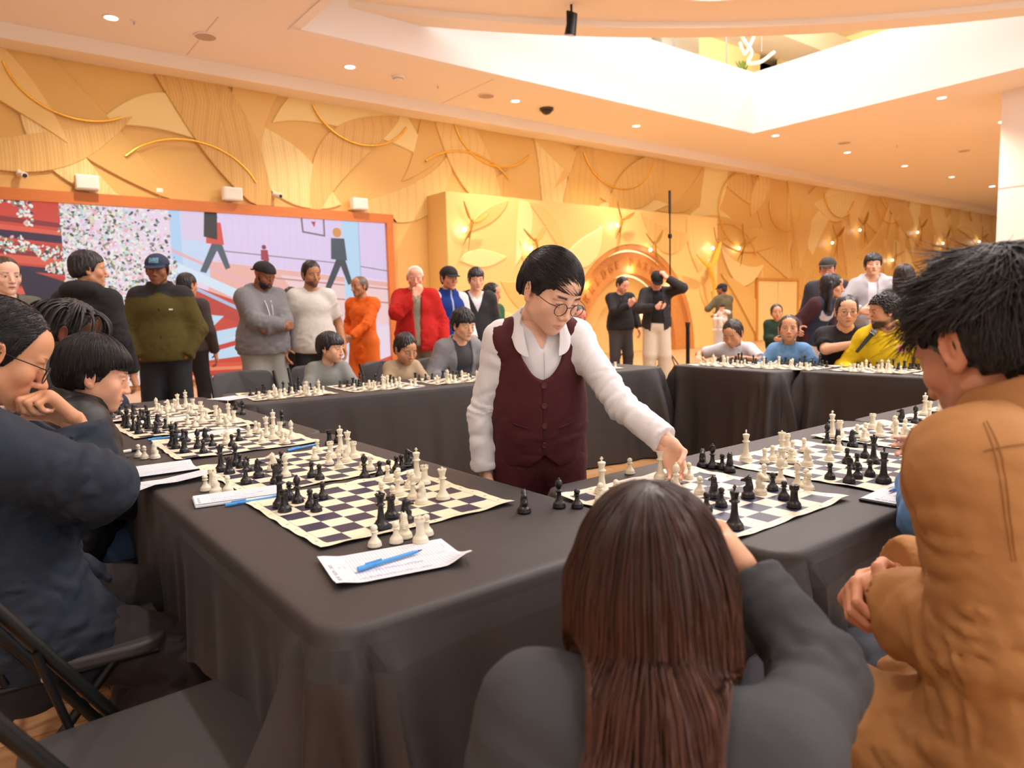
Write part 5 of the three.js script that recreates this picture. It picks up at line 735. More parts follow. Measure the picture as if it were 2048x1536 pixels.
const boardTex = canvasTex(1024, 1024, (c, w) => {
  c.fillStyle = '#efe3c6'; c.fillRect(0, 0, w, w); const q = w * 0.05715 / 0.508, m = (w - 8 * q) / 2;
  c.fillStyle = '#272a47'; for (let i = 0; i < 8; i++) for (let j = 0; j < 8; j++) if ((i + j) % 2 === 0) c.fillRect(m + i * q, m + j * q, q, q);
  c.strokeStyle = '#2b2a38'; c.lineWidth = 1.6; c.strokeRect(m, m, 8 * q, 8 * q); c.fillStyle = '#3a3a44'; c.font = 'bold 22px sans-serif'; c.textAlign = 'center'; c.textBaseline = 'middle';
  for (let i = 0; i < 8; i++) { const p = m + (i + 0.5) * q; for (const [x, y, a, s] of [[p, m / 2, Math.PI, 'HGFEDCBA'[i]], [p, w - m / 2, 0, 'HGFEDCBA'[i]], [m / 2, p, Math.PI / 2, '' + (i + 1)], [w - m / 2, p, -Math.PI / 2, '' + (i + 1)]]) { c.save(); c.translate(x, y); c.rotate(a); c.fillText(s, 0, 0); c.restore(); } }
});
M.board = phy({ map: boardTex, roughness: 0.42, bumpMap: fuzzTex, bumpScale: 0.0002 });
M.boardPale = phy({ map: boardTex, color: 0xf4f4ff, roughness: 0.42 }); M.boardBack = std({ color: 0x23211f, roughness: 0.7 });
function matGeo(seed, curl = 1) {   // a rolled-out vinyl mat: lies flat, edges lift a little
  const n = 28, g = new THREE.PlaneGeometry(0.508, 0.508, n, n).rotateX(-Math.PI / 2), p = g.attributes.position;
  for (let i = 0; i < p.count; i++) { const x = p.getX(i) / 0.254, z = p.getZ(i) / 0.254, e = Math.max(Math.abs(x), Math.abs(z)), c = sstep(1.1, 1.42, Math.hypot(x, z)); p.setY(i, 0.0022 + curl * (sstep(0.86, 1, e) * 0.0032 * (1 + n2(x * 2.5 + seed, z * 2.5)) + c * 0.006 * (0.5 + 0.5 * n2(x * 3, z * 3 + seed)))); }
  g.computeVertexNormals(); const under = g.clone().translate(0, -0.0014, 0); const ix = under.index.array; for (let i = 0; i < ix.length; i += 3) { const t = ix[i]; ix[i] = ix[i + 1]; ix[i + 1] = t; } under.computeVertexNormals(); return [g, under];
}
const proto = {};
function piece(ch, x, z, turn, label, group, y = TABLE_Y + 0.0016) {
  const w = ch === ch.toUpperCase(), k = ch.toLowerCase(), key = 'chess_' + KIND[k];
  const m = new THREE.Mesh(PIECE[k], w ? M.pieceWhite : M.pieceBlack); m.name = numbered(key); m.castShadow = m.receiveShadow = true; m.position.set(x, y, z); m.rotation.y = turn; m.userData = { label, category: 'chess piece', group }; scene.add(m);
}
const ORD = ['first', 'second', 'third', 'fourth', 'fifth', 'sixth', 'seventh', 'eighth'];
const camRight = V(1, 0, 0).applyQuaternion(camera.quaternion), camFwd = V(0, 0, -1).applyQuaternion(camera.quaternion);
const seenX = (x, z) => { const d = V(x, 0.75, z).sub(camera.position); return d.dot(camRight) / d.dot(camFwd); };
/* board(o): middle x, z, turn; rows: eight strings read from the player's side towards the ring's inside, each along the board from left (as the player sees it: '.' or digits are empty squares);
   off: pieces that stand beside the mat: letter, x, z */
function board(o) {
  const t = thing('chess_board', `rolled-out cream and navy vinyl chess mat ${o.w}`, 'chess board', [o.x, TABLE_Y, o.z], o.turn, 'vinyl chess mats'), [g, u] = matGeo(o.x * 7 + o.z, o.curl ?? 1);
  part('playing_side', g, o.pale ? M.boardPale : M.board, t); part('underside', u, M.boardBack, t);
  const list = [], c = Math.cos(o.turn), s = Math.sin(o.turn), q = 0.05715, r = rng(Math.round(o.x * 100 + o.z * 1000) + 999);
  o.rows.forEach((row, v) => { let i = 0; for (const ch of row) { if (/\d/.test(ch)) { i += +ch; continue; } if (ch !== '.') { const lx = (i - 3.5) * q + (r() - 0.5) * 0.012, lz = (3.5 - v) * q + (r() - 0.5) * 0.012; list.push({ ch, x: o.x + lx * c + lz * s, z: o.z - lx * s + lz * c, y: TABLE_Y + 0.0022, a: r() * 0.7 - 0.35 + (ch === ch.toUpperCase() ? o.turn : o.turn + Math.PI) }); } i++; } });
  const put = (L, where, grp) => { const kinds = new Map(); for (const e of L) { const k = e.ch; if (!kinds.has(k)) kinds.set(k, []); kinds.get(k).push(e); }
    for (const [k, es] of kinds) { es.sort((a, b) => seenX(a.x, a.z) - seenX(b.x, b.z)); const name = `${k === k.toUpperCase() ? 'white' : 'black'} ${KIND[k.toLowerCase()]}`; es.forEach((e, i) => piece(e.ch, e.x, e.z, e.a ?? r() * 6, es.length === 1 ? `the only ${name} ${where}` : `${name}, ${ORD[i]} of ${es.length} from left, ${where}`, grp, e.y)); } };
  put(list, `on the mat ${o.w}`, `pieces on the chess mat ${o.w}`);
  if (o.off) put(o.off.map(([ch, x, z, a]) => ({ ch, x, z, a })), `beside the mat ${o.w}`, `captured pieces beside the mat ${o.w}`);
}
const T90 = -Math.PI / 2;   // left row: the player sits at -x
board({ x: 0.2286, z: 0.2286, turn: T90, w: 'nearest on the left', rows: ['1kr5', 'pbpp4', '1p5q', '6rn', '3PP3', '3BBN2', 'PPP2Q2', '1KR5'],
  off: [['P', 0.07, 0.535], ['P', 0.115, 0.545], ['N', 0.145, 0.527, 2.6], ['R', 0.155, 0.577], ['P', 0.19, 0.545], ['b', 0.335, -0.05], ['p', 0.38, -0.04], ['p', 0.41, -0.04], ['p', 0.455, -0.075], ['p', 0.475, -0.08], ['n', 0.51, -0.1, 1], ['n', 0.455, 0.553, -0.5]] });
board({ x: 0.252, z: -0.33, turn: T90 + 0.02, w: 'second on the left', rows: ['1qr2b2', 'bpp1n1r1', '3NpB1.', '2p3pp', '8', '2P1PP2', 'P1R1N1PP', '1KQR4'],
  off: [['P', -0.065, -0.23], ['N', -0.05, -0.185, 2], ['R', -0.04, -0.25], ['P', -0.02, -0.175], ['r', 0.49, -0.66], ['p', 0.53, -0.68]] });
board({ x: 0.235, z: -0.985, turn: T90 - 0.03, w: 'third on the left', rows: ['2kr1r2', 'pp2b1p1', '2n1p3', '4Np2', 'B2p4', '2P2P2', 'PP1QR1PP', '1K1R1B2'],
  off: [['P', -0.11, -0.93], ['P', -0.1, -0.88], ['N', -0.07, -0.86, 2], ['p', 0.5, -1.3], ['b', 0.53, -1.27]] });
board({ x: 0.2, z: -1.62, turn: T90 + 0.03, w: 'fourth on the left', rows: ['rq1b1r2', 'p1pk1pp1', '2n1p2p', '1B6', '3P1P2', '2PQ4', 'PP2NBPP', 'R3KR2'], off: [['n', 0.5, -1.85], ['b', 0.52, -1.8], ['P', -0.09, -1.5]] });
board({ x: 0.19, z: -2.22, turn: T90, w: 'fifth on the left', rows: ['kr2r3', 'ppp2b2', '3n2pp', '3p4', '2BP1P2', '2N1P3', 'PPQ3PP', '1K1R2R1'], off: [['B', -0.1, -2.3], ['Q', -0.08, -2.38], ['B', -0.04, -2.42]] });
// right row: the player sits at +z
board({ x: 0.854, z: 0.757, turn: 0, w: 'in front of the girl', pale: 1, rows: ['1k3r2', 'p5p1', '2pp1nNp'.replace('nN', 'nN'), '4n3', '4P3', '1P2B3', 'PP3PP1', '1K3QR1'],
  off: [['b', 0.545, 0.578], ['p', 0.575, 0.61], ['n', 1.15, 0.545, -1], ['b', 1.158, 0.575], ['p', 1.165, 0.604], ['n', 1.153, 0.638, 2.4], ['P', 1.128, 0.765], ['B', 1.135, 0.81], ['B', 1.12, 0.868], ['P', 1.155, 0.872], ['P', 1.118, 0.9], ['P', 0.93, 0.455]] });
board({ x: 1.464, z: 0.784, turn: 0.02, w: 'second on the right', rows: ['1k2r1r1', 'bpp5', 'p2p1q2', '4p1p1', '2N1P3', '1RP4P', '1PPQPP2', '1K3R2'], off: [['b', 1.735, 0.62], ['n', 1.73, 0.66, 2], ['n', 1.75, 0.7, 1]] });
board({ x: 2.06, z: 0.775, turn: -0.02, w: 'third on the right', rows: ['1rk2r2', 'pp1n1pp1', '2p1p2b', '1N1P3q', '2BP2P1', 'P1N1PP2', '1PP3P1', 'KR3R2'], off: [['n', 2.345, 0.6], ['b', 2.35, 0.65], ['r', 2.35, 0.72]] });
board({ x: 2.68, z: 0.79, turn: 0.03, w: 'fourth on the right', rows: ['1kr2r2', 'pp3ppp', '2p1b3', '3pn1q1', '1P1P4', '2N1PN2', 'P1Q2PPP', '2KR1R2'] });
// far rows
const far = (x, z, turn, w, i) => board({ x, z, turn, w, curl: 0.7, rows: [['1kr2r2', 'pp1b1pp1', '2n1p2p', '3p4', '2PP1B2', '2N1PN2', 'PPQ2PPP', '1KR2R2'], ['r1b1kr2', 'pp2qppp', '2n2n2', '2p1p3', '1P2P3', '2PB1N2', 'P2Q1PPP', 'R1B1KR2'], ['2kr3r', '1pp2ppp', 'p1nq4', '3bp3', '4P1P1', '2PB1Q2', 'PP3P1P', 'R1B2RK1']][i % 3] });
const aL = Math.PI - 4.2 * D2R;
[[1.02, -2.55, 'by the empty far chair'], [1.62, -2.5, 'before the boy in grey'], [2.22, -2.46, 'before the boy in beige'], [2.82, -2.42, 'behind the standing boy'], [3.42, -2.38, 'below the arch']].forEach(([x, z, w], i) => far(x, z, aL, w, i));
[[4.44, -1.65, 'before the white polo'], [4.48, -1.1, 'before the blue polo'], [4.56, -0.5, 'before the microphone'], [4.58, 0.06, 'before the man in yellow'], [4.58, 0.6, 'behind the man in tan']].forEach(([x, z, w], i) => far(x, z, Math.PI / 2, w, i + 1));
// ------------------------------------------------------------------ score sheets and pens
const sheetTex = canvasTex(1024, 768, (c, h, w) => { c.translate(0, 768); c.rotate(-Math.PI / 2);
  c.fillStyle = '#f7f8fb'; c.fillRect(0, 0, w, h); c.fillStyle = '#33363f'; c.font = 'bold 40px sans-serif'; c.fillText('2026 BC YOUTH - CHESS', 60, 60); c.font = '22px sans-serif';
  c.strokeStyle = '#6d717c'; c.lineWidth = 1.5; for (const [x, y, s] of [[60, 110, 'White'], [400, 110, 'Black'], [60, 150, 'Round'], [400, 150, 'Board']]) { c.fillText(s, x, y); c.beginPath(); c.moveTo(x + 75, y + 4); c.lineTo(x + 310, y + 4); c.stroke(); }
  for (let i = 0; i <= 30; i++) { const y = 190 + i * 25; c.strokeStyle = '#7d828e'; c.lineWidth = 2.5; c.beginPath(); c.moveTo(40, y); c.lineTo(w - 40, y); c.stroke(); c.fillStyle = '#70747e'; c.font = '15px sans-serif'; if (i < 30) { c.fillText('' + (i + 1), 48, y + 18); c.fillText('' + (i + 31), 400, y + 18); } }
  for (const x of [40, 85, 240, 390, 435, 585, w - 40]) { c.beginPath(); c.moveTo(x, 190); c.lineTo(x, 940); c.stroke(); }
  const r = rng(3); c.fillStyle = '#3b4bb0'; c.font = 'italic bold 24px serif'; for (let i = 0; i < 22; i++) for (const x of [100, 252]) if (i * 2 + (x > 200 ? 1 : 0) < 43) c.fillText('NBRQK'[(r() * 9) | 0] ? 'NBRQK'[(r() * 5) | 0] + 'abcdefgh'[(r() * 8) | 0] + (1 + ((r() * 8) | 0)) : 'abcdefgh'[(r() * 8) | 0] + (1 + ((r() * 8) | 0)), x, 208 + i * 25);
  c.fillStyle = '#33363f'; c.font = '16px sans-serif'; c.fillText('Result', 60, 975); c.fillText('White signature', 250, 975); c.fillText('Black signature', 520, 975);
});
M.paper = std({ map: sheetTex, color: 0xe4e6ea, roughness: 0.75 }); M.paperPlain = std({ color: 0xdedfe2, roughness: 0.75 });
function sheetGeo(w, d, lift) { const g = new THREE.PlaneGeometry(w, d, 20, 20).rotateX(-Math.PI / 2), p = g.attributes.position; for (let i = 0; i < p.count; i++) p.setY(i, 0.0014 + lift(p.getX(i) / w + 0.5, p.getZ(i) / d + 0.5)); g.computeVertexNormals(); const b = g.clone().translate(0, -0.0006, 0), ix = b.index.array; for (let i = 0; i < ix.length; i += 3) { const t = ix[i]; ix[i] = ix[i + 1]; ix[i + 1] = t; } b.computeVertexNormals(); return merge([g, b]); }
function sheet(x, z, turn, w, d, label, lift = () => 0, y = TABLE_Y) { return solo('score_sheet', sheetGeo(w, d, lift), M.paper, label, 'paper', [x, y + 0.001, z], turn, 'chess score sheets'); }
const penBody = phy({ color: 0x62b6fa, roughness: 0.15, transmission: 0.3, thickness: 0.003, ior: 1.4 }), penCap = std({ color: 0x2f86da, roughness: 0.3 }), penTip = std({ color: 0x23286a, roughness: 0.4 });
const pen0 = (() => { const t = thing('ballpoint_pen', 'see-through blue ballpoint pen lying on the nearest score sheet', 'pen', [0, 0, 0], 0, 'blue ballpoint pens'), z = Math.PI / 2, cy = (a, b, r0, r1 = r0) => new THREE.CylinderGeometry(r1, r0, b - a, 12).translate(0, (a + b) / 2, 0).rotateZ(-z); part('barrel', cy(-0.055, 0.05, 0.0042, 0.004), penBody, t); part('refill', cy(-0.04, 0.062, 0.0014), penTip, t); part('cap', merge([cy(-0.074, -0.045, 0.0048, 0.0052), bx(0.036, 0.003, 0.0025, -0.04, 0.006, 0)]), penBody, t); part('plug', cy(-0.05, -0.036, 0.0046), penCap, t); part('grip', cy(0.048, 0.062, 0.0042, 0.0025), penCap, t); part('tip', cy(0.062, 0.073, 0.0024, 0.0007), penTip, t); return t; })();
sheet(0.055, 0.645, -0.2, 0.26, 0.17, 'filled-in score sheet with curling corners at the near end of the left table', (u, v) => 0.02 * sstep(0.78, 1, u) * sstep(0.5, 1, v) + 0.008 * sstep(0.2, 0, u) + 0.004 * sstep(0.8, 1, v));
pen0.position.set(0.05, TABLE_Y + 0.0085, 0.645); pen0.rotation.y = 0.09;
// booklet and pen before the second mat, loose sheets over the table edge beyond it
{ const b = thing('score_pad', 'thick white score pad lying between the two nearest left mats', 'pad', [-0.02, TABLE_Y + 0.001, -0.085], -0.17, 'score pads'); part('pages', rbx(0.22, 0.008, 0.11, 0.003, 0, 0.004, 0), M.paperPlain, b); part('top_sheet', sheetGeo(0.215, 0.105, () => 0).translate(0, 0.0085, 0), M.paper, b); part('cover', rbx(0.222, 0.0015, 0.112, 0.0006, 0, 0.0008, 0), M.blackPlastic, b); }
copyOf(pen0, [-0.0, TABLE_Y + 0.006, -0.01], 0.13 - 0.17, 'blue ballpoint pen beside the thick score pad');
copyOf(pen0, [0.39, TABLE_Y + 0.006, -0.655], 0.3, 'blue ballpoint pen between the second and third left mats');
copyOf(pen0, [0.06, TABLE_Y + 0.006, -1.29], 0.1, 'blue ballpoint pen between the third and fourth left mats');
sheet(-0.12, -0.42, 0.15, 0.24, 0.12, 'creased score sheet drooping over the table edge by the puffer jacket', (u, v) => 0.014 * Math.abs(u - 0.5) + (u < 0.25 ? -0.06 * (0.25 - u) : 0) + 0.01 * v);
sheet(-0.115, -0.6, -0.05, 0.22, 0.13, 'second loose score sheet behind the drooping one', (u, v) => 0.006 + 0.01 * sstep(0.4, 0, v));
sheet(0.24, -1.31, 0.02, 0.26, 0.1, 'score sheet between the third and fourth left mats');
sheet(0.16, -1.93, 0.0, 0.28, 0.1, 'score sheet between the fourth and fifth left mats');
sheet(0.7, -2.6, 0.4, 0.2, 0.2, 'blank-looking sheet at the start of the far left row', () => 0.002);
{ const b = thing('score_pad', 'dark clipboard with a score sheet by the man in tan', 'pad', [1.29, TABLE_Y + 0.001, 1.065], 0.06, 'score pads'); part('board', rbx(0.36, 0.006, 0.085, 0.002, 0, 0.003, 0), M.blackPlastic, b); part('top_sheet', sheetGeo(0.35, 0.08, () => 0).translate(0, 0.0062, 0), M.paper, b); }
copyOf(pen0, [1.27, TABLE_Y + 0.014, 1.062], Math.PI + 0.02, 'blue ballpoint pen on the clipboard by the man in tan');
sheet(1.76, 1.0, 0.1, 0.16, 0.1, 'corner of a sheet under the sleeve of the man in tan');
sheet(1.75, -2.24, 0.3, 0.18, 0.1, 'white sheet between two mats on the far left row');

{ const t = thing('blue_cap', 'dark blue cap left at the far end of the left table', 'cap', [0.06, TABLE_Y - 0.03, -2.72], 1.2); part('crown', capGeo({ color: '#1d2740' }), cloth('weave'), t); part('button', new THREE.SphereGeometry(0.008, 12, 8).translate(0, 0.135, -0.012), M.blackPlastic, t); }
{ const t = thing('white_marker', 'short white marker lying by the table edge beside the third left mat', 'pen', [-0.15, TABLE_Y + 0.008, -1.05], 0.3); part('barrel', rod([-0.05, 0, 0], [0.04, 0, 0], 0.006), M.white, t); part('cap', rod([0.04, 0, 0], [0.065, 0, 0], 0.0068), M.blackPlastic, t); }
// ------------------------------------------------------------------ the people round the ring (farther ones first)
const toCam = (x, z) => Math.atan2(-0.571 - x, 1.8415 - z) / D2R;
const black = '#17161a', hairBlack = '#15120f';
const SHORT = { t: 0.011, top: 0.02, rough: 0.004, front: 0.05 }, BOWL = { t: 0.012, top: 0.017, front: 0.034, fringe: 1, rough: 0.0035 };
const P_ = (at, rel, o) => person({ at, yaw: toCam(...at) + rel, ...o });
const chairAt = (x, z, yaw, label) => copyOf(chair0, [x, 0, z], yaw * D2R, label);
// standing before the screen
P_([-0.32, -3.95], 12, { label: 'woman at the picture edge with pulled-back brown hair, khaki jacket and pale top', H: 1.68, b: 0.92, skin: SK.pale, fem: 1, eye: 0.7, hair: { t: 0.009, top: 0.011, rough: 0.0015, bun: 1, front: 0.062 }, hairColor: '#3a2418', head: { yaw: 8, pitch: 3 },
  tops: [{ name: 'shirt', color: '#cdbcb6', t: 0.006, neckD: 0.05, neckF: 0.03 }, { name: 'jacket', color: '#67655a', t: 0.02, open: [0.06, 0.05], collar: 0.02 }], bottom: { color: '#3a4252' } });
P_([0.14, -3.9], 150, { label: 'young man in a black hoodie turned away, looking towards the right', H: 1.73, b: 0.95, skin: SK.tan, hair: { t: 0.016, top: 0.024, front: 0.06, rough: 0.004, nape: -0.05 }, head: { yaw: -58, pitch: 0 }, tops: [{ name: 'hoodie', color: '#1b191d', t: 0.024, hood: 1, cloth: 'knit' }], bottom: { color: black },
  extra: (g) => { const m = new THREE.Mesh(bx(0.03, 0.012, 0.004), cloth('weave')); paint(m.geometry, [0.6, 0.6, 0.6]); m.name = 'badge'; m.position.copy(g.C).addScaledVector(g.Z, -0.155).addScaledVector(g.X, -0.1); g.root.add(m); } });
P_([0.76, -4.6], -8, { label: 'man in an olive fleece with dark yoke and blue cap, hands in pockets', H: 1.79, b: 1.16, skin: SK.brown, stubble: 0.2, cap: { color: '#26324f', badge: '#7fb5c8' }, hair: { t: 0.005, top: 0.004, rough: 0.002 }, head: { yaw: -6, pitch: 4 }, L: { at: [0.16, 0.93, 0.1], hint: [1, 0, -0.5], hide: 1 }, R: { at: [-0.16, 0.93, 0.1], hint: [-1, 0, -0.5], hide: 1 },
  tops: [{ name: 'fleece_jacket', color: '#4d4212', t: 0.026, collar: 0.034, cw: 1.18, cloth: 'fleece', hem: -0.03, paint: (c, lx, ly, lz) => (ly > -0.075 + Math.max(0, 0.09 - Math.abs(lx)) * 0.5 || (ly > -0.025 && Math.abs(lx) < 0.09) ? col('#2a2627') : Math.abs(lx) < 0.004 && lz > 0 ? col('#252008') : Math.abs(ly + 0.2) < 0.003 && lz > 0 && lx > 0.02 && lx < 0.13 ? col('#2a240a') : c) }], bottom: { color: '#14161d', wide: 1.15 },
  extra: (g) => { const [p] = g.onSurface('fleece_jacket', 0.08, -0.175); const m = part('logo_patch', rbx(0.045, 0.012, 0.003, 0.001), M.white, g.root); m.position.copy(p); } });
P_([1.36, -6.3], 160, { label: 'dark-haired man behind the olive fleece, turned away', H: 1.74, skin: SK.tan, hair: SHORT, head: { yaw: -30 }, tops: [{ color: '#3a3030', t: 0.015 }], bottom: { color: black } });
P_([1.72, -5.0], 22, { label: 'bearded man in a grey hoodie with folded arms and backward black cap', H: 1.79, b: 1.3, skin: SK.brown, beard: 1, cap: { color: '#16131a', back: 1 }, head: { yaw: 24, pitch: 22 }, belly: 0.02, eye: 0.2, L: { at: [-0.1, 1.12, 0.24], hint: [1, -0.6, 0.4], hide: 1 }, R: { at: [0.1, 1.15, 0.29], hint: [-1, -0.6, 0.4], pose: 'fist', f: [1, 0.1, -0.5], n: [0, 0, -1] },
  tops: [{ name: 'hoodie', color: '#79777a', t: 0.028, hood: 1, cloth: 'knit', hem: -0.035, fold: 0.009 }], bottom: { color: '#8f908c', wide: 1.3, t: 0.02, cloth: 'knit' }, extra: (g) => { for (const s of [-1, 1]) { const [p] = g.onSurface('hoodie', s * 0.03, -0.1), [q] = g.onSurface('hoodie', s * 0.035, -0.24); part('drawstring', tube([A3(p), A3(p.clone().lerp(q, 0.5).addScaledVector(g.Z, 0.012)), A3(q)], 0.004, 10, 6), M.white, g.root); } } });
P_([2.2, -4.95], 12, { label: 'man in a white T-shirt with black hair and goatee', H: 1.79, b: 1.12, skin: SK.mid, stubble: 0.75, hair: { t: 0.007, top: 0.022, front: 0.06, rough: 0.003, side: -0.01 }, head: { yaw: 12, pitch: 5 }, R: { at: [-0.29, 0.93, 0.05], pose: 'relax' }, L: { at: [0.3, 0.93, 0.02] }, tops: [{ name: 't_shirt', color: '#c9c3bb', t: 0.02, sleeve: 0.5, fold: 0.008, hem: -0.045 }], bottom: { color: '#141318' } });
P_([2.5, -6.3], 150, { label: 'dark-haired head just behind the white T-shirt', H: 1.58, skin: SK.tan, hair: { long: 1, t: 0.012, len: 0.1 }, tops: [{ color: '#26283a' }], bottom: { color: black } });
P_([3.27, -6.0], -32, { label: 'grey-haired man in a long bright orange robe', H: 1.72, b: 0.95, skin: SK.mid, nose: 1.2, hair: { thin: 1, t: 0.006, top: 0.004, rough: 0.0015, front: 0.075, side: 0.0 }, hairColor: '#5b514a', head: { yaw: -18, pitch: 4 }, L: { at: [0.02, 0.98, 0.32], hint: [1, -0.5, -0.2], pose: 'relax', f: [-0.6, -0.4, 0.6] }, R: { at: [-0.26, 0.95, 0.06] },
  tops: [{ name: 'robe', color: '#e8660c', t: 0.022, hem: -0.27, low: -0.2, collar: 0.012, fold: 0.012 }], bottom: { color: '#e06a14', wide: 1.5, t: 0.02 } });
P_([3.2, -4.62], 4, { label: 'elderly white-haired man in an open red fleece over a grey-green shirt', H: 1.76, b: 1.18, skin: SK.pink, nose: 1.3, hair: { thin: 1, t: 0.005, top: -0.004, rough: 0.002, front: 0.085, side: -0.01, nape: -0.055 }, hairColor: '#d8cfc6', head: { pitch: 14, yaw: -2 }, eye: 0.2, R: { at: [-0.02, 1.42, 0.24], hint: [-1, -0.9, 0.1], pose: 'hold', f: [0.5, 0.8, -0.1], n: [0.2, -0.1, -1] }, L: { at: [0.27, 0.92, 0.1] },
  tops: [{ name: 'shirt', color: '#8b8873', t: 0.01, collar: 0.014 }, { name: 'fleece_jacket', color: '#b3140f', t: 0.03, open: [0.05, 0.018], collar: 0.018, cw: 1.15, cloth: 'fleece', fold: 0.01, hem: -0.05 }], bottom: { color: '#6b5a48' } });
P_([3.62, -4.65], 22, { label: 'man in a royal blue vest over white sleeves with a black cap', H: 1.74, b: 1.08, skin: SK.tan, cap: { color: '#141316' }, hair: { t: 0.006, top: 0.004 }, head: { yaw: 10, pitch: 2 }, tops: [{ name: 'shirt', color: '#d8d6d6', t: 0.012, collar: 0.014 }, { name: 'vest', color: '#10307e', t: 0.024, sleeve: 0, arm: 0.048, collar: 0.03, cw: 1.12, cloth: 'fleece', paint: (c, lx, ly, lz) => (Math.abs(lx) < 0.005 && lz > 0 ? [0.45, 0.5, 0.6] : c) }], bottom: { color: '#2a2c33' }, L: { at: [0.2, 0.95, 0.2] },
  extra: (g) => { const [p] = g.onSurface('vest', 0.1, -0.2); const m = part('logo_patch', new THREE.CylinderGeometry(0.012, 0.012, 0.004, 16).rotateX(Math.PI / 2), M.white, g.root); m.position.copy(p); } });
P_([4.02, -4.7], 10, { label: 'young man with a black jacket half zipped over a white shirt', H: 1.74, b: 0.92, skin: SK.light, hair: { t: 0.012, top: 0.02, front: 0.04, fringe: 1, rough: 0.004 }, head: { pitch: 10, yaw: 4 }, eye: 0.25, tops: [{ name: 'shirt', color: '#d4d1d2', t: 0.008, vneck: [0.04, 0.08] }, { name: 'jacket', color: '#1a181b', t: 0.022, vneck: [0.085, 0.22], collar: 0.016, cw: 1.2 }], bottom: { color: '#28282c' } });
P_([4.5, -5.1], 40, { label: 'dark-haired woman in green with a red scarf, half hidden behind', H: 1.58, b: 0.95, skin: SK.tan, fem: 1, hair: { long: 1, t: 0.01, len: 0.16 }, head: { yaw: 25, pitch: 8 }, tops: [{ color: '#2f5a3c', t: 0.02, cloth: 'fleece', paint: (c, lx, ly) => (ly > -0.1 && Math.abs(lx) < 0.08 ? col('#a3261f') : c) }], bottom: { color: black } });
// by the arched doorway
P_([7.66, -5.93], 20, { label: 'man in a black sweater reading a phone before the arch', H: 1.76, b: 1.15, skin: SK.pink, stubble: 0.15, hair: { t: 0.006, top: 0.012, front: 0.06 }, head: { yaw: 22, pitch: 22 }, eye: 0.15, R: { at: [0.04, 1.28, 0.3], hint: [-1, -0.8, 0], pose: 'hold', f: [0.5, 0.7, 0.4], n: [0.3, 0.1, -1] }, L: { at: [0.3, 0.92, 0.02] }, tops: [{ name: 'sweater', color: '#211e20', t: 0.02, cloth: 'knit' }], bottom: { color: '#3f3d40', wide: 1.1 } });
P_([7.67, -5.2], 4, { label: 'man in a black overshirt adjusting his black cap, cream trousers', H: 1.82, b: 1.05, skin: SK.pink, cap: { color: '#0f0e10' }, hair: { t: 0.008, top: 0.006 }, head: { yaw: 4, pitch: 38 }, eye: 0.1, L: { at: [0.14, 1.66, 0.2], hint: [1, -0.7, 0.1], pose: 'hold', f: [-0.5, 0.7, 0.1], n: [-0.6, -0.2, -0.6] }, R: { at: [-0.02, 1.24, 0.3], hint: [-1, -0.7, 0.1], pose: 'hold', f: [0.9, 0.15, 0.2], n: [0.1, 0.3, -1] },
  tops: [{ name: 't_shirt', color: '#0d0c10', t: 0.01, hem: 0.02 }, { name: 'overshirt', color: '#252226', t: 0.026, open: [0.05, 0.09], collar: 0.014, cw: 1.15, hem: -0.06 }], bottom: { color: '#cabda9', wide: 1.25, t: 0.02 } });
{
  const ph = (x, y, z, a, w) => { const t = thing('phone', `dark smartphone held by the man ${w}`, 'phone', [x, y, z], a); part('case', rbx(0.075, 0.15, 0.009, 0.004), M.blackPlastic, t); part('screen', bx(0.068, 0.138, 0.001, 0, 0, -0.005), std({ color: 0x1a2430, roughness: 0.1 }), t); t.rotation.x = 0.5; };
  ph(7.42, 1.32, -5.72, 0.6, 'in the black sweater'); ph(7.5, 1.27, -4.93, 0.2, 'in cream trousers');
}
P_([12.7, -7.6], -140, { label: 'man in an olive jacket and black cap holding a baby, seen from behind', H: 1.74, b: 1.05, skin: SK.brown, cap: { color: '#131214' }, hair: { t: 0.008, top: 0.006 }, head: { yaw: 30, pitch: 4 }, L: { at: [0.16, 1.2, 0.3], hint: [1, -0.8, 0] }, R: { at: [-0.12, 1.05, 0.32], hint: [-1, -0.8, 0] }, tops: [{ name: 'jacket', color: '#5a5236', t: 0.026, collar: 0.012 }], bottom: { color: '#c3bfbc', wide: 1.2 } });
P_([12.28, -7.32], -40, { y: 0.72, label: 'baby in a spotted white suit and black hood carried by the man in olive', H: 0.72, hs: 0.62, child: 1, b: 1.3, skin: SK.tan, cap: { color: '#121114', beanie: 1 }, neck: 0.02, seat: 0.16, feet: [[0.07, 0.08, 0.12], [-0.07, 0.08, 0.12]], tops: [{ name: 'romper', color: '#dccfc8', t: 0.02, paint: (c, lx, ly, lz, g, x, y, z) => (n3(x * 30, y * 30, z * 30) > 0.5 ? col('#b5473c') : c) }], bottom: { color: '#dccfc8', t: 0.015 }, shoe: '#d8c9c0', L: { at: [0.12, 0.4, 0.1] }, R: { at: [-0.15, 0.3, 0.1] } });
P_([8.6, -3.8], 10, { label: 'small child in a dark green coat near the service door', H: 1.2, child: 1, hs: 0.95, skin: SK.tan, fem: 1, hair: { t: 0.01, top: 0.012, front: 0.06, bun: 1 }, tops: [{ name: 'coat', color: '#1f3526', t: 0.025, hem: -0.14, cloth: 'fleece' }], bottom: { color: '#8d8680' }, R: { at: [-0.05, 0.75, 0.2] } });
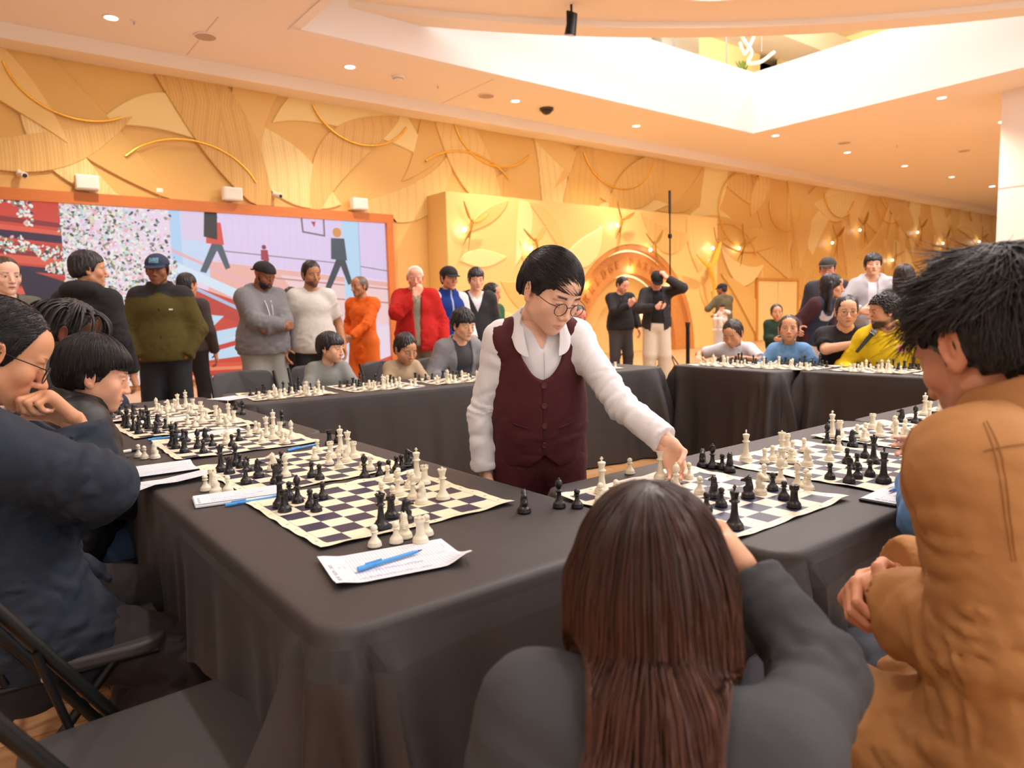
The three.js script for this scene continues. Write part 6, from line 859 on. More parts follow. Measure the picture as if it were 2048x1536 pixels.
// far right, standing behind the seated players
P_([7.34, -2.38], 0, { label: 'man in a grey cap and glasses with a dark navy jumper', H: 1.76, b: 1.15, skin: SK.pink, cap: { color: '#38332f' }, hair: { t: 0.006, top: 0.004 }, glasses: 0x2a2a2a, head: { yaw: -4 }, tops: [{ name: 'jumper', color: '#2b2b36', t: 0.022, collar: 0.012 }], bottom: { color: '#2a2a30' } });
P_([6.45, -2.08], 60, { label: 'woman with long black hair in a navy and maroon sweatshirt reaching out her arm', H: 1.56, b: 0.95, skin: SK.tan, fem: 1, lean: 24, hair: { long: 1, t: 0.012, len: 0.26, width: 0.08 }, head: { yaw: 28, pitch: 6 }, R: { at: [-0.42, 0.98, 0.1], hint: [-0.4, -0.6, -0.4] }, tops: [{ name: 'sweatshirt', color: '#1a2338', t: 0.02, cloth: 'knit', paint: (c, lx, ly, lz) => (Math.abs(lx) > 0.15 ? col('#3d1a22') : lz > 0.04 && Math.abs(lx) < 0.11 && ly < -0.09 && ly > -0.2 && Math.abs(Math.hypot(lx * 0.9, ly + 0.05) - 0.13) < 0.03 ? col('#b9b4ba') : c) }], bottom: { color: '#b9aaa0' } });
P_([7.55, -1.97], 4, { label: 'teenage boy in a pale grey zip hoodie over white', H: 1.78, b: 0.98, skin: SK.light, hair: { t: 0.016, top: 0.022, front: 0.036, fringe: 1, rough: 0.004 }, head: { yaw: 3, pitch: -3 }, L: { at: [0.1, 1.12, 0.26], hint: [1, -0.6, 0.2], pose: 'flat', f: [-1, 0, 0] }, R: { at: [-0.12, 1.13, 0.26], hint: [-1, -0.6, 0.2], pose: 'flat', f: [1, 0, 0] }, tops: [{ name: 't_shirt', color: '#d9d6da', t: 0.008 }, { name: 'hoodie', color: '#b3afb3', t: 0.025, hood: 1, open: [0.045, 0.03], cloth: 'knit' }], bottom: { color: '#4a4a55' } });
P_([7.05, -1.42], 172, { label: 'person with long dark hair seen from behind beside the teenager', H: 1.6, b: 0.95, skin: SK.light, hair: { long: 1, t: 0.014, len: 0.28, width: 0.095 }, hairColor: '#20140f', tops: [{ color: '#1a1818', t: 0.02 }], bottom: { color: black } });
P_([9.07, -1.92], 160, { label: 'dark-haired head far behind the hair of the man in tan', H: 1.76, skin: SK.light, hair: SHORT, tops: [{ color: '#2a2730' }], bottom: { color: black } });
P_([9.46, -1.24], 0, { label: 'brown-haired head at the far right picture edge by the pier', H: 1.78, skin: SK.light, hair: { t: 0.008, top: 0.014, front: 0.075 }, hairColor: '#3a2a20', tops: [{ color: '#5a5a60' }], bottom: { color: black } });
// seated on the far left row
const seatAt = (x, z, rel, o, chairLabel, back = 0.02) => { const g = P_([x, z], rel, { seat: 0.44, ...o }); if (chairLabel) chairAt(x - Math.sin(toCam(x, z) * D2R + rel * D2R) * back, z - Math.cos(toCam(x, z) * D2R + rel * D2R) * back, toCam(x, z) + rel, chairLabel); return g; };
const faceF = (x, z) => -4.2 - toCam(x, z);
seatAt(1.62, -3.3, faceF(1.62, -3.3) - 4, { label: 'seated boy in a grey sweater turning to his left', lean: 8, H: 1.22, child: 1, b: 0.95, skin: SK.light, hair: { ...BOWL, t: 0.016 }, head: { yaw: 42, pitch: 6 }, tops: [{ name: 'sweater', color: '#8a8a86', t: 0.018, cloth: 'knit', neckD: 0.04 }], bottom: { color: '#2a2c36' }, L: { at: [0.17, 0.62, 0.3] }, R: { at: [-0.17, 0.62, 0.3] } }, 'black folding chair under the boy in the grey sweater');
seatAt(2.2, -3.2, faceF(2.2, -3.2), { label: 'seated boy in a beige sweater looking down', lean: 10, H: 1.15, child: 1, b: 1.0, fat: 0.6, skin: SK.tan, hair: SHORT, head: { yaw: 6, pitch: 18 }, eye: 0.2, tops: [{ name: 'sweater', color: '#b39a7c', t: 0.018, cloth: 'knit' }], bottom: { color: '#2a2c36' }, L: { at: [0.17, 0.6, 0.3] }, R: { at: [-0.17, 0.6, 0.3] } }, 'black folding chair under the boy in the beige sweater');
seatAt(2.72, -3.2, faceF(2.72, -3.2) + 4, { label: 'seated teenager in an open grey jacket over a dark T-shirt', lean: 14, H: 1.6, b: 1.1, skin: SK.light, hair: { t: 0.015, top: 0.026, front: 0.036, fringe: 1, rough: 0.005 }, head: { yaw: 2, pitch: 12 }, eye: 0.2, tops: [{ name: 't_shirt', color: '#3a383c', t: 0.01 }, { name: 'jacket', color: '#7f7d80', t: 0.024, open: [0.08, 0.07], collar: 0.014, cw: 1.2 }], bottom: { color: '#2a2c36' }, L: { at: [0.2, 0.68, 0.3] }, R: { at: [-0.2, 0.68, 0.3] } }, 'black folding chair under the teenager in the grey jacket');
seatAt(3.95, -3.02, faceF(3.95, -3.02), { label: 'flushed face of a seated person just behind the standing boy', H: 1.62, b: 1.0, skin: '#e08a70', hair: { t: 0.008, top: 0.014 }, head: { yaw: -8, pitch: 10 }, tops: [{ color: '#2c2a30' }], bottom: { color: black } });
chairAt(1.02, -3.2, -4, 'empty black folding chair on the far row before the man in olive');
// seated on the far right row: the table runs along z, they look towards -x
const faceR = (x, z) => -90 - toCam(x, z);
seatAt(4.99, -1.97, faceR(4.99, -1.97) + 28, { lean: 22, label: 'seated boy in a white polo shirt, arms on the table', H: 1.3, child: 1, skin: SK.tan, hair: { t: 0.006, top: 0.014, front: 0.048 }, hairColor: '#241a14', head: { yaw: -16, pitch: 24 }, eye: 0.1, L: { at: [0.06, 0.78, 0.3], hint: [1, -0.2, -0.3], f: [-1, 0, 0.1], n: [0, -1, 0], pose: 'flat' }, R: { at: [-0.3, 0.78, 0.26], hint: [-1, -0.2, -0.4], n: [0, -1, 0], pose: 'flat' }, tops: [{ name: 'polo_shirt', color: '#d6d3d9', t: 0.016, sleeve: 0.5, collar: 0.012 }], bottom: { color: '#2a2c36' },
  extra: (g) => part('collar', collarGeo(g, { color: '#d6d3d9', r: 0.036, leaf: 0.026 }), cloth('weave'), g.root) });
seatAt(4.97, -1.44, faceR(4.97, -1.44) + 26, { lean: 8, label: 'seated boy in a light blue polo shirt looking up', H: 1.27, child: 1, skin: SK.tan, hair: { t: 0.007, top: 0.013, front: 0.046 }, hairColor: '#2e2018', head: { yaw: 4, pitch: -8 }, eye: 0.8, L: { at: [0.18, 0.66, 0.26] }, R: { at: [-0.18, 0.66, 0.26] }, tops: [{ name: 'polo_shirt', color: '#6f9ed0', t: 0.016, sleeve: 0.55, collar: 0.012 }], bottom: { color: '#2a2c36' },
  extra: (g) => part('collar', collarGeo(g, { color: '#6f9ed0', r: 0.036, leaf: 0.026 }), cloth('weave'), g.root) });
seatAt(5.12, -1.06, faceR(5.12, -1.06) + 36, { lean: 16, label: 'seated man in a black shirt and glasses holding out a microphone', H: 1.68, b: 1.05, skin: SK.light, glasses: 0x6a5a50, stubble: 0.2, hair: { t: 0.005, top: 0.008, front: 0.048, rough: 0.002 }, head: { yaw: 0, pitch: 4 }, R: { w: [4.885, 0.915, -0.79], elw: [4.86, 0.86, -1.06], pose: 'fist', fw: [0.5, 0.35, 0.6], nw: [-0.4, 0.3, 0.8] }, L: { at: [0.24, 0.66, 0.24] }, tops: [{ name: 't_shirt', color: '#1c1a1c', t: 0.018, sleeve: 0.5 }], bottom: { color: '#1c1c22' } });
seatAt(5.02, -0.66, faceR(5.02, -0.66) + 22, { lean: 8, label: 'seated bearded man in a bright yellow hoodie turned to the microphone', H: 1.62, b: 1.1, skin: SK.tan, stubble: 0.95, nose: 1.2, hair: { t: 0.02, top: 0.026, rough: 0.007, curl: 1, front: 0.065 }, hairColor: '#17100d', head: { yaw: -62, pitch: 4 }, L: { at: [0.24, 0.66, 0.26] }, R: { at: [-0.24, 0.66, 0.26] },
  tops: [{ name: 'hoodie', color: '#e3bd08', t: 0.026, hood: 1, cloth: 'knit', fold: 0.009, paint: (c, lx, ly, lz) => { const d = lx - 0.205; return ly < -0.06 && ly > -0.3 && lz > -0.06 && lz < 0.06 && lx > 0.13 ? (lz < -0.02 ? col('#c23b22') : lz < 0.015 ? col('#d8d5d0') : col('#3d5f78')) : c; } }], bottom: { color: '#26262c' },
  extra: (g) => { const [p, n] = g.onSurface('hoodie', 0.1, -0.12); const q = new THREE.Quaternion().setFromUnitVectors(V(0, 1, 0), n), m = part('round_badge', new THREE.CylinderGeometry(0.032, 0.032, 0.004, 24), std({ color: 0xe8c9b8, roughness: 0.7 }), g.root); m.position.copy(p); m.quaternion.copy(q); const k = part('badge_motif', new THREE.CylinderGeometry(0.022, 0.022, 0.006, 7), std({ color: 0xd8344e, roughness: 0.7 }), g.root); k.position.copy(p); k.quaternion.copy(q); } });
{ const t = thing('microphone', 'black handheld microphone held before the man in yellow', 'microphone', [4.86, 0.985, -0.7]); t.rotation.set(0.5, 0, -0.5); part('handle', new THREE.CylinderGeometry(0.017, 0.012, 0.17, 16).translate(0, -0.09, 0), M.blackPlastic, t); part('grille', new THREE.SphereGeometry(0.026, 18, 14).translate(0, 0.02, 0), std({ color: 0x8a8a8e, roughness: 0.5, metalness: 0.7 }), t); part('ring', new THREE.TorusGeometry(0.022, 0.004, 8, 20).rotateX(Math.PI / 2), M.steel, t); }
// things among the crowd: a tall stand by the arch, stanchion posts
{ const t = thing('light_stand', 'tall thin black stand rising behind the man with the cap', 'stand', [8.35, 0, -5.5]); part('pole', rod([0, 0.05, 0], [0, 2.75, 0], 0.012), M.blackMetal, t); part('clamp', rbx(0.05, 0.07, 0.05, 0.01, 0, 2.35, 0), M.blackPlastic, t); part('tip', rod([0, 2.7, 0], [0, 3.05, 0], 0.02), M.blackPlastic, t); for (let i = 0; i < 3; i++) { const a = i * TAU / 3; part('leg', rod([0, 0.5, 0], [Math.cos(a) * 0.5, 0.01, Math.sin(a) * 0.5], 0.01), M.blackMetal, t); } }
for (const [x, z, w] of [[8.15, -5.0, 'right of the man in cream trousers'], [3.75, -5.9, 'beside the orange robe']]) { const t = thing('stanchion_post', `black barrier post ${w}`, 'barrier', [x, 0, z], 0, 'black barrier posts'); part('post', rod([0, 0, 0], [0, 0.98, 0], 0.03, 14), M.blackMetal, t); part('cap', new THREE.CylinderGeometry(0.036, 0.036, 0.06, 16).translate(0, 0.97, 0), M.blackPlastic, t); part('base', new THREE.CylinderGeometry(0.17, 0.18, 0.025, 28).translate(0, 0.0125, 0), M.blackMetal, t); }
// ------------------------------------------------------------------ the people close by
const flowDown = (p) => [p.x * 3, -1, p.z * 2 - 0.1];
const shadeOf = (a, b, s = 1) => { const r = rng(s), A = col(a), B = col(b); return () => { const c = cmix(A, B, r()); return [c.map((v) => v * 0.9), c]; }; };
// the standing boy in the wine-red waistcoat
{
  const shirt = '#e9e6ea', wine = '#4a1018', H = 1.43;
  person({ label: 'standing boy in a wine-red waistcoat, white shirt and glasses making a move', at: [0.885, 0.1], yaw: -36, H, child: 1, hs: 0.99, b: 0.92, sw: 0.9, fat: 0.5, lean: 9, twist: 4, cell: 0.011, ccell: 0.0058, skin: '#f2bfa2', eye: 0.3, brow: 0.2, nose: 0.85,
    hcell2: 0.0034, hand: 0.98, gaze: [0.15, -0.35], glasses: 0x3a2c26, hairColor: '#131013', hair: { t: 0.01, top: 0.015, front: 0.038, cut: -0.1, side: -0.004, nape: -0.036, rough: 0.002, hcell: 0.0035, sweep: 0 }, headCell: 0.0028,
    head: { yaw: 36, pitch: 30, roll: -4 }, neck: 0.04,
    L: { w: [0.96, 0.85, 0.565], elw: [0.965, 0.94, 0.385], fw: [0.16, -0.86, 0.3], nw: [-0.5, -0.25, 0.45], pose: 'pinch', k: 1.04 }, R: { w: [0.728, 0.71, 0.012], elw: [0.728, 0.893, 0.0], pose: 'relax' },
    tops: [{ name: 'shirt', color: shirt, t: 0.010, fold: 0.0062, body: 0, collar: 0, neckW: 0.04, neckD: 0.04, neckF: 0.02, vneck: [0.034, 0.078], cuff: 0.026, seed: 5, hem: 0.02 }, { name: 'waistcoat', color: wine, t: 0.026, sleeve: 0, arm: 0.047, armX: 0.04, fold: 0.003, seed: 8, hem: -0.012, low: 0.0, notch: [0.04, 0.85], scoop: [0.078, 0.165], boxy: 1 }],
    bottom: { name: 'trousers', color: wine, t: 0.014, cell: 0.008 }, shoe: '#141416',
    extra: (g, hm) => {
      part('collar', collarGeo(g, { color: shirt, r: 0.04, h: 0.026, leaf: 0.036, gap: 24, tip: 0.3, point: 0.3, spread: 0.022, dip: 0.02, flare: 1.5 }), cloth('weave'), g.root, 'white pointed shirt collar');
      const plastic = std({ color: 0x5c2a2c, roughness: 0.25 }), vest = g.root.children.find((c) => c.name === 'waistcoat');
      for (const ly of [-0.178, -0.24, -0.302, -0.364]) { const [p, n] = g.onSurface('waistcoat', 0.0, ly), q = new THREE.Quaternion().setFromUnitVectors(V(0, 0, 1), n), b = part('button', merge([new THREE.CylinderGeometry(0.0085, 0.0085, 0.003, 20).rotateX(Math.PI / 2), new THREE.TorusGeometry(0.0076, 0.0015, 8, 20).translate(0, 0, 0.0015)]), plastic, vest); b.position.copy(p.addScaledVector(n, 0.0015)); b.quaternion.copy(q); }
      { const a = []; for (let i = 0; i <= 12; i++) { const [p, n] = g.onSurface('waistcoat', -0.004, -0.166 - i * 0.0185); a.push(A3(p.addScaledVector(n, 0.0008))); } part('front_edge', tube(a, 0.0012, 24, 6), std({ color: 0x2a0a10, roughness: 0.8 }), vest); }
      for (const s of [-1, 1]) { const a = []; for (let i = 0; i <= 6; i++) { const [p, n] = g.onSurface('waistcoat', s * (0.045 + i * 0.008), -0.312 + i * 0.0022); a.push(A3(p.addScaledVector(n, 0.0012))); } part('pocket_welt', tube(a, 0.003, 16, 6), std({ color: 0x431019, roughness: 0.8 }), vest); }
      { const a = []; for (let i = 0; i <= 8; i++) { const [p, n] = g.onSurface('shirt', 0.006, -0.082 - i * 0.01); a.push(A3(p.addScaledVector(n, 0.001))); } part('placket', tube(a, 0.0022, 20, 6), std({ color: 0xe4e1e4, roughness: 0.8 }), g.root); }
      const hairMesh = g.root.children.find((c) => c.name === 'hair'), inv = hm.clone().invert(), hg = hairMesh.geometry.clone().applyMatrix4(inv);
      part('hair_strands', strandHair(g, hm, hg, g.hairF, { n: 5200, len: 0.06, steps: 8, r0: 0.0007, r1: 0.00025, thick: 0.0035, mess: 0.16, seed: 21, from: (q) => q.y > 0.012 || q.z < -0.03, stop: (q) => (q.z > 0.03 && q.y < 0.036 - q.x * 0.1) || (Math.abs(q.x) > 0.055 && q.z > -0.04 && q.y < 0.008) || q.y < -0.038, flow: (p, c) => (c.y > 0.03 || c.z > 0.02 ? [0.55, -0.25, 0.85] : [c.x * 4, -1, 0.35]), shade: shadeOf('#121012', '#3a3334', 3) }), M.hair, hairMesh);
    } });
}
// the girl with long hair, seen from behind
{
  const H = 1.4, jacket = '#3a3b3f';
  person({ label: 'seated girl with long auburn-brown hair in a dark grey jacket, seen from behind', at: [-0.077, 1.407], yaw: 130, H, child: 1, hs: 0.91, b: 1.0, sw: 1.06, shrug: [0.03, 0.0], seat: 0.3, lean: 20, skin: SK.light, cell: 0.012, ccell: 0.007, hcell2: 0.0045, shift: [0, 0, 0],
    head: { yaw: 4, pitch: 20 }, R: { w: [0.263, 0.848, 1.289], elw: [0.245, 0.752, 1.41], pose: 'fist', k: 1.05 }, L: { at: [0.1, 0.52, 0.22], hint: [0.3, -0.9, -0.3] }, hairColor: '#2c1611', hair: { long: 1, t: 0.012, top: 0.014, len: 0.12, width: 0.088, hcell: 0.005, rough: 0.001, faceY: -0.05 },
    tops: [{ name: 'jacket', color: jacket, t: 0.018, fold: 0.006, seed: 14, collar: 0.01, hem: -0.06 }], bottom: { color: '#1d1d22' },
    extra: (g, hm) => {
      const r = rng(31), F = g.hairF, J = g.fields.jacket, im = hm.clone().invert(), hq = g.hq, e = 0.002, out = [];
      const q = V(0, 0, 0), n = V(0, 0, 0), w = V(0, 0, 0), jn = V(0, 0, 0), A = V(0, 0.112, -0.045);   // the whorl from which the parting runs forward
      const down = V(0, -1, 0).applyQuaternion(g.root.quaternion.clone().invert()).applyQuaternion(hq.clone().invert());
      for (let k = 0; k < 4200; k++) {
        const a = (r() * 1.5 - 0.75) * Math.PI + Math.PI, part_ = r() < 0.45, t0 = r();   // around the back of the whorl, or along the parting
        const sgn = r() < 0.5 ? -1 : 1, layer = 0.0005 + r() * 0.008;
        if (part_) q.set(sgn * 0.004, 0.12, -0.04 + t0 * 0.1); else q.set(Math.sin(a) * 0.012 * r(), 0.12, -0.05 + Math.cos(a) * 0.03 * r());
        const dir0 = part_ ? V(sgn, -0.1, -0.35 + (r() - 0.5) * 0.5) : V(Math.sin(a) * 0.9, -0.1, Math.cos(a)), L = 0.40 + r() * 0.1 + (r() < 0.1 ? -0.15 : 0), S = 30, s = [], ph = r() * 6, am = 0.0012 + r() * 0.002, jx = (r() - 0.5) * 0.08; let jd = 0;
        for (let i = 0; i <= S; i++) {
          const t = i / S, d = F.d(q.x, q.y, q.z); n.set(F.d(q.x + e, q.y, q.z) - F.d(q.x - e, q.y, q.z), F.d(q.x, q.y + e, q.z) - F.d(q.x, q.y - e, q.z), F.d(q.x, q.y, q.z + e) - F.d(q.x, q.y, q.z - e)).normalize();
          if (t < 0.35 || d < layer) q.addScaledVector(n, (layer - d) * (t < 0.35 ? 0.9 : 1));
          w.copy(q).applyMatrix4(hm);
          const need = 0.006 + layer * 1.6; jd = jd - L / S * 1.1 > need ? jd - L / S * 1.1 : J.d(w.x, w.y, w.z); if (jd < need) { jn.set(J.d(w.x + e, w.y, w.z) - J.d(w.x - e, w.y, w.z), J.d(w.x, w.y + e, w.z) - J.d(w.x, w.y - e, w.z), J.d(w.x, w.y, w.z + e) - J.d(w.x, w.y, w.z - e)).normalize(); w.addScaledVector(jn, need - jd); q.copy(w).applyMatrix4(im); }
          s.push([w.x + Math.sin(ph + t * 9) * am, w.y, w.z + Math.cos(ph + t * 7) * am]);
          const bl = sstep(0.05, 0.32, t), v = dir0.clone().multiplyScalar(1 - bl).addScaledVector(down, bl + 0.15); v.x += jx - q.x * 0.9 * sstep(0.4, 0.9, t); v.addScaledVector(n, -v.dot(n) * (t < 0.4 ? 0.95 : 0)).normalize(); q.addScaledVector(v, L / S);
        }
        s.w = 0.8 + r() * 0.7; out.push(s);
      }
      const A1 = col('#1b100d'), B1 = col('#472519'), C1 = col('#6e3f2a'), r2 = rng(8);
      const hairMesh = g.root.children.find((c) => c.name === 'hair');
      part('hair_strands', strandGeo(out, 0.0011, 0.0006, () => { const v = r2(); return [cmix(A1, B1, v * 0.45), cmix(B1, C1, v)]; }), M.hair, hairMesh);
    } });
}
// the man in the tan jacket
{
  const tan = '#b5804b';
  person({ label: 'seated man with spiky black hair in a tan work jacket, hands clasped in his lap', at: [0.618, 1.577], yaw: 166, H: 1.75, b: 1.06, sw: 0.88, hs: 1.03, seat: 0.44, lean: 10, cell: 0.012, ccell: 0.0068, hcell2: 0.004, skin: '#d99a78', eye: 0.2, stubble: 0.12, nose: 1.0, headCell: 0.003,
    head: { yaw: -6, pitch: 23, roll: 2 }, neck: 0.03, L: { w: [0.565, 0.735, 1.365], elw: [0.485, 0.762, 1.535], fw: [0.25, -0.12, -0.5], nw: [0.75, 0.2, 0.35], pose: 'hold' }, R: { w: [0.68, 0.735, 1.30], hw: [0.8, -0.3, 0.4], fw: [-0.75, -0.05, -0.25], nw: [-0.1, -0.5, 0.7], pose: 'hold' }, hairColor: '#121113',
    hair: { t: 0.012, top: 0.024, front: 0.062, rough: 0.005, hcell: 0.004, nape: -0.062, side: -0.02 },
    tops: [{ name: 'work_jacket', color: tan, t: 0.026, fold: 0.008, seed: 23, collar: 0.0, neckW: 0.05, neckD: 0.04, hem: -0.06, cuff: 0.03, cloth: 'weave', boxy: 1, lap: 0.62 }], bottom: { color: '#4a4d58', t: 0.016 },
    extra: (g, hm) => {
      part('collar', collarGeo(g, { color: '#ad7846', r: 0.042, h: 0.03, leaf: 0.04, gap: 16, spread: 0.03, y: -0.004 }), cloth('weave'), g.root, 'turned-down tan collar');
      const thread = std({ color: 0xa06c36, roughness: 0.8 }), J = g.root.children.find((c) => c.name === 'work_jacket'), F = g.fields.work_jacket;
      // seams follow the cloth: points are pressed onto its surface
      const press = (p) => { const v = V(...p), e = 0.004; for (let i = 0; i < 8; i++) { const d = F.d(v.x, v.y, v.z) + F.disp(v.x, v.y, v.z), n = V(F.d(v.x + e, v.y, v.z) - F.d(v.x - e, v.y, v.z), F.d(v.x, v.y + e, v.z) - F.d(v.x, v.y - e, v.z), F.d(v.x, v.y, v.z + e) - F.d(v.x, v.y, v.z - e)).normalize(); v.addScaledVector(n, -(d - 0.0008)); } return A3(v); };
      const seam = (a, b, k = 14, r = 0.0007) => part('seam', tube([...Array(k)].map((_, i) => press(A3(V(...a).lerp(V(...b), i / (k - 1))))), r, k * 2, 6), thread, J);
      const { SL, N, X, Z, u, H } = g, at = (x, y, z) => A3(N.clone().addScaledVector(X, x).addScaledVector(u, y).addScaledVector(Z, z));
      for (const o of [0, 0.007]) { seam(at(0.02 + o, -0.02, -0.16), at(0.2 + o, -0.03, -0.06)); seam(at(0.175 + o, 0.01, 0.06), at(0.205 + o, -0.14, 0.02)); seam(at(0.175 + o, 0.01, -0.05), at(0.2 + o, -0.17, -0.08)); }
      seam(at(0.15, -0.17, -0.1), at(0.17, -0.5, -0.05), 22);
      // embroidered patch near the hem: a little white reptile
      { const c = press(A3(g.P.clone().addScaledVector(X, 0.25).addScaledVector(u, 0.0).addScaledVector(Z, 0.06))), s = new THREE.Shape(); [[-20, 2], [-12, 6], [-8, 3], [-2, 5], [4, 4], [9, 7], [15, 5], [20, 8], [16, 1], [9, 0], [10, -5], [6, -1], [-2, -1], [-4, -6], [-7, -1], [-13, 0]].forEach(([x, y], i) => (i ? s.lineTo(x / 1000, y / 1000) : s.moveTo(x / 1000, y / 1000))); const m = part('emblem', new THREE.ExtrudeGeometry(s, { depth: 0.0015, bevelEnabled: false }), std({ color: 0xd9d2c6, roughness: 0.8 }), J); m.position.set(...c); m.quaternion.setFromUnitVectors(V(0, 0, 1), V(1, 0.05, 0.1).normalize()); m.translateZ(0.003); }
      const hairMesh = g.root.children.find((c) => c.name === 'hair'), hg = hairMesh.geometry.clone().applyMatrix4(hm.clone().invert()), wh = V(0.012, 0.1, -0.06);
      part('hair_strands', strandHair(g, hm, hg, g.hairF, { n: 7000, len: 0.062, steps: 8, r0: 0.0009, r1: 0.0003, thick: 0.006, mess: 0.6, seed: 41, stop: (q) => (Math.abs(q.x) > 0.055 && q.z > -0.05 && q.y < 0.012) || q.y < -0.055, lift: (p) => (p.y > 0.045 ? 0.032 : 0.006) * (0.6 + n3(p.x * 28, p.y * 28, p.z * 28)), flow: (p, c) => { const dx = c.x - wh.x, dz = c.z - wh.z, l = Math.hypot(dx, dz) + 0.01, sw = c.y > 0.06 ? 0.4 : 0; return [dx / l - dz / l * sw, c.y < 0.04 ? -1.2 : -0.2, dz / l + dx / l * sw + 0.2]; }, shade: shadeOf('#141214', '#4a4644', 5) }), M.hair, hairMesh);
    } });
}
// the person in light blue beside him, mostly hidden
person({ label: 'person in a light blue shirt almost hidden behind the man in tan', at: [1.36, 1.3], yaw: 182, H: 1.7, seat: 0.44, skin: SK.light, hair: SHORT, lean: 6, L: { w: [1.24, 0.79, 1.12], hw: [-0.8, -0.1, 0.4] }, R: { w: [1.55, 0.79, 1.08] }, tops: [{ name: 'shirt', color: '#5f8fc8', t: 0.022, fold: 0.008 }], bottom: { color: '#2a2c36' } });
// the man in the navy jacket, hand at his mouth
{
  const navy = '#16202f';
  const g0 = person({ label: 'seated man in glasses and a navy jacket resting his mouth on his hand', at: [-0.52, -0.21], yaw: 88, H: 1.7, b: 1.12, hs: 1.02, seat: 0.43, lean: -8, shift: [0, 0, 0], cell: 0.012, ccell: 0.0068, hcell2: 0.004, skin: '#cf946f', eye: 0.2, nose: 1.15, stubble: 0.1, headCell: 0.003, glasses: 0x18181c, hairColor: '#120f10',
    head: { yaw: 4, pitch: 28, roll: 0 }, hair: { t: 0.008, top: 0.012, front: 0.092, side: -0.02, rough: 0.003, hcell: 0.004 },
    L: { w: [-0.373, 0.985, -0.165], elw: [-0.337, 0.8, -0.16], fw: [-0.6, 0.75, 0.1], nw: [-0.75, -0.55, 0.35], pose: { f: [[55, 85, 50], [62, 92, 50], [70, 95, 50], [75, 95, 50]], th: [40, 10, 10], sp: 2 } }, R: { w: [-0.43, 0.82, -0.13], elw: [-0.35, 0.85, 0.0], pose: 'fist', hide: 1 }, feet: [[0.13, 0.07, 0.2], [-0.12, 0.09, 0.06]], knee: [[0.1, 0.35, 1], [-0.1, 0.35, 1]],
    tops: [{ name: 'shirt', color: '#d9d4cf', t: 0.008, collar: 0.014, hem: -0.03, sleeve: 0.3, fold: 0.003 }, { name: 'jacket', color: navy, t: 0.03, open: [0.05, 0.04], fold: 0.0075, body: 0.22, lap: 0.32, seed: 33, hem: -0.09, low: -0.1, cuff: 0.028, neckW: 0.044 }], bottom: { color: '#282224', t: 0.016, fold: 0.009, cell: 0.008 }, shoe: '#0c0c0e', shoeCell: 0.006,
    extra: (g, hm) => {
      part('collar', collarGeo(g, { color: '#141d2b', r: 0.041, h: 0.022, leaf: 0.036, gap: 26, spread: 0.03 }), cloth('weave'), g.root, 'navy jacket collar');
      part('shirt_collar', collarGeo(g, { color: '#dcd8d4', r: 0.036, h: 0.026, leaf: 0.02, gap: 20 }), cloth('weave'), g.root, 'white shirt collar');
      const belt = part('belt', new THREE.TorusGeometry(1, 0.05, 8, 48).scale(0.098 * 1.72 * 1.1, 0.07 * 1.72 * 1.12, 0.3).rotateX(Math.PI / 2).translate(...A3(g.P.clone().add(V(0, 0.1, 0)))), cloth('leather'), g.root); paint(belt.geometry, [0.01, 0.009, 0.009]);
      const hairMesh = g.root.children.find((c) => c.name === 'hair'), hg = hairMesh.geometry.clone().applyMatrix4(hm.clone().invert());
      part('hair_strands', strandHair(g, hm, hg, g.hairF, { n: 3400, len: 0.05, steps: 7, r0: 0.0008, r1: 0.00025, thick: 0.003, mess: 0.3, seed: 51, flow: (p, c) => (c.y > 0.05 ? [0.5 * Math.sign(c.x + 0.02), -0.2, -0.3] : [0, -1, -0.3]), shade: shadeOf('#0c0b0c', '#2a2627', 6) }), M.hair, hairMesh);
    } });
  chairAt(-0.45, -0.2, 88, 'black folding chair under the man in the navy jacket');
}
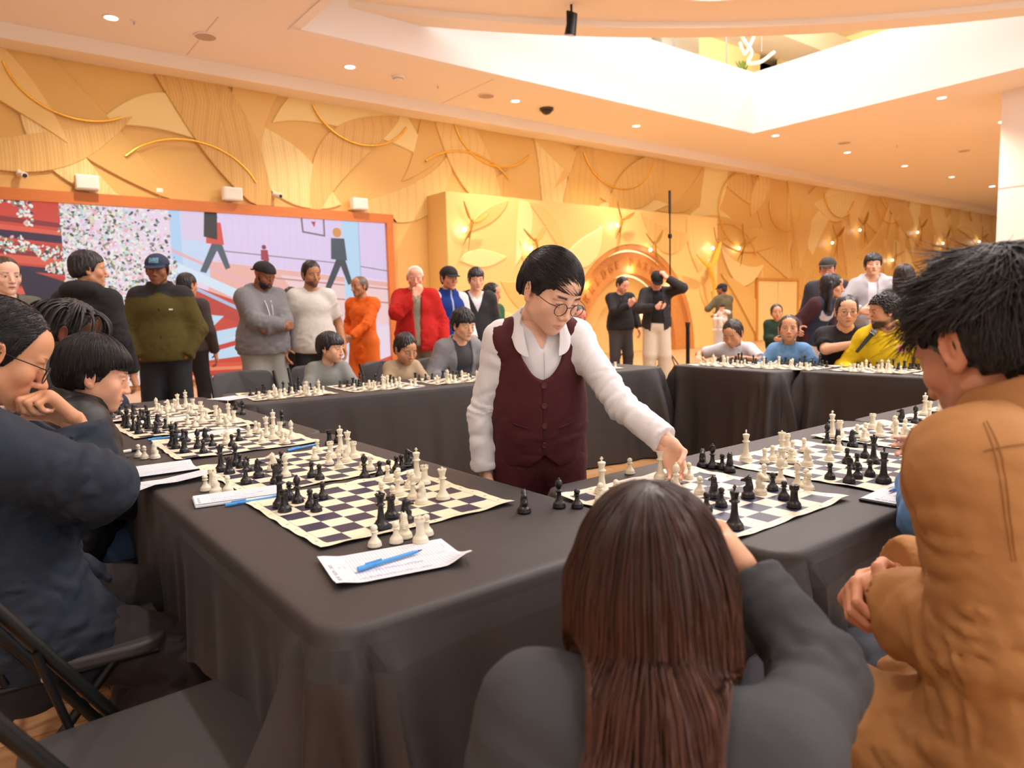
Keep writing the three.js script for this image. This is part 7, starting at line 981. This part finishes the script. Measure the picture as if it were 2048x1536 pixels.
// the boy in the puffer jacket and the one with braids behind him
person({ label: 'boy with a black bowl cut in a quilted black jacket, in profile', at: [-0.33, -0.83], yaw: 86, H: 1.44, child: 1, hs: 1.0, b: 1.05, seat: 0.45, lean: 7, neck: 0.03, cell: 0.012, ccell: 0.008, skin: '#e3a888', eye: 0.1, nose: 0.8, headCell: 0.0035, hairColor: '#151112', hair: { t: 0.014, top: 0.02, front: 0.04, fringe: 1, rough: 0.002, hcell: 0.004, nape: -0.06, side: -0.016 }, head: { yaw: -6, pitch: 14 }, L: { at: [0.16, 0.62, 0.3] }, R: { at: [-0.16, 0.62, 0.3] },
  tops: [{ name: 'puffer_jacket', color: '#131315', t: 0.034, collar: 0.03, cw: 1.2, cloth: 'nylon', fold: 0.004, hem: -0.06 }], bottom: { color: '#39506e' },
  extra: (g, hm) => {
    for (let i = 0; i < 3; i++) { const a = g.SR.clone().addScaledVector(g.Z, 0.03 + i * 0.022).add(V(0, -0.02, 0)), b = a.clone().add(V(0, -0.07, 0.012)); const F = g.fields.puffer_jacket, pr = (v) => { for (let k = 0; k < 10; k++) { const d = F.d(v.x, v.y, v.z); v.x -= (0.0 - 0) + 0; v.addScaledVector(g.X, d > 0.001 ? d * 0.7 : d < -0.001 ? d * 0.7 : 0); } return A3(v.addScaledVector(g.X, -0.002)); }; part('stripe', tube([pr(a.clone().addScaledVector(g.X, -0.09)), pr(a.clone().lerp(b, 0.5).addScaledVector(g.X, -0.1)), pr(b.clone().addScaledVector(g.X, -0.1))], 0.0055, 10, 6), std({ color: 0xd9a72a, roughness: 0.6 }), g.root, 'yellow stripe'); }
    const hairMesh = g.root.children.find((c) => c.name === 'hair'), hg = hairMesh.geometry.clone().applyMatrix4(hm.clone().invert());
    part('hair_strands', strandHair(g, hm, hg, g.hairF, { n: 4200, len: 0.07, steps: 8, r0: 0.0008, r1: 0.0003, thick: 0.003, mess: 0.14, seed: 61, from: (q) => q.y > 0.0 || q.z < -0.03, stop: (q) => (Math.abs(q.x) > 0.055 && q.z > -0.045 && q.y < 0.0) || q.y < -0.05 || (q.z > 0.04 && q.y < 0.03), flow: (p, c) => [c.x * 9, -0.5, c.z * 7 + 0.2], shade: shadeOf('#0d0b0c', '#2e2523', 7) }), M.hair, hairMesh);
  } });
person({ label: 'teenager with short twisted braids behind the boy in the quilted jacket', at: [-0.33, -1.46], yaw: 88, H: 1.74, hs: 1.02, b: 1.0, seat: 0.44, lean: 4, cell: 0.013, skin: '#5d3a2a', eye: 0.2, nose: 1.1, hairColor: '#100d0e', hair: { t: 0.01, top: 0.014, front: 0.064, rough: 0.004, hcell: 0.0045 }, head: { yaw: -14, pitch: 20 }, L: { at: [0.18, 0.66, 0.3] }, R: { at: [-0.18, 0.66, 0.3] },
  tops: [{ name: 'jacket', color: '#2a3038', t: 0.026, collar: 0.012, cw: 1.1 }], bottom: { color: '#23252c' },
  extra: (g, hm) => {
    const r = rng(71), hairMesh = g.root.children.find((c) => c.name === 'hair'), base = col('#120f10');
    for (let i = 0; i < 46; i++) { const a = r() * TAU, rad = 0.015 + r() * 0.06, x = Math.cos(a) * rad, z = Math.sin(a) * rad - 0.01, l = 0.075 + r() * 0.05, o = V(x, 0, z).normalize(), pts = [[x, 0.118 - rad * 0.4, z]]; for (let k = 1; k <= 5; k++) { const t = k / 5; pts.push([x + o.x * (0.05 + 0.035 * t) * Math.sin(t * 2), 0.122 - rad * 0.4 - l * t * t + 0.01 * Math.sin(t * 3), z + o.z * (0.055 + 0.04 * t) * Math.sin(t * 2)]); } part('braid', paint(tube(pts, 0.0048, 14, 6).applyMatrix4(hm), base), M.hair, hairMesh); }
  } });
chairAt(-0.4, -0.83, 86, 'black folding chair under the boy in the quilted jacket');
// the empty chair close to the camera
chair0.position.set(-0.375, 0, 0.53); chair0.rotation.y = 88 * D2R;
renderer.render(scene, camera);
